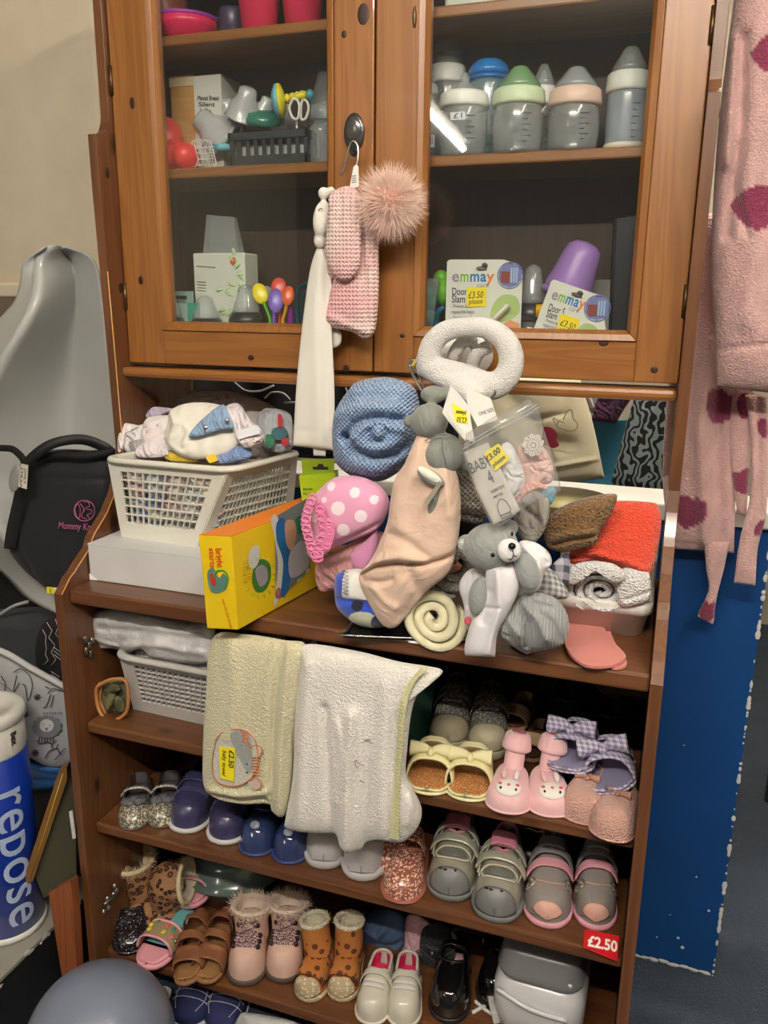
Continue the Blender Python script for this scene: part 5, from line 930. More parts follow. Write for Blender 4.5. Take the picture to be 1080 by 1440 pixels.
rt_ = pil('red_towel', [(838, 708), (870, 704), (912, 706), (926, 712), (930, 740), (924, 775), (916, 805), (906, 814), (888, 806), (862, 796), (836, 788), (812, 794), (799, 788), (806, 770), (830, 768), (840, 740)], .14, .022, redt, 'orange red terry towel folded over the rolled white towel', 'towel', n=(0, -1, .3), c=(872, 755), K=40, Nn=140, folds=[([(800, 784), (836, 784), (870, 796), (910, 812)], 3, -.007), ([(836, 780), (880, 790), (910, 802)], 5, .005)], nz=[(.03, .0018, 8)])
pil('brown_towel', [(764, 742), (775, 722), (800, 708), (830, 698), (862, 694), (868, 700), (860, 722), (842, 750), (838, 764), (815, 772), (790, 776), (770, 768)], .1, .024, terry((120, 88, 48), 240, 1.0), 'mossy brown terry towel folded on top of the red towel', 'towel', folds=[([(780, 764), (810, 756), (836, 752)], 3, -.008), ([(778, 756), (800, 748), (835, 746)], 5, .005)])
tag(mk('khaki_bowl', lathe(Yp(790, 700, .3)-(0, 0, .04), [(.03, 0), (.06, .01), (.075, .04), (.078, .042)], 32), tm((168, 160, 110), .4)), 'khaki bowl behind the brown towel', 'bowl')
tag(mk('white_tray', box(.77, .93, .36, .4, ZC+.002, .965), tm((206, 204, 196), .5), smooth=False, bevel=.004), 'white crate standing behind the red towel', 'crate')
pil('blue_print_cloth', [(762, 690), (775, 684), (782, 690), (778, 705), (765, 715)], .09, .008, cloth((130, 190, 214)), 'scrap of turquoise print cloth behind the pink mitts', 'cloth')
# ================================================================== left of the dresser
def text_cyl(s, c, r, a0, z0, size, m, parent, flip=1):
    cu = bpy.data.curves.new('txt', 'FONT'); cu.body = s; cu.size = size; cu.extrude = .0004; cu.resolution_u = 4; cu.offset = .0006; cu.space_character = 1.05
    to = bpy.data.objects.new('txt', cu); COL.objects.link(to); dg = bpy.context.evaluated_depsgraph_get(); me = bpy.data.meshes.new_from_object(to.evaluated_get(dg)); bpy.data.objects.remove(to)
    bm = bmesh.new(); bm.from_mesh(me); bmesh.ops.subdivide_edges(bm, edges=[e for e in bm.edges if e.calc_length() > .01], cuts=3); bmesh.ops.triangulate(bm, faces=bm.faces)
    V = np.array([tuple(v.co) for v in bm.verts]); bm.verts.index_update(); f = [tuple(v.index for v in q.verts) for q in bm.faces]; bm.free()
    a = a0+V[:, 1]/r; Q = np.stack([c[0]+(r+.0008+V[:, 2])*np.cos(a), c[1]+(r+.0008+V[:, 2])*np.sin(a), z0-V[:, 0]], 1); return mk('lettering', (Q, f), m, parent, smooth=False)
# grey baby bath standing on end
gb = mat('grey_bath_plastic', (186, 188, 184), .28, bump=('noise', 6, .1, .004), coat=.3)
O = [(60, 349), (33, 370), (29, 398), (20, 425), (0, 448), (-60, 520), (-90, 650), (-60, 760), (0, 802), (40, 842), (92, 868)]
R_ = [(70, 345), (53, 368), (51, 405), (37, 446), (0, 512), (-40, 600), (-45, 680), (0, 748), (23, 779), (74, 808), (118, 828)]
I_ = [(82, 349), (104, 372), (106, 420), (103, 500), (99, 580), (93, 650), (80, 705), (70, 745), (80, 780), (104, 806), (126, 822)]
Q_ = [(93, 347), (132, 366), (146, 430), (158, 520), (168, 600), (172, 660), (175, 710), (172, 750), (165, 780), (150, 800), (140, 815)]
N = 60; rows = []
for P, ys in ((O, .3), (R_, .22), (I_, .4), (Q_, .36)):
    c = cat_rom(P, N); yy = np.full(N, ys) if ys != .22 else .22+.06*np.cos(np.linspace(0, PI, N))**8
    if P is I_: yy = .3+.1*np.sin(np.linspace(0, PI, N))**.5
    if P is Q_: yy = .3+.06*np.sin(np.linspace(0, PI, N))**.5
    if P is O: yy = .26+.04*np.sin(np.linspace(0, PI, N))
    rows.append(np.array([Yp(a[0], a[1], y) for a, y in zip(c, yy)]))
O3, R3, I3, Q3 = rows; V = []
for i in range(N):
    sec = [O3[i], O3[i]*.4+R3[i]*.6-(0, .0, 0), R3[i]+(-.006, 0, 0), R3[i]+(.0, -.006, 0), R3[i]+(.012, -.004, 0), R3[i]+(.014, .004, 0), R3[i]*.7+I3[i]*.3+(.01, .01, 0), R3[i]*.3+I3[i]*.7+(.0, .025, 0), I3[i], I3[i]*.6+Q3[i]*.4, Q3[i]]
    V.append(cat_rom(sec, 34))
bt = tag(mk('baby_bath', (np.array(V).reshape(-1, 3), gridf(N, 34)), gb, solid=.003), 'large pale grey plastic baby bath standing on end left of the dresser', 'bath')
sb = emp('bath_sticker', Yp(78, 830, .13), 'yellow and white price sticker on the lower rim of the baby bath', 'sticker'); ps = plane(78, 830, .212, (.2, -1, 0))
slab('yellow_half', [(66, 825), (76, 826), (76, 835), (66, 834)], ps, .001, tm((236, 220, 30), .6), sb); slab('white_half', [(76, 826), (84, 827), (84, 836), (76, 835)], ps, .001, tm((220, 220, 222), .6), sb); text('1', (69, 833), (72, 833), 6, ps, tm((40, 40, 40)), sb, off=.0014)
# black cool bag
bkf = mat('black_nylon', (17, 19, 27), .75, bump=('noise', 300, .3, .001), sheen=.08)
bg = emp('cool_bag', Yp(90, 845, .24), 'black padded bag with pink embroidered crest hanging in the grey bath', 'bag')
star('bag_body', [(48, 640), (80, 632), (120, 633), (160, 640), (164, 700), (150, 760), (125, 848), (100, 842), (62, 822), (18, 776), (24, 730), (36, 680)], plane(95, 740, .245), .045, bkf, sq=5, K=30, Nn=140, folds=[([(44, 668), (160, 672)], 2.5, -.004), ([(40, 690), (38, 760), (60, 815)], 3, -.003), ([(36, 800), (90, 830), (125, 838)], 4, .003)], nz=[(.03, .002, 3)], parent=bg)
sheen_b = mat('black_webbing', (14, 15, 20), .6)
def band(pts, y, wpx, m, parent, name='strap', th=.002, n=30):
    P = np.array([[p[0], p[1], p[2] if len(p) > 2 else y] for p in pts], float); P = cat_rom(P, n); V = []
    for i in range(n):
        d = P[min(i+1, n-1)]-P[max(i-1, 0)]; d2 = nrm((-d[1], d[0])); a = Yp(P[i][0]+d2[0]*wpx/2, P[i][1]+d2[1]*wpx/2, P[i][2]); b = Yp(P[i][0]-d2[0]*wpx/2, P[i][1]-d2[1]*wpx/2, P[i][2]); V += [a, b]
    return mk(name, (np.array(V), gridf(n, 2)), m, parent, solid=th)
band([(0, 630, .2), (18, 632, .2), (32, 645, .19), (34, 655, .19)], .19, 9, sheen_b, bg); band([(34, 655, .18), (55, 635, .18), (80, 622, .19), (115, 618, .21), (145, 628, .22), (160, 640, .23)], .2, 14, sheen_b, bg)
band([(48, 645, .2), (80, 640, .2), (120, 642, .2), (160, 634, .21)], .2, 10, sheen_b, bg); band([(38, 652, .185), (28, 700, .19), (18, 745, .195), (14, 772, .2)], .19, 17, sheen_b, bg)
pcr = mat('pink_thread', (190, 96, 140), .6); pbg = plane(115, 722, .1965)
cx, cy = 119, 718
stroke([(cx+14.5*math.cos(a), cy+14.5*math.sin(a)) for a in np.linspace(0, 6.28, 24)[:-1]], pbg, .7, pcr, bg, closed=True, name='crest_ring', n=40)
stroke([[(109, 708), (106, 716), (108, 726), (112, 728), (113, 716), (110, 708)], [(113, 708), (118, 716), (115, 726), (122, 730)], [(118, 706), (124, 706), (126, 712), (121, 714), (118, 720)], [(122, 716), (129, 717), (128, 722), (123, 724), (126, 729)]], pbg, .5, pcr, bg, name='crest_drawing')
text('Mommy Kno', (82, 743), (134, 746), 10, pbg, pcr, bg, shear=.35, off=.001, bold=.004)
ch_ = emp('name_charm', Yp(25, 680, .16), 'round grey charm with a white handwritten tag on the bag strap', 'charm'); mk('charm_disc', [pell(22, 672, .165, 9, 20, .004, .2)], tm((120, 122, 116), .4), ch_); pch = plane(33, 672, .158)
slab('paper_tag', [(30, 652), (40, 654), (38, 688), (26, 684)], pch, .001, tm((206, 204, 190), .7), ch_); text('STRAP', (30, 656), (28, 684), 4, pch, tm((40, 40, 40)), ch_, off=.0014); text('ONLY', (35, 658), (34, 680), 4, pch, tm((40, 40, 40)), ch_, off=.0014)
# grey fabric basket with animal prints
gcan = mat('grey_canvas', (168, 170, 174), .85, bump=('noise', 400, .2, .001)); dkl = mat('dark_lining', (44, 46, 50), .9)
fb = emp('fabric_basket', Yp(30, 1070, .2), 'grey fabric storage basket printed with a lion, giraffes and stars', 'basket')
star('basket_front', [(-60, 905), (0, 917), (45, 942), (92, 966), (108, 972), (112, 1050), (96, 1074), (70, 1078), (40, 1062), (0, 1034), (-60, 1010)], plane(40, 1000, .12), .02, gcan, sq=6, parent=fb, nz=[(.04, .002, 7)], Nn=120)
mk('rim_piping', [ptube([(-60, 901, .1), (0, 915, .1), (45, 940, .1), (92, 966, .1), (110, 974, .1)], .1, 4.5, 8, 30)], mat('light_piping', (190, 192, 192), .7), fb)
mk('back_piping', [ptube([(-30, 880, .36), (0, 864, .36), (20, 852, .34), (40, 846, .33)], .35, 2.5, 8, 16)], mat('light_piping', (190, 192, 192), .7), fb)
mk('lining', hexa([tuple(Yp(*a)) for a in ((-60, 1000, .13), (105, 1000, .13), (105, 1000, .3), (-60, 1000, .3))], [tuple(Yp(*a)) for a in ((-60, 860, .4), (105, 850, .4), (105, 850, .405), (-60, 860, .405))]), dkl, fb, smooth=False)
pa = plane(45, 1000, .0995); ink = mat('print_ink', (54, 56, 62), .8); lg = mat('print_grey', (122, 126, 132), .8)
slab('lion_mane', [(66+19*math.cos(a)*(1+.12*(k % 2)), 1022+15*math.sin(a)*(1+.12*(k % 2))) for k, a in enumerate(np.linspace(0, 6.28, 27)[:-1])], pa, .0006, lg, fb); slab('lion_face', [(66+10*math.cos(a), 1020+9*math.sin(a)) for a in np.linspace(0, 6.28, 20)[:-1]], pa, .001, mat('print_pale', (206, 208, 210), .8), fb)
stroke([[(62, 1018), (62.5, 1019)], [(70, 1019), (70.5, 1020)], [(64, 1023), (66, 1025), (68, 1023)], [(66, 1025), (66, 1028)]]+[[(56+4*k, 1037), (55+4*k, 1043)] for k in range(6)]+[[(52, 1040), (54, 1044), (60, 1045), (66, 1043), (74, 1045), (80, 1041)]], pa, .7, ink, fb, name='lion_lines', off=.0012)
for x, y in ((53, 980), (36, 1004), (50, 1058)): stroke([[(x-4.5*math.cos(a), y-4.5*math.sin(a)), (x+4.5*math.cos(a), y+4.5*math.sin(a))] for a in (0, .79, 1.57, 2.36)], pa, .8, ink, fb, smooth=False, name='star_print', off=.0012)
stroke([[(68, 975), (75, 968), (90, 972)], [(72, 976), (66, 992), (62, 995)], [(76, 978), (72, 994)], [(70, 968), (64, 965)], [(20, 945), (30, 940), (42, 950), (46, 965), (40, 985), (36, 965), (32, 962)], [(24, 950), (20, 972), (28, 960)], [(16, 985), (10, 1000), (8, 1020)], [(16, 985), (24, 978), (30, 988)], [(20, 1000), (26, 1018), (24, 1012)], [(0, 1020), (14, 1036), (40, 1042)], [(2, 950), (8, 962), (6, 976)], [(64, 1066), (70, 1056), (80, 1052), (84, 1060), (78, 1068)], [(74, 1052), (73, 1046)], [(80, 1052), (82, 1046)], [(84, 1060), (92, 1052)], [(0, 1040), (10, 1044)]], pa, .7, ink, fb, name='animal_lines', off=.0012)
stroke([[(62+4*k, 1001), (63+4*k, 1004)] for k in range(7)]+[[(2+3*k, 960+2*k), (3+3*k, 962+2*k)] for k in range(6)], pa, .5, ink, fb, smooth=False, name='dash_print', off=.0012)
zz = tag(star('patterned_cloth', [(58, 880), (72, 868), (95, 862), (100, 900), (96, 962), (80, 962), (55, 945), (50, 910)], plane(76, 915, .17), .015, blk), 'black cloth with white zigzag pattern inside the fabric basket', 'cloth')
pz = plane(75, 915, .152); stroke([[(60, 885), (66, 892), (62, 900), (68, 908), (62, 918), (70, 926), (62, 935)], [(66, 875), (74, 886), (68, 896), (78, 906), (72, 918), (80, 926), (72, 936)], [(78, 870), (82, 882), (78, 892), (86, 900)]]+[[(76, 910+5*k), (86, 918+5*k)] for k in range(3)]+[[(72, 944+4*k), (84, 952+4*k)] for k in range(3)], pz, .5, tm((190, 190, 190), .7), zz, smooth=False, name='zigzag_print')
tag(star('blue_carrier', [(-40, 1040), (10, 1050), (60, 1072), (95, 1070), (92, 1090), (75, 1108), (50, 1110), (20, 1118), (-40, 1110)], plane(40, 1080, .14), .03, mat('blue_polythene', (58, 110, 178), .35, bump=('noise', 30, .5, .01)), folds=[([(10, 1060), (90, 1080)], 4, .006), ([(0, 1085), (80, 1095)], 4, -.006)], nz=[(.1, .003, 3)]), 'crumpled blue plastic carrier bag under the grey fabric basket', 'bag')
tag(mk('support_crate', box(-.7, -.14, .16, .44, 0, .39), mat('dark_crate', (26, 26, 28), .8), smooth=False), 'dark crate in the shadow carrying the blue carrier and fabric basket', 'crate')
# framed picture, plinth, offcut
fr_ = emp('picture_frame', Yp(60, 1235, .02), 'picture in a narrow gilt frame leaning against the dresser side', 'picture'); pf_ = plane(70, 1150, .03, (.5, -1, 0))
gold = mat('old_gilt', (128, 92, 44), .4, metal=.25, bump=('noise', 60, .4, .003))
slab('frame_bar', [(86, 1078), (97, 1072), (98, 1088), (50, 1230), (38, 1236), (36, 1230)], pf_, .018, gold, fr_); slab('picture_back', [(98, 1086), (106, 1120), (108, 1236), (62, 1262), (50, 1232)], pf_, .006, mat('green_board', (66, 64, 46), .6), fr_, off=-.004)
stroke([[(92, 1080), (46, 1228)]], pf_, .6, tm((190, 160, 90), .3), fr_, smooth=False, name='gilt_line', off=.0185)
pln = emp('floor_plinth', (-.4, 0, 0), 'low black sided plinth with a worn pale grey top, left of the dresser', 'plinth')
mk('plinth_side', box(-.9, -.1, -.7, .155, 0, .143), mat('black_paint', (24, 26, 30), .6, bump=('noise', 12, .5, .01), var=.2), pln, smooth=False); mk('plinth_top', box(-.9, -.098, -.7, .155, .143, .15), mat('grey_paint', (146, 144, 134), .6, var=.12), pln, smooth=False)
rw = np.random.RandomState(5); mk('chipped_edge', [ell3((-.0985, -.6+.74*rw.rand(), .143+.004*rw.randn()), np.eye(3), (.0012, .004+.012*rw.rand()**3, .002+.004*rw.rand()), 8, 5) for _ in range(40)], mat('bare_plaster', (205, 205, 200), .9), pln, kind='stuff')
tag(slab('timber_offcut', [(78, 1246), (109, 1230), (114, 1290), (118, 1368), (98, 1372), (88, 1310)], plane(98, 1300, -.008), .018, mat('raw_offcut', (150, 84, 44), .6, pat=('wood', 'z', 8.1, (116, 62, 32)))), 'reddish timber offcut standing against the lower left corner of the dresser', 'timber')
tag(slab('paper_strip', [(98, 1141), (102, 1139), (107, 1178), (103, 1179)], plane(102, 1160, -.004), .002, tm((206, 206, 204), .7)), 'small white paper strip stuck near the foot of the dresser left edge', 'label')
rc = (-.186, .004); rt = emp('lettered_tub', (rc[0], rc[1], .15), 'blue cylindrical tub with white lid and large pale lettering at the left edge', 'tub')
RB = .066; mk('tub_body', lathe((*rc, .151), [(RB-.004, .012), (RB, .014), (RB, .37), (RB-.002, .372)], 64), mat('royal_blue_plastic', (16, 50, 150), .3, coat=.3), rt)
mk('base_ring', lathe((*rc, .151), [(RB-.004, 0), (RB+.002, .001), (RB+.003, .01), (RB, .014)], 64), white_p, rt); mk('neck', lathe((*rc, .151), [(RB-.002, .371), (RB-.001, .375), (RB-.001, .43), (RB-.006, .434)], 64), tm((206, 204, 196), .4), rt); mk('lid', lathe((*rc, .151), [(RB-.001, .43), (RB+.003, .433), (RB+.003, .45), (RB-.004, .455), (RB-.02, .454), (RB-.022, .45), (.001, .45)], 64), tm((214, 212, 204), .35), rt)
text_cyl('repose', rc, RB, math.radians(-42.7+1), .151+.318, .098, mat('pale_blue_print', (170, 186, 216), .5), rt); text_cyl('Bax', rc, RB, math.radians(-42.7+35), .151+.42, .016, tm((60, 60, 60)), rt)
c = Yp(130, 1352, -.16); zt = c[2]-.035; bs = emp('upturned_bowl', (c[0], -.16, 0), 'big upturned grey blue plastic bowl in the lower left foreground', 'bowl')
pb2 = mat('greyblue_plastic', (118, 126, 144), .3, coat=.3); pr_ = [(.118*math.sin(t)+.0, zt-.125+.125*math.cos(t)) for t in np.linspace(.01, PI/2, 20)]
mk('bowl_shell', lathe((c[0], -.16, 0), [(.135, .0), (.133, .02), (.124, zt-.2)]+pr_[::-1], 64), pb2, bs); mk('rolled_lip', lathe((c[0]+.0, -.16, 0), [(.132, .001), (.146, .002), (.148, .01), (.134, .014)], 64), pb2, bs)
# ================================================================== robe at the right
def heart(px, py, x0, y0, s, rot):
    x = ((px-x0)*math.cos(rot)+(py-y0)*math.sin(rot))/s; y = -(-(px-x0)*math.sin(rot)+(py-y0)*math.cos(rot))/s
    return ((x*x+y*y-1)**3-x*x*y**3) < 0
def robecol(hs):
    def f(px, py):
        c = np.tile(np.array([[198., 160., 156.]]), (len(px), 1))*(1+.03*wob(px, py, .2, 9))[:, None]
        for h in hs: c[heart(px, py, *h)] = (124, 44, 74)
        return c
    return f
rm = mat('pink_robe', None, .95, vc=True, sheen=.5, bump=('terry', 300, .5, .003))
rb = emp('hooded_robe', (1.05, .44, .72), 'pink fleece dressing gown with maroon hearts hanging at the right of the dresser', 'robe')
def rs(name, A, Bb, y, T, hs, **kw): return strip(name, A, Bb, plane((A[0][0]+Bb[-1][0])/2, (A[0][1]+Bb[-1][1])/2, y), T, rm, parent=rb, colf=robecol(hs), **kw)
rs('robe_body', [(985, 300), (955, 430), (938, 560), (932, 680), (946, 772)], [(1085, 300), (1070, 450), (1050, 560), (1036, 680), (1032, 778)], .455, .02, [(1012, 576, 22, .5), (968, 722, 22, .2), (1052, 585, 14, -.6)], NU=50, NV=110, Tb=.008, folds=[([(1000, 480), (985, 600), (992, 760)], 10, .012), ([(1015, 480), (1008, 620), (1015, 760)], 7, -.008), ([(948, 764), (1032, 770)], 3, -.004), ([(960, 500), (950, 700)], 5, -.006)])
rs('robe_front', [(1028, 540), (1024, 620), (1034, 700), (1036, 722)], [(1062, 540), (1056, 620), (1052, 690), (1050, 728)], .445, .012, [(1045, 680, 16, -.3), (1050, 575, 16, .5)], NU=36, NV=80)
rs('robe_sleeve', [(1040, -60), (1024, 60), (1010, 180), (1003, 280), (999, 380), (1004, 460), (1008, 545)], [(1200, -60), (1190, 100), (1180, 300), (1170, 400), (1165, 480), (1160, 560)], .36, .05, [(1052, 292, 27, 1.7), (1078, 85, 26, 1.6)], NU=90, NV=150, folds=[([(1045, 60), (1040, 200), (1022, 330)], 9, -.012), ([(1000, 492), (1040, 484), (1160, 470)], 3, -.006), ([(1005, 500), (1012, 545)], 4, .004), ([(1030, 60), (1020, 230)], 9, .01), ([(1062, 330), (1050, 450)], 14, .008), ([(1040, 210), (1030, 260), (1050, 330)], 6, -.006)], Tb=.03)
rs('sash', [(990, 762), (993, 800), (996, 830), (982, 862), (982, 868)], [(1026, 762), (1018, 800), (1008, 840), (1004, 872), (1002, 878)], .44, .008, [(994, 862, 14, .2)], NU=24, NV=50)
rs('sash', [(1048, 555), (1056, 620), (1054, 700), (1040, 760), (1032, 820)], [(1078, 555), (1080, 640), (1078, 720), (1066, 770), (1062, 824)], .42, .009, [(1076, 605, 12, .3), (1070, 745, 12, 1.2)], NU=24, NV=70, folds=[([(1066, 560), (1068, 720)], 5, -.005)])
mk('hanging_loop', ptube([(1110, -80, .42), (1112, -20, .4)], .4, 3, 8, 8), rm if 0 else cloth((214, 172, 170)), rb)
tag(sheet and mk('cream_garment', sheet(1.12, 1.5, .8, .95, 1.75, .02, 20), cloth((210, 202, 182)), solid=.01), 'cream garment hanging beyond the dressing gown at the right edge', 'clothes')
# ================================================================== towels hanging over the open shelves
crm = terry((206, 200, 168), 330, .5); wtr = terry((226, 222, 216), 330, .45)
ct = pil('hooded_towel', [(300, 897), (345, 892), (400, 900), (430, 907), (426, 950), (414, 1040), (410, 1100), (400, 1146), (386, 1142), (378, 1130), (340, 1130), (305, 1122), (288, 1106), (286, 1060), (290, 980)], .002, .022, crm, 'pale lime terry hooded towel with an appliqued tiger face hanging over the shelf', 'towel', K=50, Nn=200, sq=8, folds=[([(384, 905), (366, 960), (350, 1020), (340, 1050)], 3, -.004), ([(398, 905), (388, 1000), (384, 1130)], 3.5, -.01), ([(412, 905), (402, 1000), (396, 1140)], 5, .006), ([(330, 900), (335, 960), (325, 1030)], 12, .008), ([(300, 1105), (340, 1112), (378, 1108)], 5, .008), ([(296, 1115), (340, 1124), (376, 1120)], 3, -.006)])
ptg = plane(340, 1070, -.0215); tg_ = lambda n, o_, c, off, **k: slab(n, o_, ptg, .0015, terry(c, 420, .4), ct, off=off, **k)
tg_('tiger_head', [(305, 1040), (315, 1028), (340, 1024), (358, 1036), (364, 1060), (360, 1085), (345, 1100), (325, 1104), (305, 1096), (300, 1070)], (196, 196, 186), 0, rnd=60)
tg_('tiger_stripe', [(325, 1030), (345, 1026), (356, 1050), (352, 1085), (335, 1060), (328, 1044)], (150, 154, 150), .0018, rnd=40)
tg_('tiger_ear', [(352, 1050), (362, 1046), (370, 1052), (366, 1064), (356, 1064)], (200, 196, 180), .0012, rnd=24); tg_('tiger_ear', [(350, 1098), (362, 1092), (369, 1104), (364, 1110), (356, 1108)], (200, 180, 165), .0012, rnd=24)
orr = tm((206, 110, 56), .8); stroke([[(305, 1040), (315, 1028), (340, 1024), (358, 1036), (364, 1060), (360, 1085), (345, 1100), (325, 1104), (305, 1096), (300, 1070), (305, 1040)], [(352, 1050), (362, 1046), (370, 1052), (366, 1064)], [(352, 1096), (362, 1092), (369, 1104), (362, 1110)], [(341, 1026), (346, 1040), (352, 1052)], [(346, 1030), (352, 1046)]]+[[(356, 1064+4*k), (366, 1063+4*k)] for k in range(7)]+[[(342, 1030+3*k), (351, 1028+3.4*k)] for k in range(5)], ptg, .7, orr, ct, name='orange_stitching', off=.0032)
stroke([[(348, 1072), (350, 1073)], [(348, 1084), (350, 1085)]], ptg, 1.3, tm((60, 60, 66)), ct, smooth=False, name='tiger_eyes', off=.004)
slab('price_note', [(310, 1048), (333, 1050), (331, 1097), (312, 1092)], ptg, .0006, tm((240, 222, 30), .7), ct, off=.0045); text('£2.50', (325, 1052), (324, 1076), 8, ptg, tm((24, 24, 28)), ct, off=.0055, bold=.01); text('baby towel', (316, 1052), (315, 1088), 6, ptg, tm((24, 24, 28)), ct, off=.0055, shear=.2)
stroke([[(400+3*(k % 2)-.17*k, 915+5*k), (406-.17*k, 917+5*k)] for k in range(38)], plane(398, 1020, -.02), .5, tm((190, 196, 170), .9), ct, smooth=False, name='blanket_stitch')
wt_ = pil('white_towel', [(430, 906), (500, 915), (560, 930), (620, 941), (612, 955), (592, 968), (579, 1000), (573, 1050), (571, 1088), (582, 1112), (593, 1138), (588, 1162), (566, 1183), (535, 1180), (515, 1184), (508, 1194), (492, 1197), (480, 1190), (472, 1172), (440, 1170), (404, 1164), (402, 1150), (412, 1090), (416, 1000), (424, 930)], -.0, .026, wtr, 'white terry towel with pale yellow edging hanging over two shelves', 'towel', K=60, Nn=240, sq=8, c=(500, 1040), folds=[([(440, 930), (430, 1040), (425, 1160)], 10, .008), ([(462, 990), (466, 1080), (470, 1170)], 5, -.01), ([(500, 1000), (494, 1090), (492, 1190)], 9, .014), ([(520, 1040), (518, 1120), (514, 1182)], 4, -.01), ([(545, 960), (540, 1080), (540, 1175)], 9, .006), ([(570, 940), (556, 990), (552, 1170)], 4, -.004), ([(480, 1010), (488, 1060), (478, 1120)], 5, .004), ([(586, 1100), (575, 1150)], 6, .006), ([(420, 1060), (412, 1160)], 8, -.004)], nz=[(.035, .002, 6)])
yb = terry((212, 210, 164), 420, .3)
strip('yellow_edging', [(592, 938), (572, 964), (561, 1000), (557, 1060), (552, 1120), (548, 1180)], [(602, 941), (583, 962), (571, 1000), (566, 1060), (562, 1120), (561, 1184)], plane(565, 1060, -.028), .003, yb, parent=wt_, NU=10, NV=70, Tb=.004)
stroke([[(560-.15*k+8*(k % 2)*0, 985+5*k), (568-.15*k, 988+5*k)] for k in range(38)], plane(562, 1080, -.0345), .45, tm((176, 176, 130), .9), wt_, smooth=False, name='edge_stitch')
stroke([[(500, 1068), (505, 1073), (512, 1076)], [(500, 1068), (500, 1076), (504, 1080)], [(506, 1097), (512, 1101)]], plane(505, 1075, -.0375), .5, tm((80, 80, 84)), wt_, name='loose_thread')
# ================================================================== shelf under the counter, left
Z1, Z2, Z3 = .6, .4, .127
q = lambda x, y, z=.722: tuple(Zp(x, y, z)[:2])
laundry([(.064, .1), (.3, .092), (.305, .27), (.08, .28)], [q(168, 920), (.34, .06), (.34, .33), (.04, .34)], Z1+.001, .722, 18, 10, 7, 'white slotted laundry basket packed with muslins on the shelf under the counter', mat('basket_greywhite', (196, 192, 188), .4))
tag(mk('folded_linen', box(.085, .29, .112, .27, .606, .715), cloth((186, 182, 182)), smooth=False, bevel=.01), 'pale folded linen filling the lower laundry basket', 'linen')
rr5 = np.random.RandomState(9)
lbs = ['bottom row', 'middle row', 'top row']
for j in range(3):
    for k in range(6):
        tag(crumple('muslin', (.09+.036*k, .108, .628+.036*j), (.024, .012, .018), cloth([(200, 196, 196), (186, 184, 188), (206, 198, 200)][k % 3]), 60+k+7*j, nu=16, nv=10, amp=.5), 'crumpled pale muslin behind the slots of the lower basket, %s, %s from the left' % (lbs[j], ['first', 'second', 'third', 'fourth', 'fifth', 'sixth'][k]), 'muslin', 'muslins in the lower basket')
poly = mat('white_polythene', (206, 204, 204), .35, bump=('noise', 26, .9, .012), coat=.2)
pil('polythene_bundle', [(122, 876), (132, 862), (150, 857), (200, 862), (250, 872), (298, 880), (306, 905), (300, 930), (262, 932), (220, 926), (200, 912), (180, 918), (160, 912), (135, 910), (120, 895)], .09, .03, poly, 'thin white polythene bag of clothes squashed on top of the lower laundry basket', 'bag', K=40, Nn=150, folds=[([(135, 870), (140, 905)], 4, -.006), ([(180, 905), (230, 900), (290, 915)], 5, .006), ([(150, 880), (220, 885), (290, 895)], 6, -.005), ([(125, 890), (180, 910)], 3, .004)], nz=[(.09, .004, 3), (.04, .004, 2)])
km = emp('key_charm', Xp(128, 910, .02), 'small bunch of metal charms hanging on the inner left side of the dresser', 'charm')
for k, (px, py) in enumerate(((120, 900), (126, 908), (122, 916), (130, 902), (128, 920))): mk('charm', [ell3(Xp(px, py, .022), np.eye(3), (.003, .005, .008), 10, 6)], tm((120, 112, 100), .25, metal=.8), km)
cs = emp('camo_sandal', Zp(150, 1012, Z1), 'camouflage baby sandals with tan piping lying on their side by the lower basket', 'sandal')
tanp = tm((176, 120, 70), .7); camo = mat('camo', (96, 92, 62), .9, pat=('spots', 60, .4, (62, 62, 40)))
mk('piping', [ptube([(128, 970), (122, 992), (126, 1010), (140, 1015), (150, 1008), (140, 985), (142, 962)], .07, 2.4, 8, 40, True), ptube([(135, 972), (140, 1000), (155, 1014), (178, 1000), (178, 960), (160, 955), (142, 962)], .06, 2.6, 8, 40, True)], tanp, cs)
star('sandal_shell', [(126, 972), (124, 995), (132, 1012), (148, 1012), (170, 1006), (180, 985), (176, 958), (150, 958)], plane(150, 985, .085), .012, camo, parent=cs); mk('strap_fold', [pell(160, 968, .062, 10, 6, .008), pell(155, 985, .06, 6, 14, .006, .4), pell(168, 990, .065, 7, 12, .006, -.4)], camo, cs)
tag(mk('green_crate', hexa([tuple(Yp(*a)) for a in ((560, 1062, .09), (600, 1050, .2), (604, 1050, .3), (560, 1062, .3))], [tuple(Yp(*a)) for a in ((570, 965, .09), (612, 960, .2), (615, 960, .3), (570, 965, .3))]), tm((18, 74, 62), .4), smooth=False, bevel=.002), 'dark green plastic crate behind the white towel on the second shelf', 'crate')

tag(star('dark_filler', [(-120, 760), (0, 790), (70, 840), (90, 880), (60, 930), (-120, 930)], plane(10, 860, .44), .02, blk), 'black filler added to darken the gap below the baby bath at the left edge', 'filler')  # black body added to keep the gap under the bath dark
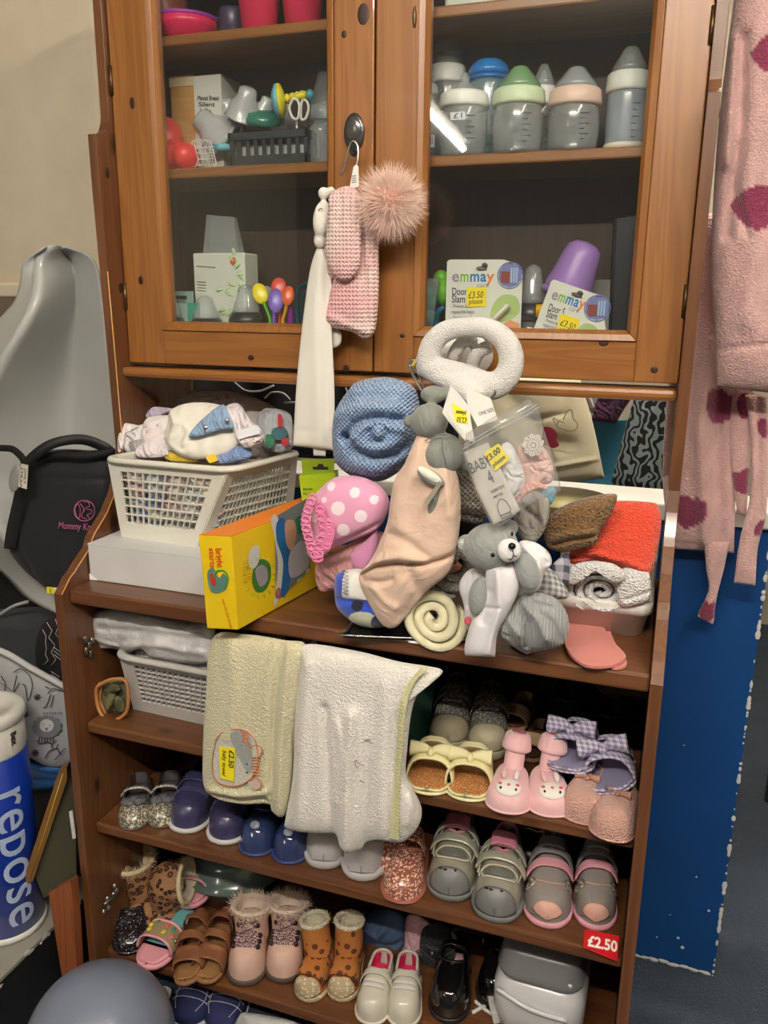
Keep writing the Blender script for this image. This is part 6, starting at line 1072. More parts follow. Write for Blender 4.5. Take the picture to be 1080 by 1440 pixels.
# ================================================================== shoes
TW = [0, .02, .05, .1, .18, .3, .45, .6, .75, .88, .94, .98, 1]; WW = [0, .36, .6, .8, .95, 1, .95, .86, .82, .78, .66, .42, 0]
TH = [0, .03, .08, .16, .3, .42, .55, .7, .85, 1]
class Shoe:
    def __init__(s, name, toe, heel, z, L, Wd, H, label, cat, group=None, hs=(.12, .3, .44, .54, .62, .8, .95, 1, 1, 1), zs=.008, lean=0, dz=0, ww=None, squash=.7, toe3=None):
        T = Zp(*toe, z) if toe3 is None else np.array(toe3, float); Hh = Zp(*heel, z) if toe3 is None else np.array(toe3)+np.array([heel[0], heel[1], 0]); d = Hh-T; d[2] = 0; s.Y = nrm(d); s.X = np.array([s.Y[1], -s.Y[0], 0]); s.Z = np.array([0, 0, 1.])
        if lean:
            cx_, sx = math.cos(lean), math.sin(lean); s.X, s.Z = s.X*cx_+s.Z*sx, s.Z*cx_-s.X*sx
        s.T = T+np.array([0, 0, dz+.0006]); s.L, s.W, s.H, s.hs, s.zs, s.ww, s.sq = L, Wd, H, hs, zs, ww or WW, squash
        s.e = emp(name, s.T+s.Y*L/2, label, cat, group)
    def P(s, x, y, z): 
        x, y, z = np.broadcast_arrays(x, y, z); return s.T+x[..., None]*s.X+y[..., None]*s.Y+z[..., None]*s.Z
    def w(s, t):
        t = np.asarray(t, float); f = np.interp(t, TW, s.ww); f = np.where(t < .3, np.sqrt(np.clip(1-(1-t/.3)**2.3, 0, 1)), f)
        return s.W/2*np.where(t > .86, .775*np.sqrt(np.clip(1-((t-.86)/.14)**2, 0, 1)), f)
    def h(s, t):
        t = np.asarray(t, float); f = np.interp(t, TH, s.hs); k = float(np.interp(.07, TH, s.hs)); return s.H*np.where(t < .07, k*(.35+.65*np.sqrt(np.clip(t/.07, 0, 1))), f)
    def surf(s, t, a, off=0):
        t, a = np.broadcast_arrays(np.asarray(t, float), np.asarray(a, float)); ox = off*np.clip(np.minimum(t, 1-t)*60, 0, 1); c = np.cos(a); sn = np.sin(a)
        x = -np.sign(c)*np.abs(c)**s.sq*np.maximum(s.w(t)+ox, 0); z = s.zs+(s.h(t)+off)*np.abs(sn)**.8
        y = t*s.L-off*np.clip(1-t*6, 0, 1)+off*np.clip((t-.85)*6, 0, 1); return s.P(x, y, z)
    def am(s, t, to, al, bw=.1):
        k = np.clip((t-to)/bw, 0, 1); k = k*k*(3-2*k); return (PI/2)*(1-k)+math.radians(al)*k
    def upper(s, m, to=.42, al=60, name='upper', t0=0, t1=1, th=.0024, off=0, n=44, bw=.1, collar=None, cr=.0028):
        t = t0+(t1-t0)*(1-np.cos(np.linspace(0, PI, n)))/2; am = s.am(t, to, al, bw); u = np.linspace(0, 1, 16)
        A = s.surf(t[:, None], am[:, None]*u, off); B = s.surf(t[:, None], PI-am[:, None]*u, off)
        V = np.concatenate([A.reshape(-1, 3), B.reshape(-1, 3)]); f = gridf(n, 16); f += [tuple(i+n*16 for i in q[::-1]) for q in gridf(n, 16)]
        o = mk(name, (V, f), m, s.e, weld=True)
        if collar:
            tt = t[t > to-.005]; E = [s.surf(x, s.am(x, to, al, bw)) for x in tt]+[s.surf(x, PI-s.am(x, to, al, bw)) for x in tt[::-1]]
            mk('collar', tube(cat_rom(np.array(E), 60, True), cr, 8, True), collar, s.e)
        return o
    def sole(s, m, th=None, o=.0025, name='sole', grow=0, tread=False):
        th = s.zs if th is None else th; t = np.concatenate([np.linspace(0, 1, 36)**2.2*.5, 1-np.linspace(1, 0, 36)[1:]**2.2*.5]); t = np.clip(t, 0, 1); L_ = []
        for z, oo in ((0, o-.003), (.0015, o-.0005), (th*.5, o), (th-.001, o), (th, o-.0015), (th, -.004)):
            x = s.w(t)+oo*np.clip(np.minimum(t, 1-t)*30, .3, 1); y = t*s.L+oo*(2*t-1); L_.append(np.concatenate([s.P(-x, y, np.full_like(x, z)), s.P(x, y, np.full_like(x, z))[::-1]]))
        n = len(L_[0]); V = np.concatenate(L_); o_ = mk(name, (V, gridf(6, n, False, True)+[tuple(range(n)), tuple(range(6*n-1, 5*n-1, -1))]), m, s.e)
        return o_
    def insole(s, m, k=.9, z=.003, t0=.03, t1=.97, name='insole'):
        t = np.linspace(t0, t1, 24); u = np.linspace(-1, 1, 7); V = s.P(s.w(t)[:, None]*u*k, (t*s.L)[:, None]*np.ones(7), np.full((24, 7), s.zs+z)); return mk(name, (V.reshape(-1, 3), gridf(24, 7)), m, s.e, solid=.0015)
    def lining(s, m, to, al, off=-.0032, name='lining', bw=.1):
        t = np.linspace(max(.1, to-.15), .985, 30); am = s.am(t, to, al, bw); u = np.linspace(0, 1, 12)
        A = s.surf(t[:, None], am[:, None]*u, off); B = s.surf(t[:, None], PI-am[:, None]*u, off); V = np.concatenate([A.reshape(-1, 3), B.reshape(-1, 3)]); f = gridf(30, 12); f += [tuple(i+360 for i in q) for q in gridf(30, 12)]
        return mk(name, (V, f), m, s.e, solid=.001)
    def patch(s, name, m, t0, t1, a0, a1, off=.002, th=.002, n=10, k=20, rise=0, skew=0, round_=False, **kw):
        """band or panel over the shoe: t range (may be functions of angle through skew), angles in degrees"""
        u = np.linspace(0, 1, n)[:, None]**(2 if t0 <= 0 else 1); v = np.linspace(0, 1, k)[None, :]; a = np.radians(a0+(a1-a0)*v); tt = t0+(t1-t0)*u+skew*(v-.5)
        if round_: 
            cc = np.sqrt(np.clip(1-(2*v-1)**2, 0, 1)); tt = (t0+t1)/2+(t1-t0)*(u-.5)*cc+skew*(v-.5)
        V = s.surf(tt, a+0*u, off)+(rise*np.sin(a+0*u)[..., None]*s.Z); return mk(name, (V.reshape(-1, 3), gridf(n, k)), m, s.e, solid=th, **kw)
    def line(s, name, m, pts, r=.0008, off=.0025, n=None, closed=False, **kw):
        L_ = pts if isinstance(pts[0][0], (tuple, list)) else [pts]; G = []
        for q in L_:
            Q = cat_rom(q, n or max(8, 6*len(q)), closed) if len(q) > 2 else lin_res(q, 8); P = s.surf(Q[:, 0], np.radians(Q[:, 1]), off); G.append(tube(P, r, 6, closed))
        return mk(name, G, m, s.e, **kw)
    def at(s, t, a, off=0): return s.surf(t, math.radians(a), off)
def mrough(n, c, r=.5, **k): return mat(n+'_%d_%d_%d' % tuple(c), c, r, **k)
# ------ second shelf (z = .60)
glg = mat('grey_glitter', (92, 92, 88), .5, pat=('glitter', 520, (180, 178, 168), .82)); offw = mrough('rubber', (168, 160, 136), .55); drk = mrough('dark_lining', (44, 40, 38), .9)
for i, (toe, heel, lb) in enumerate((((630, 1056), (645, 985), 'left grey glitter plimsoll with cream toe cap at the back of the second shelf'), ((684, 1070), (690, 1000), 'right grey glitter plimsoll with cream toe cap, partly behind the bunny slipper'))):
    s = Shoe('plimsoll', toe, heel, Z1, .15, .066, .055, lb, 'shoe', 'grey glitter plimsolls', zs=.017, hs=(.15, .4, .55, .62, .7, .85, .95, 1, 1, 1))
    s.upper(glg, .5, 65, collar=glg); s.sole(offw, o=.003); s.insole(drk); s.lining(drk, .5, 65); s.patch('toe_cap', offw, .0, .17, 0, 180, off=.002, k=28)
    for k in range(2): s.patch('strap', glg, .42+.14*k, .5+.14*k, 25, 155, off=.003, rise=.003)
    s.patch('tongue', glg, .34, .6, 70, 110, off=.002, rise=.004)
be_ = mrough('beige_suede', (164, 136, 104), .9, bump=('noise', 200, .4, .002)); brn = mrough('brown_insole', (96, 60, 40), .9)
for i, (toe, heel, dz, lb) in enumerate((((716, 1040), (752, 985), .015, 'beige baby sandal lying at the back of the second shelf, upper one'), ((740, 1072), (775, 1015), 0, 'beige baby sandal at the back of the second shelf behind the bunny slippers'))):
    s = Shoe('baby_sandal', toe, heel, Z1, .1, .045, .03, lb, 'shoe', 'beige baby sandals', zs=.006, dz=dz); s.sole(be_); s.insole(brn); s.patch('toe_strap', be_, .15, .4, 5, 175, off=.003, th=.004); s.upper(be_, 0, 45, t0=.6, th=.004)
crmv = mrough('cream_canvas', (226, 218, 170), .8, bump=('noise', 260, .25, .001)); cork = mat('cork_glitter', (182, 122, 72), .7, pat=('glitter', 700, (226, 180, 120), .85))
def bow(s, m, c, wd, ht, dp, ax=None, knot=.3):
    X = s.X if ax is None else ax; Zv = nrm(np.cross(s.Y, X))*-1 if False else s.Z
    for sg in (-1, 1):
        pts = [c, c+X*sg*wd*.35+Zv*ht*.12, c+X*sg*wd*.8+Zv*ht*.05, c+X*sg*wd]; V = []
        for k, p in enumerate(cat_rom(pts, 14)):
            r = ht*(.16+.42*(k/13)**.7); a = np.linspace(0, 2*PI, 14, endpoint=False); V.append(p+np.cos(a)[:, None]*Zv*r+np.sin(a)[:, None]*s.Y*dp*(.5+.5*k/13)*(1+.3*np.sin(3*a))[:, None])
        mk('bow_loop', (np.concatenate(V), gridf(14, 14, False, True)+[tuple(range(14)), tuple(range(14*14-1, 13*14-1, -1))]), m, s.e)
    mk('bow_knot', ell3(c-s.Y*dp*.5, [X, s.Y, Zv], (wd*knot*.6, dp*1.1, ht*.32)), m, s.e)
for i, (toe, heel, lb) in enumerate((((600, 1119), (618, 1050), 'left cream peep toe bow shoe with cork footbed'), ((655, 1128), (672, 1058), 'right cream peep toe bow shoe with cork footbed'))):
    s = Shoe('bow_shoe', toe, heel, Z1, .112, .066, .04, lb, 'shoe', 'cream peep toe bow shoes', zs=.006, hs=(.2, .5, .75, .95, 1, .95, .8, .8, .9, 1))
    s.sole(crmv, o=.003); s.insole(cork, .98); s.patch('toe_band', crmv, .2, .55, 2, 178, off=.003, th=.003, k=30); s.upper(crmv, 0, 42, t0=.55, th=.003)
    s.line('footbed_piping', crmv, [(.3, 1), (.1, 4), (.0, 20), (.0, 160), (.1, 176), (.3, 179)], .0022, off=.002); s.patch('ankle_strap', crmv, .66, .76, 10, 170, off=.003, rise=.008)
    bow(s, crmv, s.at(.34, 90, .008), .032, .022, .009)
# bunny slipper socks
pkf = mrough('pale_pink_fleece', (232, 186, 190), .95, sheen=.4, bump=('noise', 300, .2, .002)); whf = mrough('white_fleece', (232, 226, 220), .95, sheen=.3)
for i, (toe, heel, ank, lb) in enumerate((((712, 1147), (722, 1085), (728, 1062), 'left pink bunny face slipper sock with turned down cuff'), ((776, 1152), (765, 1088), (768, 1058), 'right pink bunny face slipper sock with turned down cuff'))):
    s = Shoe('bunny_slipper', toe, heel, Z1, .1, .066, .032, lb, 'slipper', 'pink bunny slipper socks', zs=.004, hs=(.3, .6, .8, .92, 1, 1, 1, .95, .9, .8), squash=.8)
    s.upper(pkf, 1.2, 90, th=0); s.sole(pkf, .005, o=.001)
    c = s.P(np.array(0.), np.array(.075), np.array(.018)); top = c+np.array([.004, .02, .06])
    mk('ankle', tube(cat_rom([c-(0, 0, .01), c+(top-c)*.4, top], 16), [.019]*3+[.015]*10+[.018]*3, 18), pkf, s.e)
    k1 = c+(top-c)*.62; mk('turned_cuff', tube(cat_rom([k1, k1+(top-k1)*.5, top+(top-k1)*.15], 14), np.array([.0205, .0245, .026, .026, .026, .0255, .025, .0245, .024, .0235, .023, .022, .0205, .017])*.86, 20), pkf, s.e)
    mk('cuff_opening', ell3(top+(top-k1)*.16, np.eye(3), (.011, .011, .003)), mrough('deep_pink', (150, 90, 96), .9), s.e)
    mk('bunny_face', ell3(s.at(.2, 90, -.002), [s.X, nrm(s.Y+s.Z*.3), nrm(s.Z-s.Y*.3)], (.019, .016, .007)), whf, s.e)
    for sg in (-1, 1):
        mk('bunny_eye', ell3(s.at(.13, 90, .004)+s.X*.011*sg, np.eye(3), (.0018, .0018, .0022), 10, 6), tm((20, 20, 24), .3), s.e); mk('bunny_cheek', ell3(s.at(.2, 90, .004)+s.X*.0125*sg, np.eye(3), (.003, .002, .002), 10, 6), tm((222, 70, 90), .7), s.e)
        mk('bunny_ear', ell3(s.at(.46, 90, .004)+s.X*.009*sg, [s.X, s.Y, s.Z], (.0042, .014, .004)), whf if sg > 0 else pkf, s.e)
    mk('bunny_nose', ell3(s.at(.16, 90, .007), np.eye(3), (.0024, .002, .002), 10, 6), tm((230, 120, 130), .6), s.e)
# pink waffle booties below, gingham shoes stacked on them
wf = mrough('pink_waffle', (206, 160, 146), .95, bump=('terry', 420, .8, .003), sheen=.2)
for i, (toe, heel, lb, ln) in enumerate((((812, 1160), (838, 1098), 'left pink waffle knit bootie under the gingham shoes', .15), ((852, 1184), (880, 1128), 'right pink waffle knit bootie at the right end of the second shelf', -.1))):
    s = Shoe('waffle_bootie', toe, heel, Z1, .1, .062, .04, lb, 'bootie', 'pink waffle knit booties', zs=.003, hs=(.35, .7, .9, 1, 1, 1, 1, 1, 1, 1), squash=.5); s.upper(wf, .6, 70, collar=wf); s.sole(wf, .004, o=.001); s.insole(drk); bow(s, mrough('satin_ribbon', (170, 120, 104), .4), s.at(.5, 90, .004), .018, .012, .004)
gh = mat('lilac_gingham', (206, 200, 212), .85, pat=('gingham', 780, (132, 122, 162)), bump=('noise', 90, .4, .003)); li_in = mrough('lilac_satin', (140, 138, 166), .45)
for i, (c, d, ln, lb) in enumerate((((795, 1078, .08), (.2, 1), .12, 'left lilac gingham bow shoe lying on the waffle booties'), ((858, 1108, .055), (.05, 1), .35, 'right lilac gingham bow shoe lying on the waffle booties'))):
    t3 = Yp(*c); s = Shoe('gingham_shoe', (0, 0), d, Z1, .1, .068, .04, lb, 'shoe', 'lilac gingham baby shoes', toe3=t3-(0, 0, .012), lean=ln, zs=.004, hs=(.2, .5, .75, .95, 1, .95, .85, .85, .9, 1))
    s.sole(gh, o=.002); s.insole(li_in, .96); s.patch('toe_band', gh, .22, .6, 2, 178, off=.002, th=.003, k=30); s.upper(gh, 0, 50, t0=.6, th=.003); s.line('edge_piping', gh, [(.3, 1), (.1, 4), (.0, 20), (.0, 160), (.1, 176), (.3, 179)], .0022, off=.001); s.patch('ankle_strap', gh, .7, .8, 10, 170, off=.003, rise=.01); bow(s, gh, s.at(.42, 90, .01), .036, .028, .01)
# dark shoes in the shadow behind
dsh = mrough('black_shoe', (30, 27, 28), .35)
for i, (toe, heel, lb) in enumerate((((790, 1050), (798, 1000), 'dark shoe in the shadow at the back of the second shelf, left of the other'), ((850, 1075), (858, 1022), 'dark shoe in the shadow at the back of the second shelf, nearest the right side'))):
    s = Shoe('dark_shoe', toe, heel, Z1, .13, .07, .06, lb, 'shoe', 'dark shoes on the second shelf'); s.upper(dsh, .4, 50, collar=dsh); s.sole(mrough('blue_black', (34, 38, 52), .5)); s.insole(drk)
# ------ third shelf (z = .40)
sg_ = mat('silver_glitter', (120, 116, 106), .3, metal=.4, pat=('glitter', 420, (238, 230, 206), .66)); sgr = mrough('silver_trim', (150, 150, 152), .3, metal=.7); rosette = mrough('grey_chiffon', (92, 92, 98), .7, bump=('noise', 90, .9, .006)); flin = mat('floral_insole', (66, 56, 58), .8, pat=('floral', 62, .34, ((214, 120, 120), (206, 206, 190), (214, 120, 120))))
for i, (toe, heel, lb) in enumerate((((186, 1169), (203, 1082), 'left silver glitter ballet pump with flowered insole'), ((226, 1166), (248, 1074), 'right silver glitter ballet pump with flowered insole'))):
    s = Shoe('ballet_pump', toe, heel, Z2, .145, .056, .034, lb, 'shoe', 'silver glitter ballet pumps', zs=.004, hs=(.25, .55, .7, .8, .85, .85, .85, .9, 1, 1.1))
    s.upper(sg_, .3, 34, t1=.42, bw=.06); s.upper(sgr, .3, 36, name='quarter', t0=.4, bw=.06); s.sole(mrough('grey_sole', (90, 88, 86), .6), o=.001); s.insole(flin, .95)
    s.patch('diamante_strap', mat('diamante', (190, 188, 180), .2, metal=.6, pat=('glitter', 500, (245, 245, 240), .5)), .5, .54, 30, 150, off=.004, th=.003, rise=.002)
    for dx, dy in ((-.6, 0), (.6, 0), (0, .3), (-.2, -.5), (.4, -.4)): mk('rosette_petal', ell3(s.at(.27+.05*dy, 90+dx*28, .003), [s.X, s.Y, s.Z], (.01, .01, .006), 14, 8), rosette, s.e)
    s.line('collar_piping', sgr, [(.33, 90), (.36, 50), (.45, 36), (.7, 36), (.95, 36)], .0014, off=0); s.line('collar_piping', sgr, [(.33, 90), (.36, 130), (.45, 144), (.7, 144), (.95, 144)], .0014, off=0)
nv = mrough('navy_leather', (58, 56, 90), .3, coat=.3, bump=('noise', 60, .2, .002)); wso = mrough('white_sole', (206, 204, 204), .5)
for i, (toe, heel, lb) in enumerate((((258, 1172), (300, 1098), 'left navy blue shoe with white sole under the lime towel'), ((312, 1188), (352, 1112), 'right navy blue shoe with white sole under the lime towel'))):
    s = Shoe('navy_shoe', toe, heel, Z2, .15, .07, .058, lb, 'shoe', 'navy blue shoes', zs=.009, hs=(.2, .5, .66, .74, .8, .9, 1, 1, 1, 1)); s.upper(nv, .5, 65, collar=nv); s.sole(wso, o=.004); s.insole(drk); s.patch('strap', nv, .42, .56, 15, 165, off=.003, rise=.003); s.line('stitching', mrough('lilac_thread', (110, 104, 150), .6), [[(.3, 20+8*k) for k in range(16)], [(.33, 20+8*k) for k in range(16)]], .0005)
jl = mat('blue_jelly', (46, 58, 100), .12, coat=.5)
for i, (toe, heel, lb) in enumerate((((355, 1205), (388, 1140), 'left glossy blue jelly clog below the white towel'), ((402, 1216), (430, 1150), 'right glossy blue jelly clog below the white towel'))):
    s = Shoe('jelly_clog', toe, heel, Z2, .13, .062, .044, lb, 'shoe', 'blue jelly clogs', zs=.006, hs=(.25, .6, .85, 1, 1, .98, .9, .8, .75, .75)); s.upper(jl, .48, 45, collar=jl); s.sole(mrough('blue_sole', (50, 66, 116), .4), o=.003); s.insole(mrough('blue_sole', (50, 66, 116), .4)); mk('raised_badge', ell3(s.at(.14, 90, .001), [s.X, nrm(s.Y+s.Z*.8), nrm(s.Z-s.Y*.8)], (.0085, .007, .002)), mrough('badge_grey', (132, 136, 150), .4), s.e)
wl = mrough('white_leather', (188, 184, 186), .45)
for i, (toe, heel, lb) in enumerate((((455, 1222), (470, 1150), 'left plain white trainer under the white towel'), ((508, 1239), (522, 1165), 'right plain white trainer under the white towel'))):
    s = Shoe('white_trainer', toe, heel, Z2, .15, .07, .055, lb, 'shoe', 'plain white trainers', zs=.014, hs=(.2, .5, .66, .74, .8, .9, 1, 1, 1, 1)); s.upper(wl, .5, 65, collar=wl); s.sole(wl, o=.004); s.insole(drk); s.line('toe_stitch', mrough('grey_thread', (130, 126, 130), .6), [(.34, 35), (.22, 55), (.18, 90), (.22, 125), (.34, 145)], .0007); s.line('sole_groove', mrough('grey_thread', (130, 126, 130), .6), [(.3, 3), (.1, 3), (.0, 10), (0, 90), (0, 170), (.1, 177), (.3, 177)], .0006, off=.004)
rj = mat('rose_glitter_jelly', (150, 92, 76), .15, pat=('glitter', 380, (246, 206, 184), .7), coat=.5)
for i, (toe, heel, lb) in enumerate((((562, 1270), (585, 1170), 'front rose gold glitter jelly shoe on the third shelf'), ((545, 1232), (560, 1160), 'rear rose gold glitter jelly shoe, mostly behind its partner'))):
    s = Shoe('jelly_shoe', toe, heel, Z2, .145, .064, .044, lb, 'shoe', 'rose glitter jelly shoes', zs=.004, hs=(.2, .5, .65, .72, .78, .85, .9, .9, .95, 1)); s.upper(rj, .5, 45, collar=mrough('rose_jelly', (150, 90, 76), .15)); s.sole(mrough('rose_jelly', (150, 90, 76), .15), o=.005); s.insole(rj); s.patch('strap', rj, .6, .7, 20, 160, off=.002, rise=.006)
    mk('buckle', ell3(s.at(.64, 30, .008), [s.X, s.Y, s.Z], (.004, .008, .005), 12, 6), stl, s.e)
    if i == 0: s.line('raised_vine', rj, [[(.18, 60), (.26, 90), (.38, 100)], [(.2, 110), (.3, 120), (.42, 112)], [(.14, 90), (.22, 75), (.34, 70)], [(.3, 90), (.36, 80), (.44, 84)]], .0014)
# silver velcro trainers
slv = mrough('silver_leather', (182, 178, 162), .3, metal=.5, bump=('noise', 160, .3, .002)); sst = mrough('silver_strap', (206, 204, 188), .3, metal=.5, bump=('noise', 220, .5, .002)); grs = mrough('grey_rubber', (112, 113, 113), .5); pin = mrough('pink_lining', (196, 120, 144), .9); wst = mrough('pale_piping', (190, 186, 168), .5)
for i, (toe, heel, lb) in enumerate((((630, 1267), (652, 1172), 'left silver trainer with two touch straps and grey scuffed toe'), ((694, 1297), (716, 1196), 'right silver trainer with two touch straps and grey scuffed toe'))):
    s = Shoe('silver_trainer', toe, heel, Z2, .148, .074, .066, lb, 'shoe', 'silver velcro trainers', zs=.012, hs=(.18, .42, .54, .62, .7, .8, .88, .95, 1, 1))
    s.upper(slv, .52, 66, collar=pin); s.sole(grs, o=.004); s.insole(pin); s.lining(pin, .52, 66); s.patch('toe_bumper', grs, 0, .1, 0, 180, off=.0028, k=30); s.patch('tongue', pin, .5, .68, 66, 114, off=.004, rise=.012, th=.004)
    s.patch('touch_strap', sst, .36, .45, 28, 152, off=.0065, th=.004, rise=.003, skew=-.03); s.patch('touch_strap', sst, .51, .6, 28, 152, off=.007, th=.004, rise=.005, skew=-.03)
    s.line('oval_piping', wst, [(.21, 62), (.19, 90), (.21, 118), (.28, 128), (.33, 110), (.33, 70), (.28, 52), (.21, 62)], .0015, off=.003); s.patch('toe_window', mrough('dark_mesh', (96, 98, 90), .6, bump=('noise', 500, .5, .001)), .22, .32, 60, 120, off=.0022, th=.001, round_=True)
    s.line('side_piping', wst, [[(.24, 48), (.4, 38), (.55, 48)], [(.24, 132), (.4, 142), (.55, 132)], [(.4, 20), (.5, 34), (.6, 60)], [(.4, 160), (.5, 146), (.6, 120)]], .0013, off=.003)
    s.line('eyelet_bars', wst, [[(.44, 60), (.49, 62)], [(.44, 118), (.49, 116)]], .0016, off=.003)
    for k, (t, a) in enumerate(((.08, 70), (.07, 82), (.075, 100))): mk('scuff', ell3(s.at(t, a, .0045), [s.X, s.Y, s.Z], (.004-.0008*k, .0015, .002), 8, 5), tm((28, 28, 30), .8), s.e)
grs2 = mrough('grey_suede', (134, 126, 122), .9, bump=('noise', 300, .4, .001)); gst = mrough('grey_strap', (118, 116, 120), .5); pks = mrough('pink_strap', (214, 152, 164), .5); pch_ = mrough('peach_rubber', (212, 164, 148), .5)
for i, (toe, heel, lb) in enumerate((((768, 1306), (776, 1205), 'left grey and pink velcro trainer with peach toe rubber'), ((836, 1309), (836, 1212), 'right grey and pink velcro trainer, standing above the red price label'))):
    s = Shoe('pink_grey_trainer', toe, heel, Z2, .148, .07 if i == 0 else .062, .066, lb, 'shoe', 'grey and pink velcro trainers', zs=.01, hs=(.2, .42, .54, .62, .72, .82, .92, .97, 1, 1))
    s.upper(grs2, .56, 66, collar=gst); s.sole(pks, o=.003); s.insole(drk); s.lining(pks, .56, 66); s.patch('toe_rubber', pch_, 0, .05, 25, 155, off=.003, k=30)
    s.patch('touch_strap', pks, .37, .46, 26, 150, off=.005, th=.003, rise=.002, skew=.03); s.patch('touch_strap', gst, .5, .62, 26, 150, off=.0055, th=.0035, rise=.004); s.patch('tongue', gst, .56, .7, 66, 114, off=.004, rise=.01, th=.004)
    s.patch('glitter_inset', sg_, .2, .3, 24, 66, off=.0024, th=.001, round_=True); s.patch('glitter_inset', sg_, .24, .33, 118, 156, off=.0024, th=.001, round_=True); s.line('toe_seam', pch_, [(.36, 30), (.26, 60), (.22, 90), (.26, 120), (.36, 150)], .001, off=.0018); s.line('sole_stripe', gst, [(.3, 4), (.1, 5), (.02, 20)], .001, off=.003)
for toe, heel, lb in (((655, 1195), (668, 1160), 'dark trainer with white lines in the shadow behind the silver trainers'), ((748, 1225), (758, 1180), 'dark shoe in the shadow behind the grey and pink trainers')):
    s = Shoe('dark_trainer', toe, heel, Z2, .1, .07, .05, lb, 'shoe', 'dark trainers at the back of the third shelf'); s.upper(dsh, .4, 50, collar=wso, cr=.002); s.sole(wso, .006); s.insole(drk)
# red price label on the shelf edge
pl_ = emp('shelf_price_label', Yp(845, 1338, .028), 'red £2.50 price label stuck on the front edge of the third shelf', 'label'); pr2 = (Zp(845, 1322, .4)*0+Yp(845, 1325, .026), nrm((0, -1, .35)))
redm = mat('red_label', (196, 24, 32), .35); slab('label_paper', [(823, 1306), (871, 1316), (868, 1352), (820, 1332)], pr2, .001, redm, pl_)
text('£2.50', (826, 1329), (868, 1338), 14, pr2, mat('label_white', (240, 232, 226), .5), pl_, off=.0014, bold=.035); stroke([[(828+6*k, 1334+1*k), (831+6*k, 1335+1*k)] for k in range(3)], pr2, .5, tm((120, 10, 20)), pl_, smooth=False, name='small_print', off=.0014)
# ------ fourth shelf (z = .127)
def boot(s, m, shaft, rs, trim=None, seed=0, spikes=900, fluffl=.008, inner=None):
    P = [s.P(np.array(a), np.array(b), np.array(c)) for a, b, c in shaft]; Q = cat_rom(P, 18); r = np.interp(np.linspace(0, 1, 18), np.linspace(0, 1, len(rs)), rs)
    mk('shaft', tube(Q, r, 26, cap=False), m, s.e, solid=.003)
    top = Q[-1]; ax = nrm(Q[-1]-Q[-3]); u = nrm(np.cross(ax, (0, 1, .1))); v = np.cross(ax, u)
    if inner: mk('shaft_lining', tube([Q[-6]+(Q[-1]-Q[-6])*k for k in (0, .5, .98)], [r[-6]*.7, r[-3]*.85, r[-1]*.9], 22, cap=False), inner, s.e); mk('boot_inside', tube([Q[-7], Q[-6]], r[-6]*.8, 20), drk, s.e)
    if trim:
        a = np.linspace(0, 2*PI, 50, endpoint=False); ring = [top+r[-1]*(math.cos(x)*u+math.sin(x)*v) for x in a]; mk('cuff_roll', tube(ring, .0045, 8, True), trim, s.e)
        rr_ = np.random.RandomState(seed); pts = []; ns = []
        for k in range(spikes): x = rr_.rand()*6.283; d = math.cos(x)*u+math.sin(x)*v; b = rr_.rand()*6.283; pts.append(top+r[-1]*d+.003*(math.cos(b)*d+math.sin(b)*ax)); ns.append(math.cos(b)*d+math.sin(b)*ax+ax*.3)
        fluff('fur_trim', pts, ns, fluffl, trim, s.e, w=.0004, jit=.4, seed=seed)
    return top, r[-1], ax, u, v
leo = mat('leopard_print', (150, 108, 72), .85, pat=('leopard', 75, (40, 24, 18), (110, 70, 44)), bump=('noise', 200, .3, .001)); fcr = mrough('cream_fur', (206, 190, 158), .95)
s = Shoe('leopard_boot', (195, 1325), (215, 1235), Z3, .12, .06, .05, 'leopard print boot with cream fur lining standing at the left of the bottom shelf', 'boot', 'leopard print boots', zs=.004); s.upper(leo, 1.2, 90); s.sole(drk)
boot(s, leo, [(0, .085, .02), (-.004, .08, .07), (-.012, .075, .125)], [.03, .032, .036], fcr, 3, 900, .011, fcr)
s = Shoe('leopard_boot', (225, 1320), (255, 1240), Z3, .1, .055, .045, 'second leopard print boot flopped over beside the first', 'boot', 'leopard print boots', zs=.004); s.upper(leo, 1.2, 90); s.sole(drk)
boot(s, leo, [(0, .06, .03), (.006, .05, .085), (.045, .045, .095)], [.03, .036, .04], fcr, 4, 500, .008, mrough('pale_shearling', (190, 180, 170), .95))
s = Shoe('black_glitter_shoe', (185, 1342), (190, 1280), Z3, .12, .066, .045, 'glossy black glitter shoe under the leopard boots', 'shoe', dz=.0); s.T = s.T+np.array([-.0, -.003, 0]); bg_ = mat('black_glitter', (26, 22, 26), .15, pat=('glitter', 500, (150, 140, 150), .93), coat=.6); s.upper(bg_, .5, 50, collar=bg_); s.sole(bg_); s.insole(drk)
hc = emp('hair_clip', Xp(152, 1265, .03), 'silver ornament fixed to the inner left side above the bottom shelf', 'ornament')
for k in range(7): mk('bead', ell3(Xp(146+4*math.sin(k*1.7)+3*k, 1282-6*k, .026), np.eye(3), (.004, .005, .006), 10, 6), tm((150, 144, 138), .2, metal=.7), hc)
mk('clip_bar', tube([Xp(146, 1272, .034), Xp(172, 1250, .034)], .003, 8), tm((110, 104, 100), .2, metal=.7), hc)
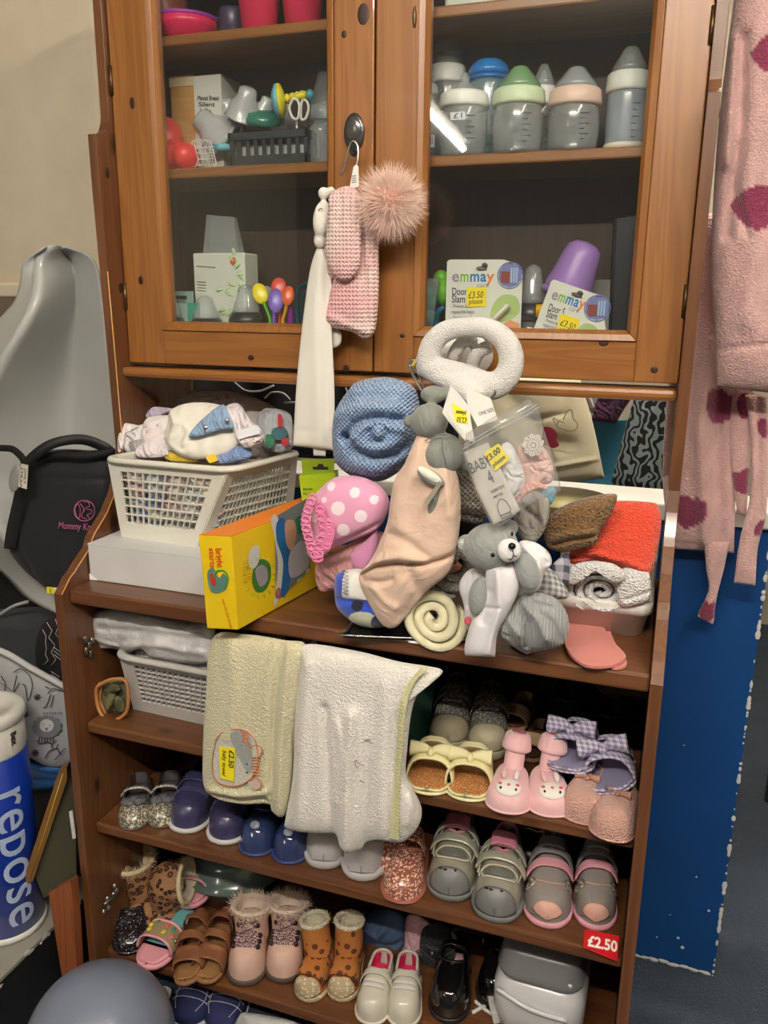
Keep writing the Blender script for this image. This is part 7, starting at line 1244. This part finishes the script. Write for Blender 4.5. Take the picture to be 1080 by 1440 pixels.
# colourful slider sandals and brown sandals
pks2 = mrough('candy_pink', (230, 160, 172), .5); mul = mat('print_band', (156, 136, 104), .6); aqua = mat('aqua_footbed', (110, 176, 186), .5)
for i, (toe, heel, dz, lb, fbed) in enumerate((((205, 1372), (268, 1290), .012, 'front pastel slider sandal with fruit print band, pink toe and aqua footbed', aqua), ((262, 1300), (300, 1235), .035, 'rear pastel slider sandal resting higher against the brown sandal', pks2))):
    s = Shoe('slider_sandal', toe, heel, Z3, .15, .066, .032, lb, 'sandal', 'pastel slider sandals', dz=dz, zs=.01, hs=(.9, 1, 1, 1, 1, 1, 1, 1, 1, 1)); s.sole(pks2, o=.002); s.insole(fbed, .95, t0=.28); s.insole(pks2, .95, t1=.32, name='toe_footbed'); s.patch('print_band', mul, .2, .48, 4, 176, off=.003, th=.003, k=30)
    for a, b in ((.19, .215), (.465, .49)): s.patch('band_edge', pks2, a, b, 3, 177, off=.0045, th=.003, k=30, n=4)
    for t, a, c in ((.3, 70, (226, 206, 60)), (.38, 62, (226, 206, 60)), (.3, 100, (226, 206, 60)), (.4, 100, (226, 100, 110)), (.4, 120, (60, 150, 110)), (.3, 128, (226, 120, 130))): mk('fruit_print', ell3(s.at(t, a, .006), [s.X, s.Y, s.Z], (.0045, .006, .0015), 10, 6), tm(c, .5), s.e)
    mk('fruit_leaf', ell3(s.at(.43, 80, .006), [s.X, s.Y, s.Z], (.003, .005, .0015), 10, 6), tm((70, 150, 80), .5), s.e)
bl_ = mrough('tan_leather', (122, 76, 46), .6, bump=('noise', 90, .3, .002)); bl2 = mrough('tan_insole', (140, 100, 62), .8)
for i, (toe, heel, dz, lb, ln) in enumerate((((262, 1395), (300, 1290), .0, 'front brown leather sandal lying beside the pastel sliders', .25), ((285, 1392), (315, 1310), -.0, 'rear brown leather sandal between the slider and the pink boots', -.2))):
    s = Shoe('leather_sandal', toe, heel, Z3, .14, .056, .045, lb, 'sandal', 'brown leather sandals', dz=.012 if ln else 0, zs=.008, lean=ln); s.sole(bl2); s.insole(bl2); s.patch('toe_strap', bl_, .16, .36, 3, 177, off=.002, th=.003); s.patch('instep_strap', bl_, .42, .52, 3, 177, off=.003, th=.003, rise=.003); s.upper(bl_, 0, 55, t0=.66, th=.003); s.patch('ankle_strap', bl_, .68, .76, 20, 160, off=.002, rise=.008); mk('stud', ell3(s.at(.47, 40, .008), np.eye(3), (.004, .004, .004), 12, 8), stl, s.e)
# dish behind
c = Zp(330, 1300, Z3); c = Yp(325, 1265, .28); tag(mk('glass_dish', lathe((c[0]+.02, .27, Z3), [(.06, .001), (.085, .01), (.1, .05), (.112, .06), (.113, .066), (.1, .07), (.095, .1), (.08, .115), (.001, .118)], 48), mat('green_grey_dish', (88, 104, 100), .15, coat=.5)), 'grey green lidded dish at the back of the bottom shelf', 'dish')
# pink fur boots with braided laces
pnk = mrough('pale_pink_suede', (204, 170, 154), .7, bump=('noise', 120, .15, .001)); lace = mat('braided_lace', (70, 34, 44), .8, pat=('spots', 520, .45, (214, 190, 186))); dsole = mrough('taupe_sole', (74, 60, 52), .7)
for i, (toe, heel, lb) in enumerate((((342, 1388), (368, 1290), 'left pale pink fur lined lace up boot'), ((396, 1384), (416, 1288), 'right pale pink fur lined lace up boot'))):
    s = Shoe('fur_boot', toe, heel, Z3, .135, .068, .062, lb, 'boot', 'pink fur lined boots', zs=.012, hs=(.3, .55, .7, .78, .85, .95, 1, 1, 1, 1)); s.upper(pnk, 1.2, 90); s.sole(dsole, o=.003)
    boot(s, pnk, [(0, .085, .035), (0, .082, .07), (0, .086, .1)], [.03, .029, .033], mrough('pink_cream_fur', (214, 194, 176), .95), 6+i, 1100, .011, mrough('pink_cream_fur', (214, 194, 176), .95))
    s.patch('tongue', pnk, .42, .66, 68, 112, off=.004, rise=.012, th=.003)
    rows = [(s.at(t, 60, .003), s.at(t, 120, .003)) for t in (.22, .3, .38)]+[(s.P(np.array(-.017), np.array(y), np.array(z)), s.P(np.array(.017), np.array(y), np.array(z))) for y, z in ((.056, .082), (.053, .096))]
    for k in range(4):
        (A, B), (A2, B2) = rows[k], rows[k+1]; M_ = (A+B2)/2-s.Y*.005+s.Z*.005
        mk('lace', [tube(cat_rom([A, M_, B2], 10), .0027, 7), tube(cat_rom([B, M_+s.Z*.001, A2], 10), .0027, 7), tube(cat_rom([A, (A+B)/2-s.Y*.003+s.Z*.003, B], 8), .0024, 7)], lace, s.e)
        for p in (A, B): mk('lace_hook', ell3(p, np.eye(3), (.0048, .0045, .0048), 12, 8), tm((60, 34, 40), .3, metal=.5), s.e)
    M_ = rows[2][0]*.5+rows[2][1]*.5-s.Y*.008+s.Z*.006
    mk('lace_bow', [tube(cat_rom([M_, M_+s.X*.014*sg-s.Y*.008-s.Z*.01, M_+s.X*.016*sg-s.Y*.006-s.Z*.028, M_+s.X*.004*sg-s.Y*.008-s.Z*.02], 14), .0026, 7) for sg in (-1, 1)], lace, s.e)
# giraffe spot booties
gir = mat('giraffe_suede', (172, 108, 50), .9, pat=('spots', 62, .38, (92, 48, 24)), bump=('noise', 200, .3, .001)); gl_ = mrough('cream_fleece', (206, 196, 172), .95, bump=('terry', 300, .6, .003)); gsole = mat('dotted_sole', (176, 158, 124), .7, pat=('spots', 160, .3, (214, 206, 184)))
for i, (toe, heel, sh, lb) in enumerate((((430, 1410), (470, 1318), -.006, 'left giraffe spotted fleece lined bootie'), ((478, 1410), (502, 1318), .0, 'right giraffe spotted fleece lined bootie'))):
    s = Shoe('giraffe_bootie', toe, heel, Z3, .115, .058, .04, lb, 'bootie', 'giraffe spotted booties', zs=.008, hs=(.3, .6, .8, .95, 1, 1, 1, 1, 1, 1), squash=.55); s.upper(gir, 1.2, 90); s.sole(gsole, .012, o=.002); s.patch('toe_guard', gsole, 0, .1, 10, 170, off=.002, k=26)
    boot(s, gir, [(0, .075, .025), (sh, .078, .06), (sh*2, .082, .1)], [.026, .024, .024], gl_, 11+i, 400, .004, gl_); s.line('toe_stitch', tm((60, 34, 20), .8), [(.13, 20), (.12, 60), (.12, 120), (.13, 160)], .001, off=.003)
# blue sun hat, pink cloth
blu = mrough('denim_blue', (70, 90, 122), .9, bump=('noise', 40, .4, .004))
pil('blue_hat', [(503, 1300), (515, 1285), (545, 1278), (570, 1290), (573, 1315), (560, 1345), (535, 1356), (508, 1355), (500, 1335)], .235, .03, blu, 'slate blue fabric sun hat behind the cream patent shoes', 'hat', folds=[([(505, 1340), (530, 1335), (565, 1320)], 4, -.008), ([(515, 1300), (535, 1310), (545, 1298)], 5, .008), ([(520, 1320), (550, 1322)], 4, -.005)])
pil('pink_leggings', [(572, 1290), (590, 1288), (608, 1305), (606, 1330), (590, 1350), (572, 1375), (556, 1362), (552, 1350), (568, 1330)], .22, .02, cloth((216, 166, 180)), 'pale pink folded garment beside the slate blue hat', 'clothes', folds=[([(576, 1300), (585, 1330), (560, 1360)], 4, .006), ([(598, 1300), (596, 1330), (570, 1365)], 4, -.006)])
pil('navy_cloth', [(590, 1310), (625, 1300), (640, 1340), (625, 1400), (600, 1412), (592, 1370)], .215, .02, cloth((15, 16, 22)), 'very dark navy garment right of the pink one on the bottom shelf', 'clothes')
# cream patent shoes
pat_ = mat('pearl_patent', (206, 202, 188), .15, coat=.7, bump=('noise', 30, .2, .003)); hot = mrough('hot_pink_lining', (222, 40, 100), .7)
for i, (toe, heel, lb) in enumerate((((518, 1442), (545, 1352), 'left cream pearl patent shoe with hot pink lining'), ((565, 1446), (576, 1358), 'right cream pearl patent shoe with hot pink lining'))):
    s = Shoe('patent_shoe', toe, heel, Z3, .118, .058, .052, lb, 'shoe', 'cream pearl patent shoes', zs=.006, hs=(.25, .55, .68, .75, .8, .88, .95, 1, 1, 1)); s.upper(pat_, .52, 50, collar=pat_); s.sole(pat_); s.insole(hot, .97, z=.014, t0=.42); s.lining(hot, .52, 50); s.patch('instep_band', pat_, .43, .52, 25, 155, off=.003, rise=.003)
    for k in range(2): s.patch('elastic_bar', mrough('white_elastic', (214, 212, 206), .7),   .26+.08*k, .305+.08*k, 62, 118, off=.003, th=.002, round_=True)
# black patent shoes
bpt = mat('black_patent', (14, 13, 15), .08, coat=.9)
for i, (toe, heel, lb) in enumerate((((628, 1440), (640, 1360), 'left black patent shoe with floral lining on the bottom shelf'), ((690, 1420), (712, 1350), 'right black patent shoe lying behind the white plug'))):
    s = Shoe('black_patent_shoe', toe, heel, Z3, .15, .068, .06, lb, 'shoe', 'black patent shoes', zs=.01, hs=(.3, .6, .72, .8, .85, .92, 1, 1, 1, 1)); s.upper(bpt, .42, 55, collar=bpt); s.sole(dsh); s.insole(mat('floral_lining', (190, 150, 160), .8, pat=('floral', 60, .4, ((190, 50, 70), (60, 60, 70), (220, 200, 200))))); s.patch('strap', bpt, .58, .66, 10, 170, off=.003, rise=.01); mk('buckle', ell3(s.at(.62, 30, .014), [s.X, s.Y, s.Z], (.003, .006, .005), 10, 6), stl, s.e)
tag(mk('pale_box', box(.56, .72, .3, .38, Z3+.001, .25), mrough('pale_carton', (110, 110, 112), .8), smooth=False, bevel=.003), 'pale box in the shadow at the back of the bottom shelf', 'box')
# extension lead
wpl = mrough('white_plug', (214, 212, 206), .4); ex = emp('extension_lead', Zp(715, 1425, Z3), 'white mains socket and cable lying on the bottom shelf', 'socket')
po_ = Zp(712, 1415, Z3+.02); d1 = nrm((.9, .35, .25)); d2 = nrm(np.cross((0, 0, 1), d1)); d3 = np.cross(d1, d2)
b_ = [po_+d1*a+d2*b-d3*.012 for a, b in ((-.028, -.02), (.028, -.02), (.028, .02), (-.028, .02))]; mk('socket_body', hexa(b_, [p+d3*.026 for p in b_]), wpl, ex, smooth=False, bevel=.003)
mk('socket_hole', ell3(po_+d3*.0145-d2*.004, [d1, d2, d3], (.005, .005, .001)), tm((50, 50, 50)), ex)
mk('cable', [tube(cat_rom([Zp(*a) for a in q_], 24), .0032, 8) for q_ in ([(715, 1412, .15), (712, 1425, .14), (708, 1440, .133), (704, 1460, .131)], [(664, 1424, .131), (690, 1412, .131), (705, 1420, .131)], [(720, 1425, .135), (740, 1438, .131), (760, 1455, .131)], [(668, 1408, .131), (690, 1425, .131), (715, 1436, .131)])], wpl, ex)
# white container
e = emp('white_container', Zp(790, 1420, Z3), 'white rounded plastic container with a grey clip lid at the right of the bottom shelf', 'container')
x0, x1, y0, y1 = .735, .885, .09, .27; cc = lambda o, z: rr(x0+o, x1-o, y0+o, y1-o, z, .035-o*.5)
L_ = [cc(.02, Z3+.001), cc(.008, Z3+.015), cc(.0, Z3+.05), cc(.0, Z3+.09), cc(.008, Z3+.11), cc(.02, Z3+.118)]; mk('container_body', (np.array([p for q_ in L_ for p in q_]), gridf(6, 24, False, True)+[tuple(range(24)), tuple(range(6*24-1, 5*24-1, -1))]), mrough('gloss_white', (206, 206, 208), .25, coat=.3), e)
L_ = [cc(.018, Z3+.118), cc(.006, Z3+.12), cc(.004, Z3+.128), cc(.008, Z3+.132), cc(.012, Z3+.165), cc(.018, Z3+.17)]; mk('lid', (np.array([p for q_ in L_ for p in q_]), gridf(6, 24, False, True)+[tuple(range(24)), tuple(range(6*24-1, 5*24-1, -1))]), mrough('grey_lid', (112, 114, 116), .3), e)
mk('lid_button', ell3((.86, .1, Z3+.134), np.eye(3), (.004, .003, .003), 10, 6), white_p, e); mk('moulded_grip', tube(cat_rom([(.745, .0895, Z3+.1), (.8, .083, Z3+.085), (.86, .0895, Z3+.075)], 20), .004, 8), mrough('gloss_white', (206, 206, 208), .25, coat=.3), e)
# below the bottom shelf
nvc = mrough('navy_denim', (32, 38, 84), .85, bump=('noise', 200, .3, .001))
for i, (toe, heel, lb) in enumerate((((258, 1448), (285, 1395), 'navy stitched canvas shoe on the floor under the bottom shelf, left one'), ((305, 1456), (330, 1405), 'navy stitched canvas shoe on the floor under the bottom shelf, right one'))):
    s = Shoe('canvas_shoe', toe, heel, 0, .13, .075, .05, lb, 'shoe', 'navy canvas shoes on the floor', zs=.01); s.upper(nvc, .45, 55, collar=nvc); s.sole(wso); s.insole(drk); s.line('white_stitching', mrough('white_thread', (190, 190, 200), .7), [[(.1, 60), (.3, 50), (.5, 50)], [(.1, 120), (.3, 130), (.5, 130)], [(.25, 30), (.25, 90), (.25, 150)], [(.35, 30), (.35, 90), (.35, 150)]], .0007)
pil('white_paper', [(225, 1388), (240, 1390), (238, 1405), (228, 1410)], .03, .004, cloth((200, 200, 196)), 'scrap of white cloth below the brown sandals', 'cloth')
pil('white_bag', [(335, 1430), (355, 1425), (420, 1440), (420, 1470), (330, 1470)], .06, .02, poly, 'crumpled white bag on the floor at the bottom edge', 'bag')
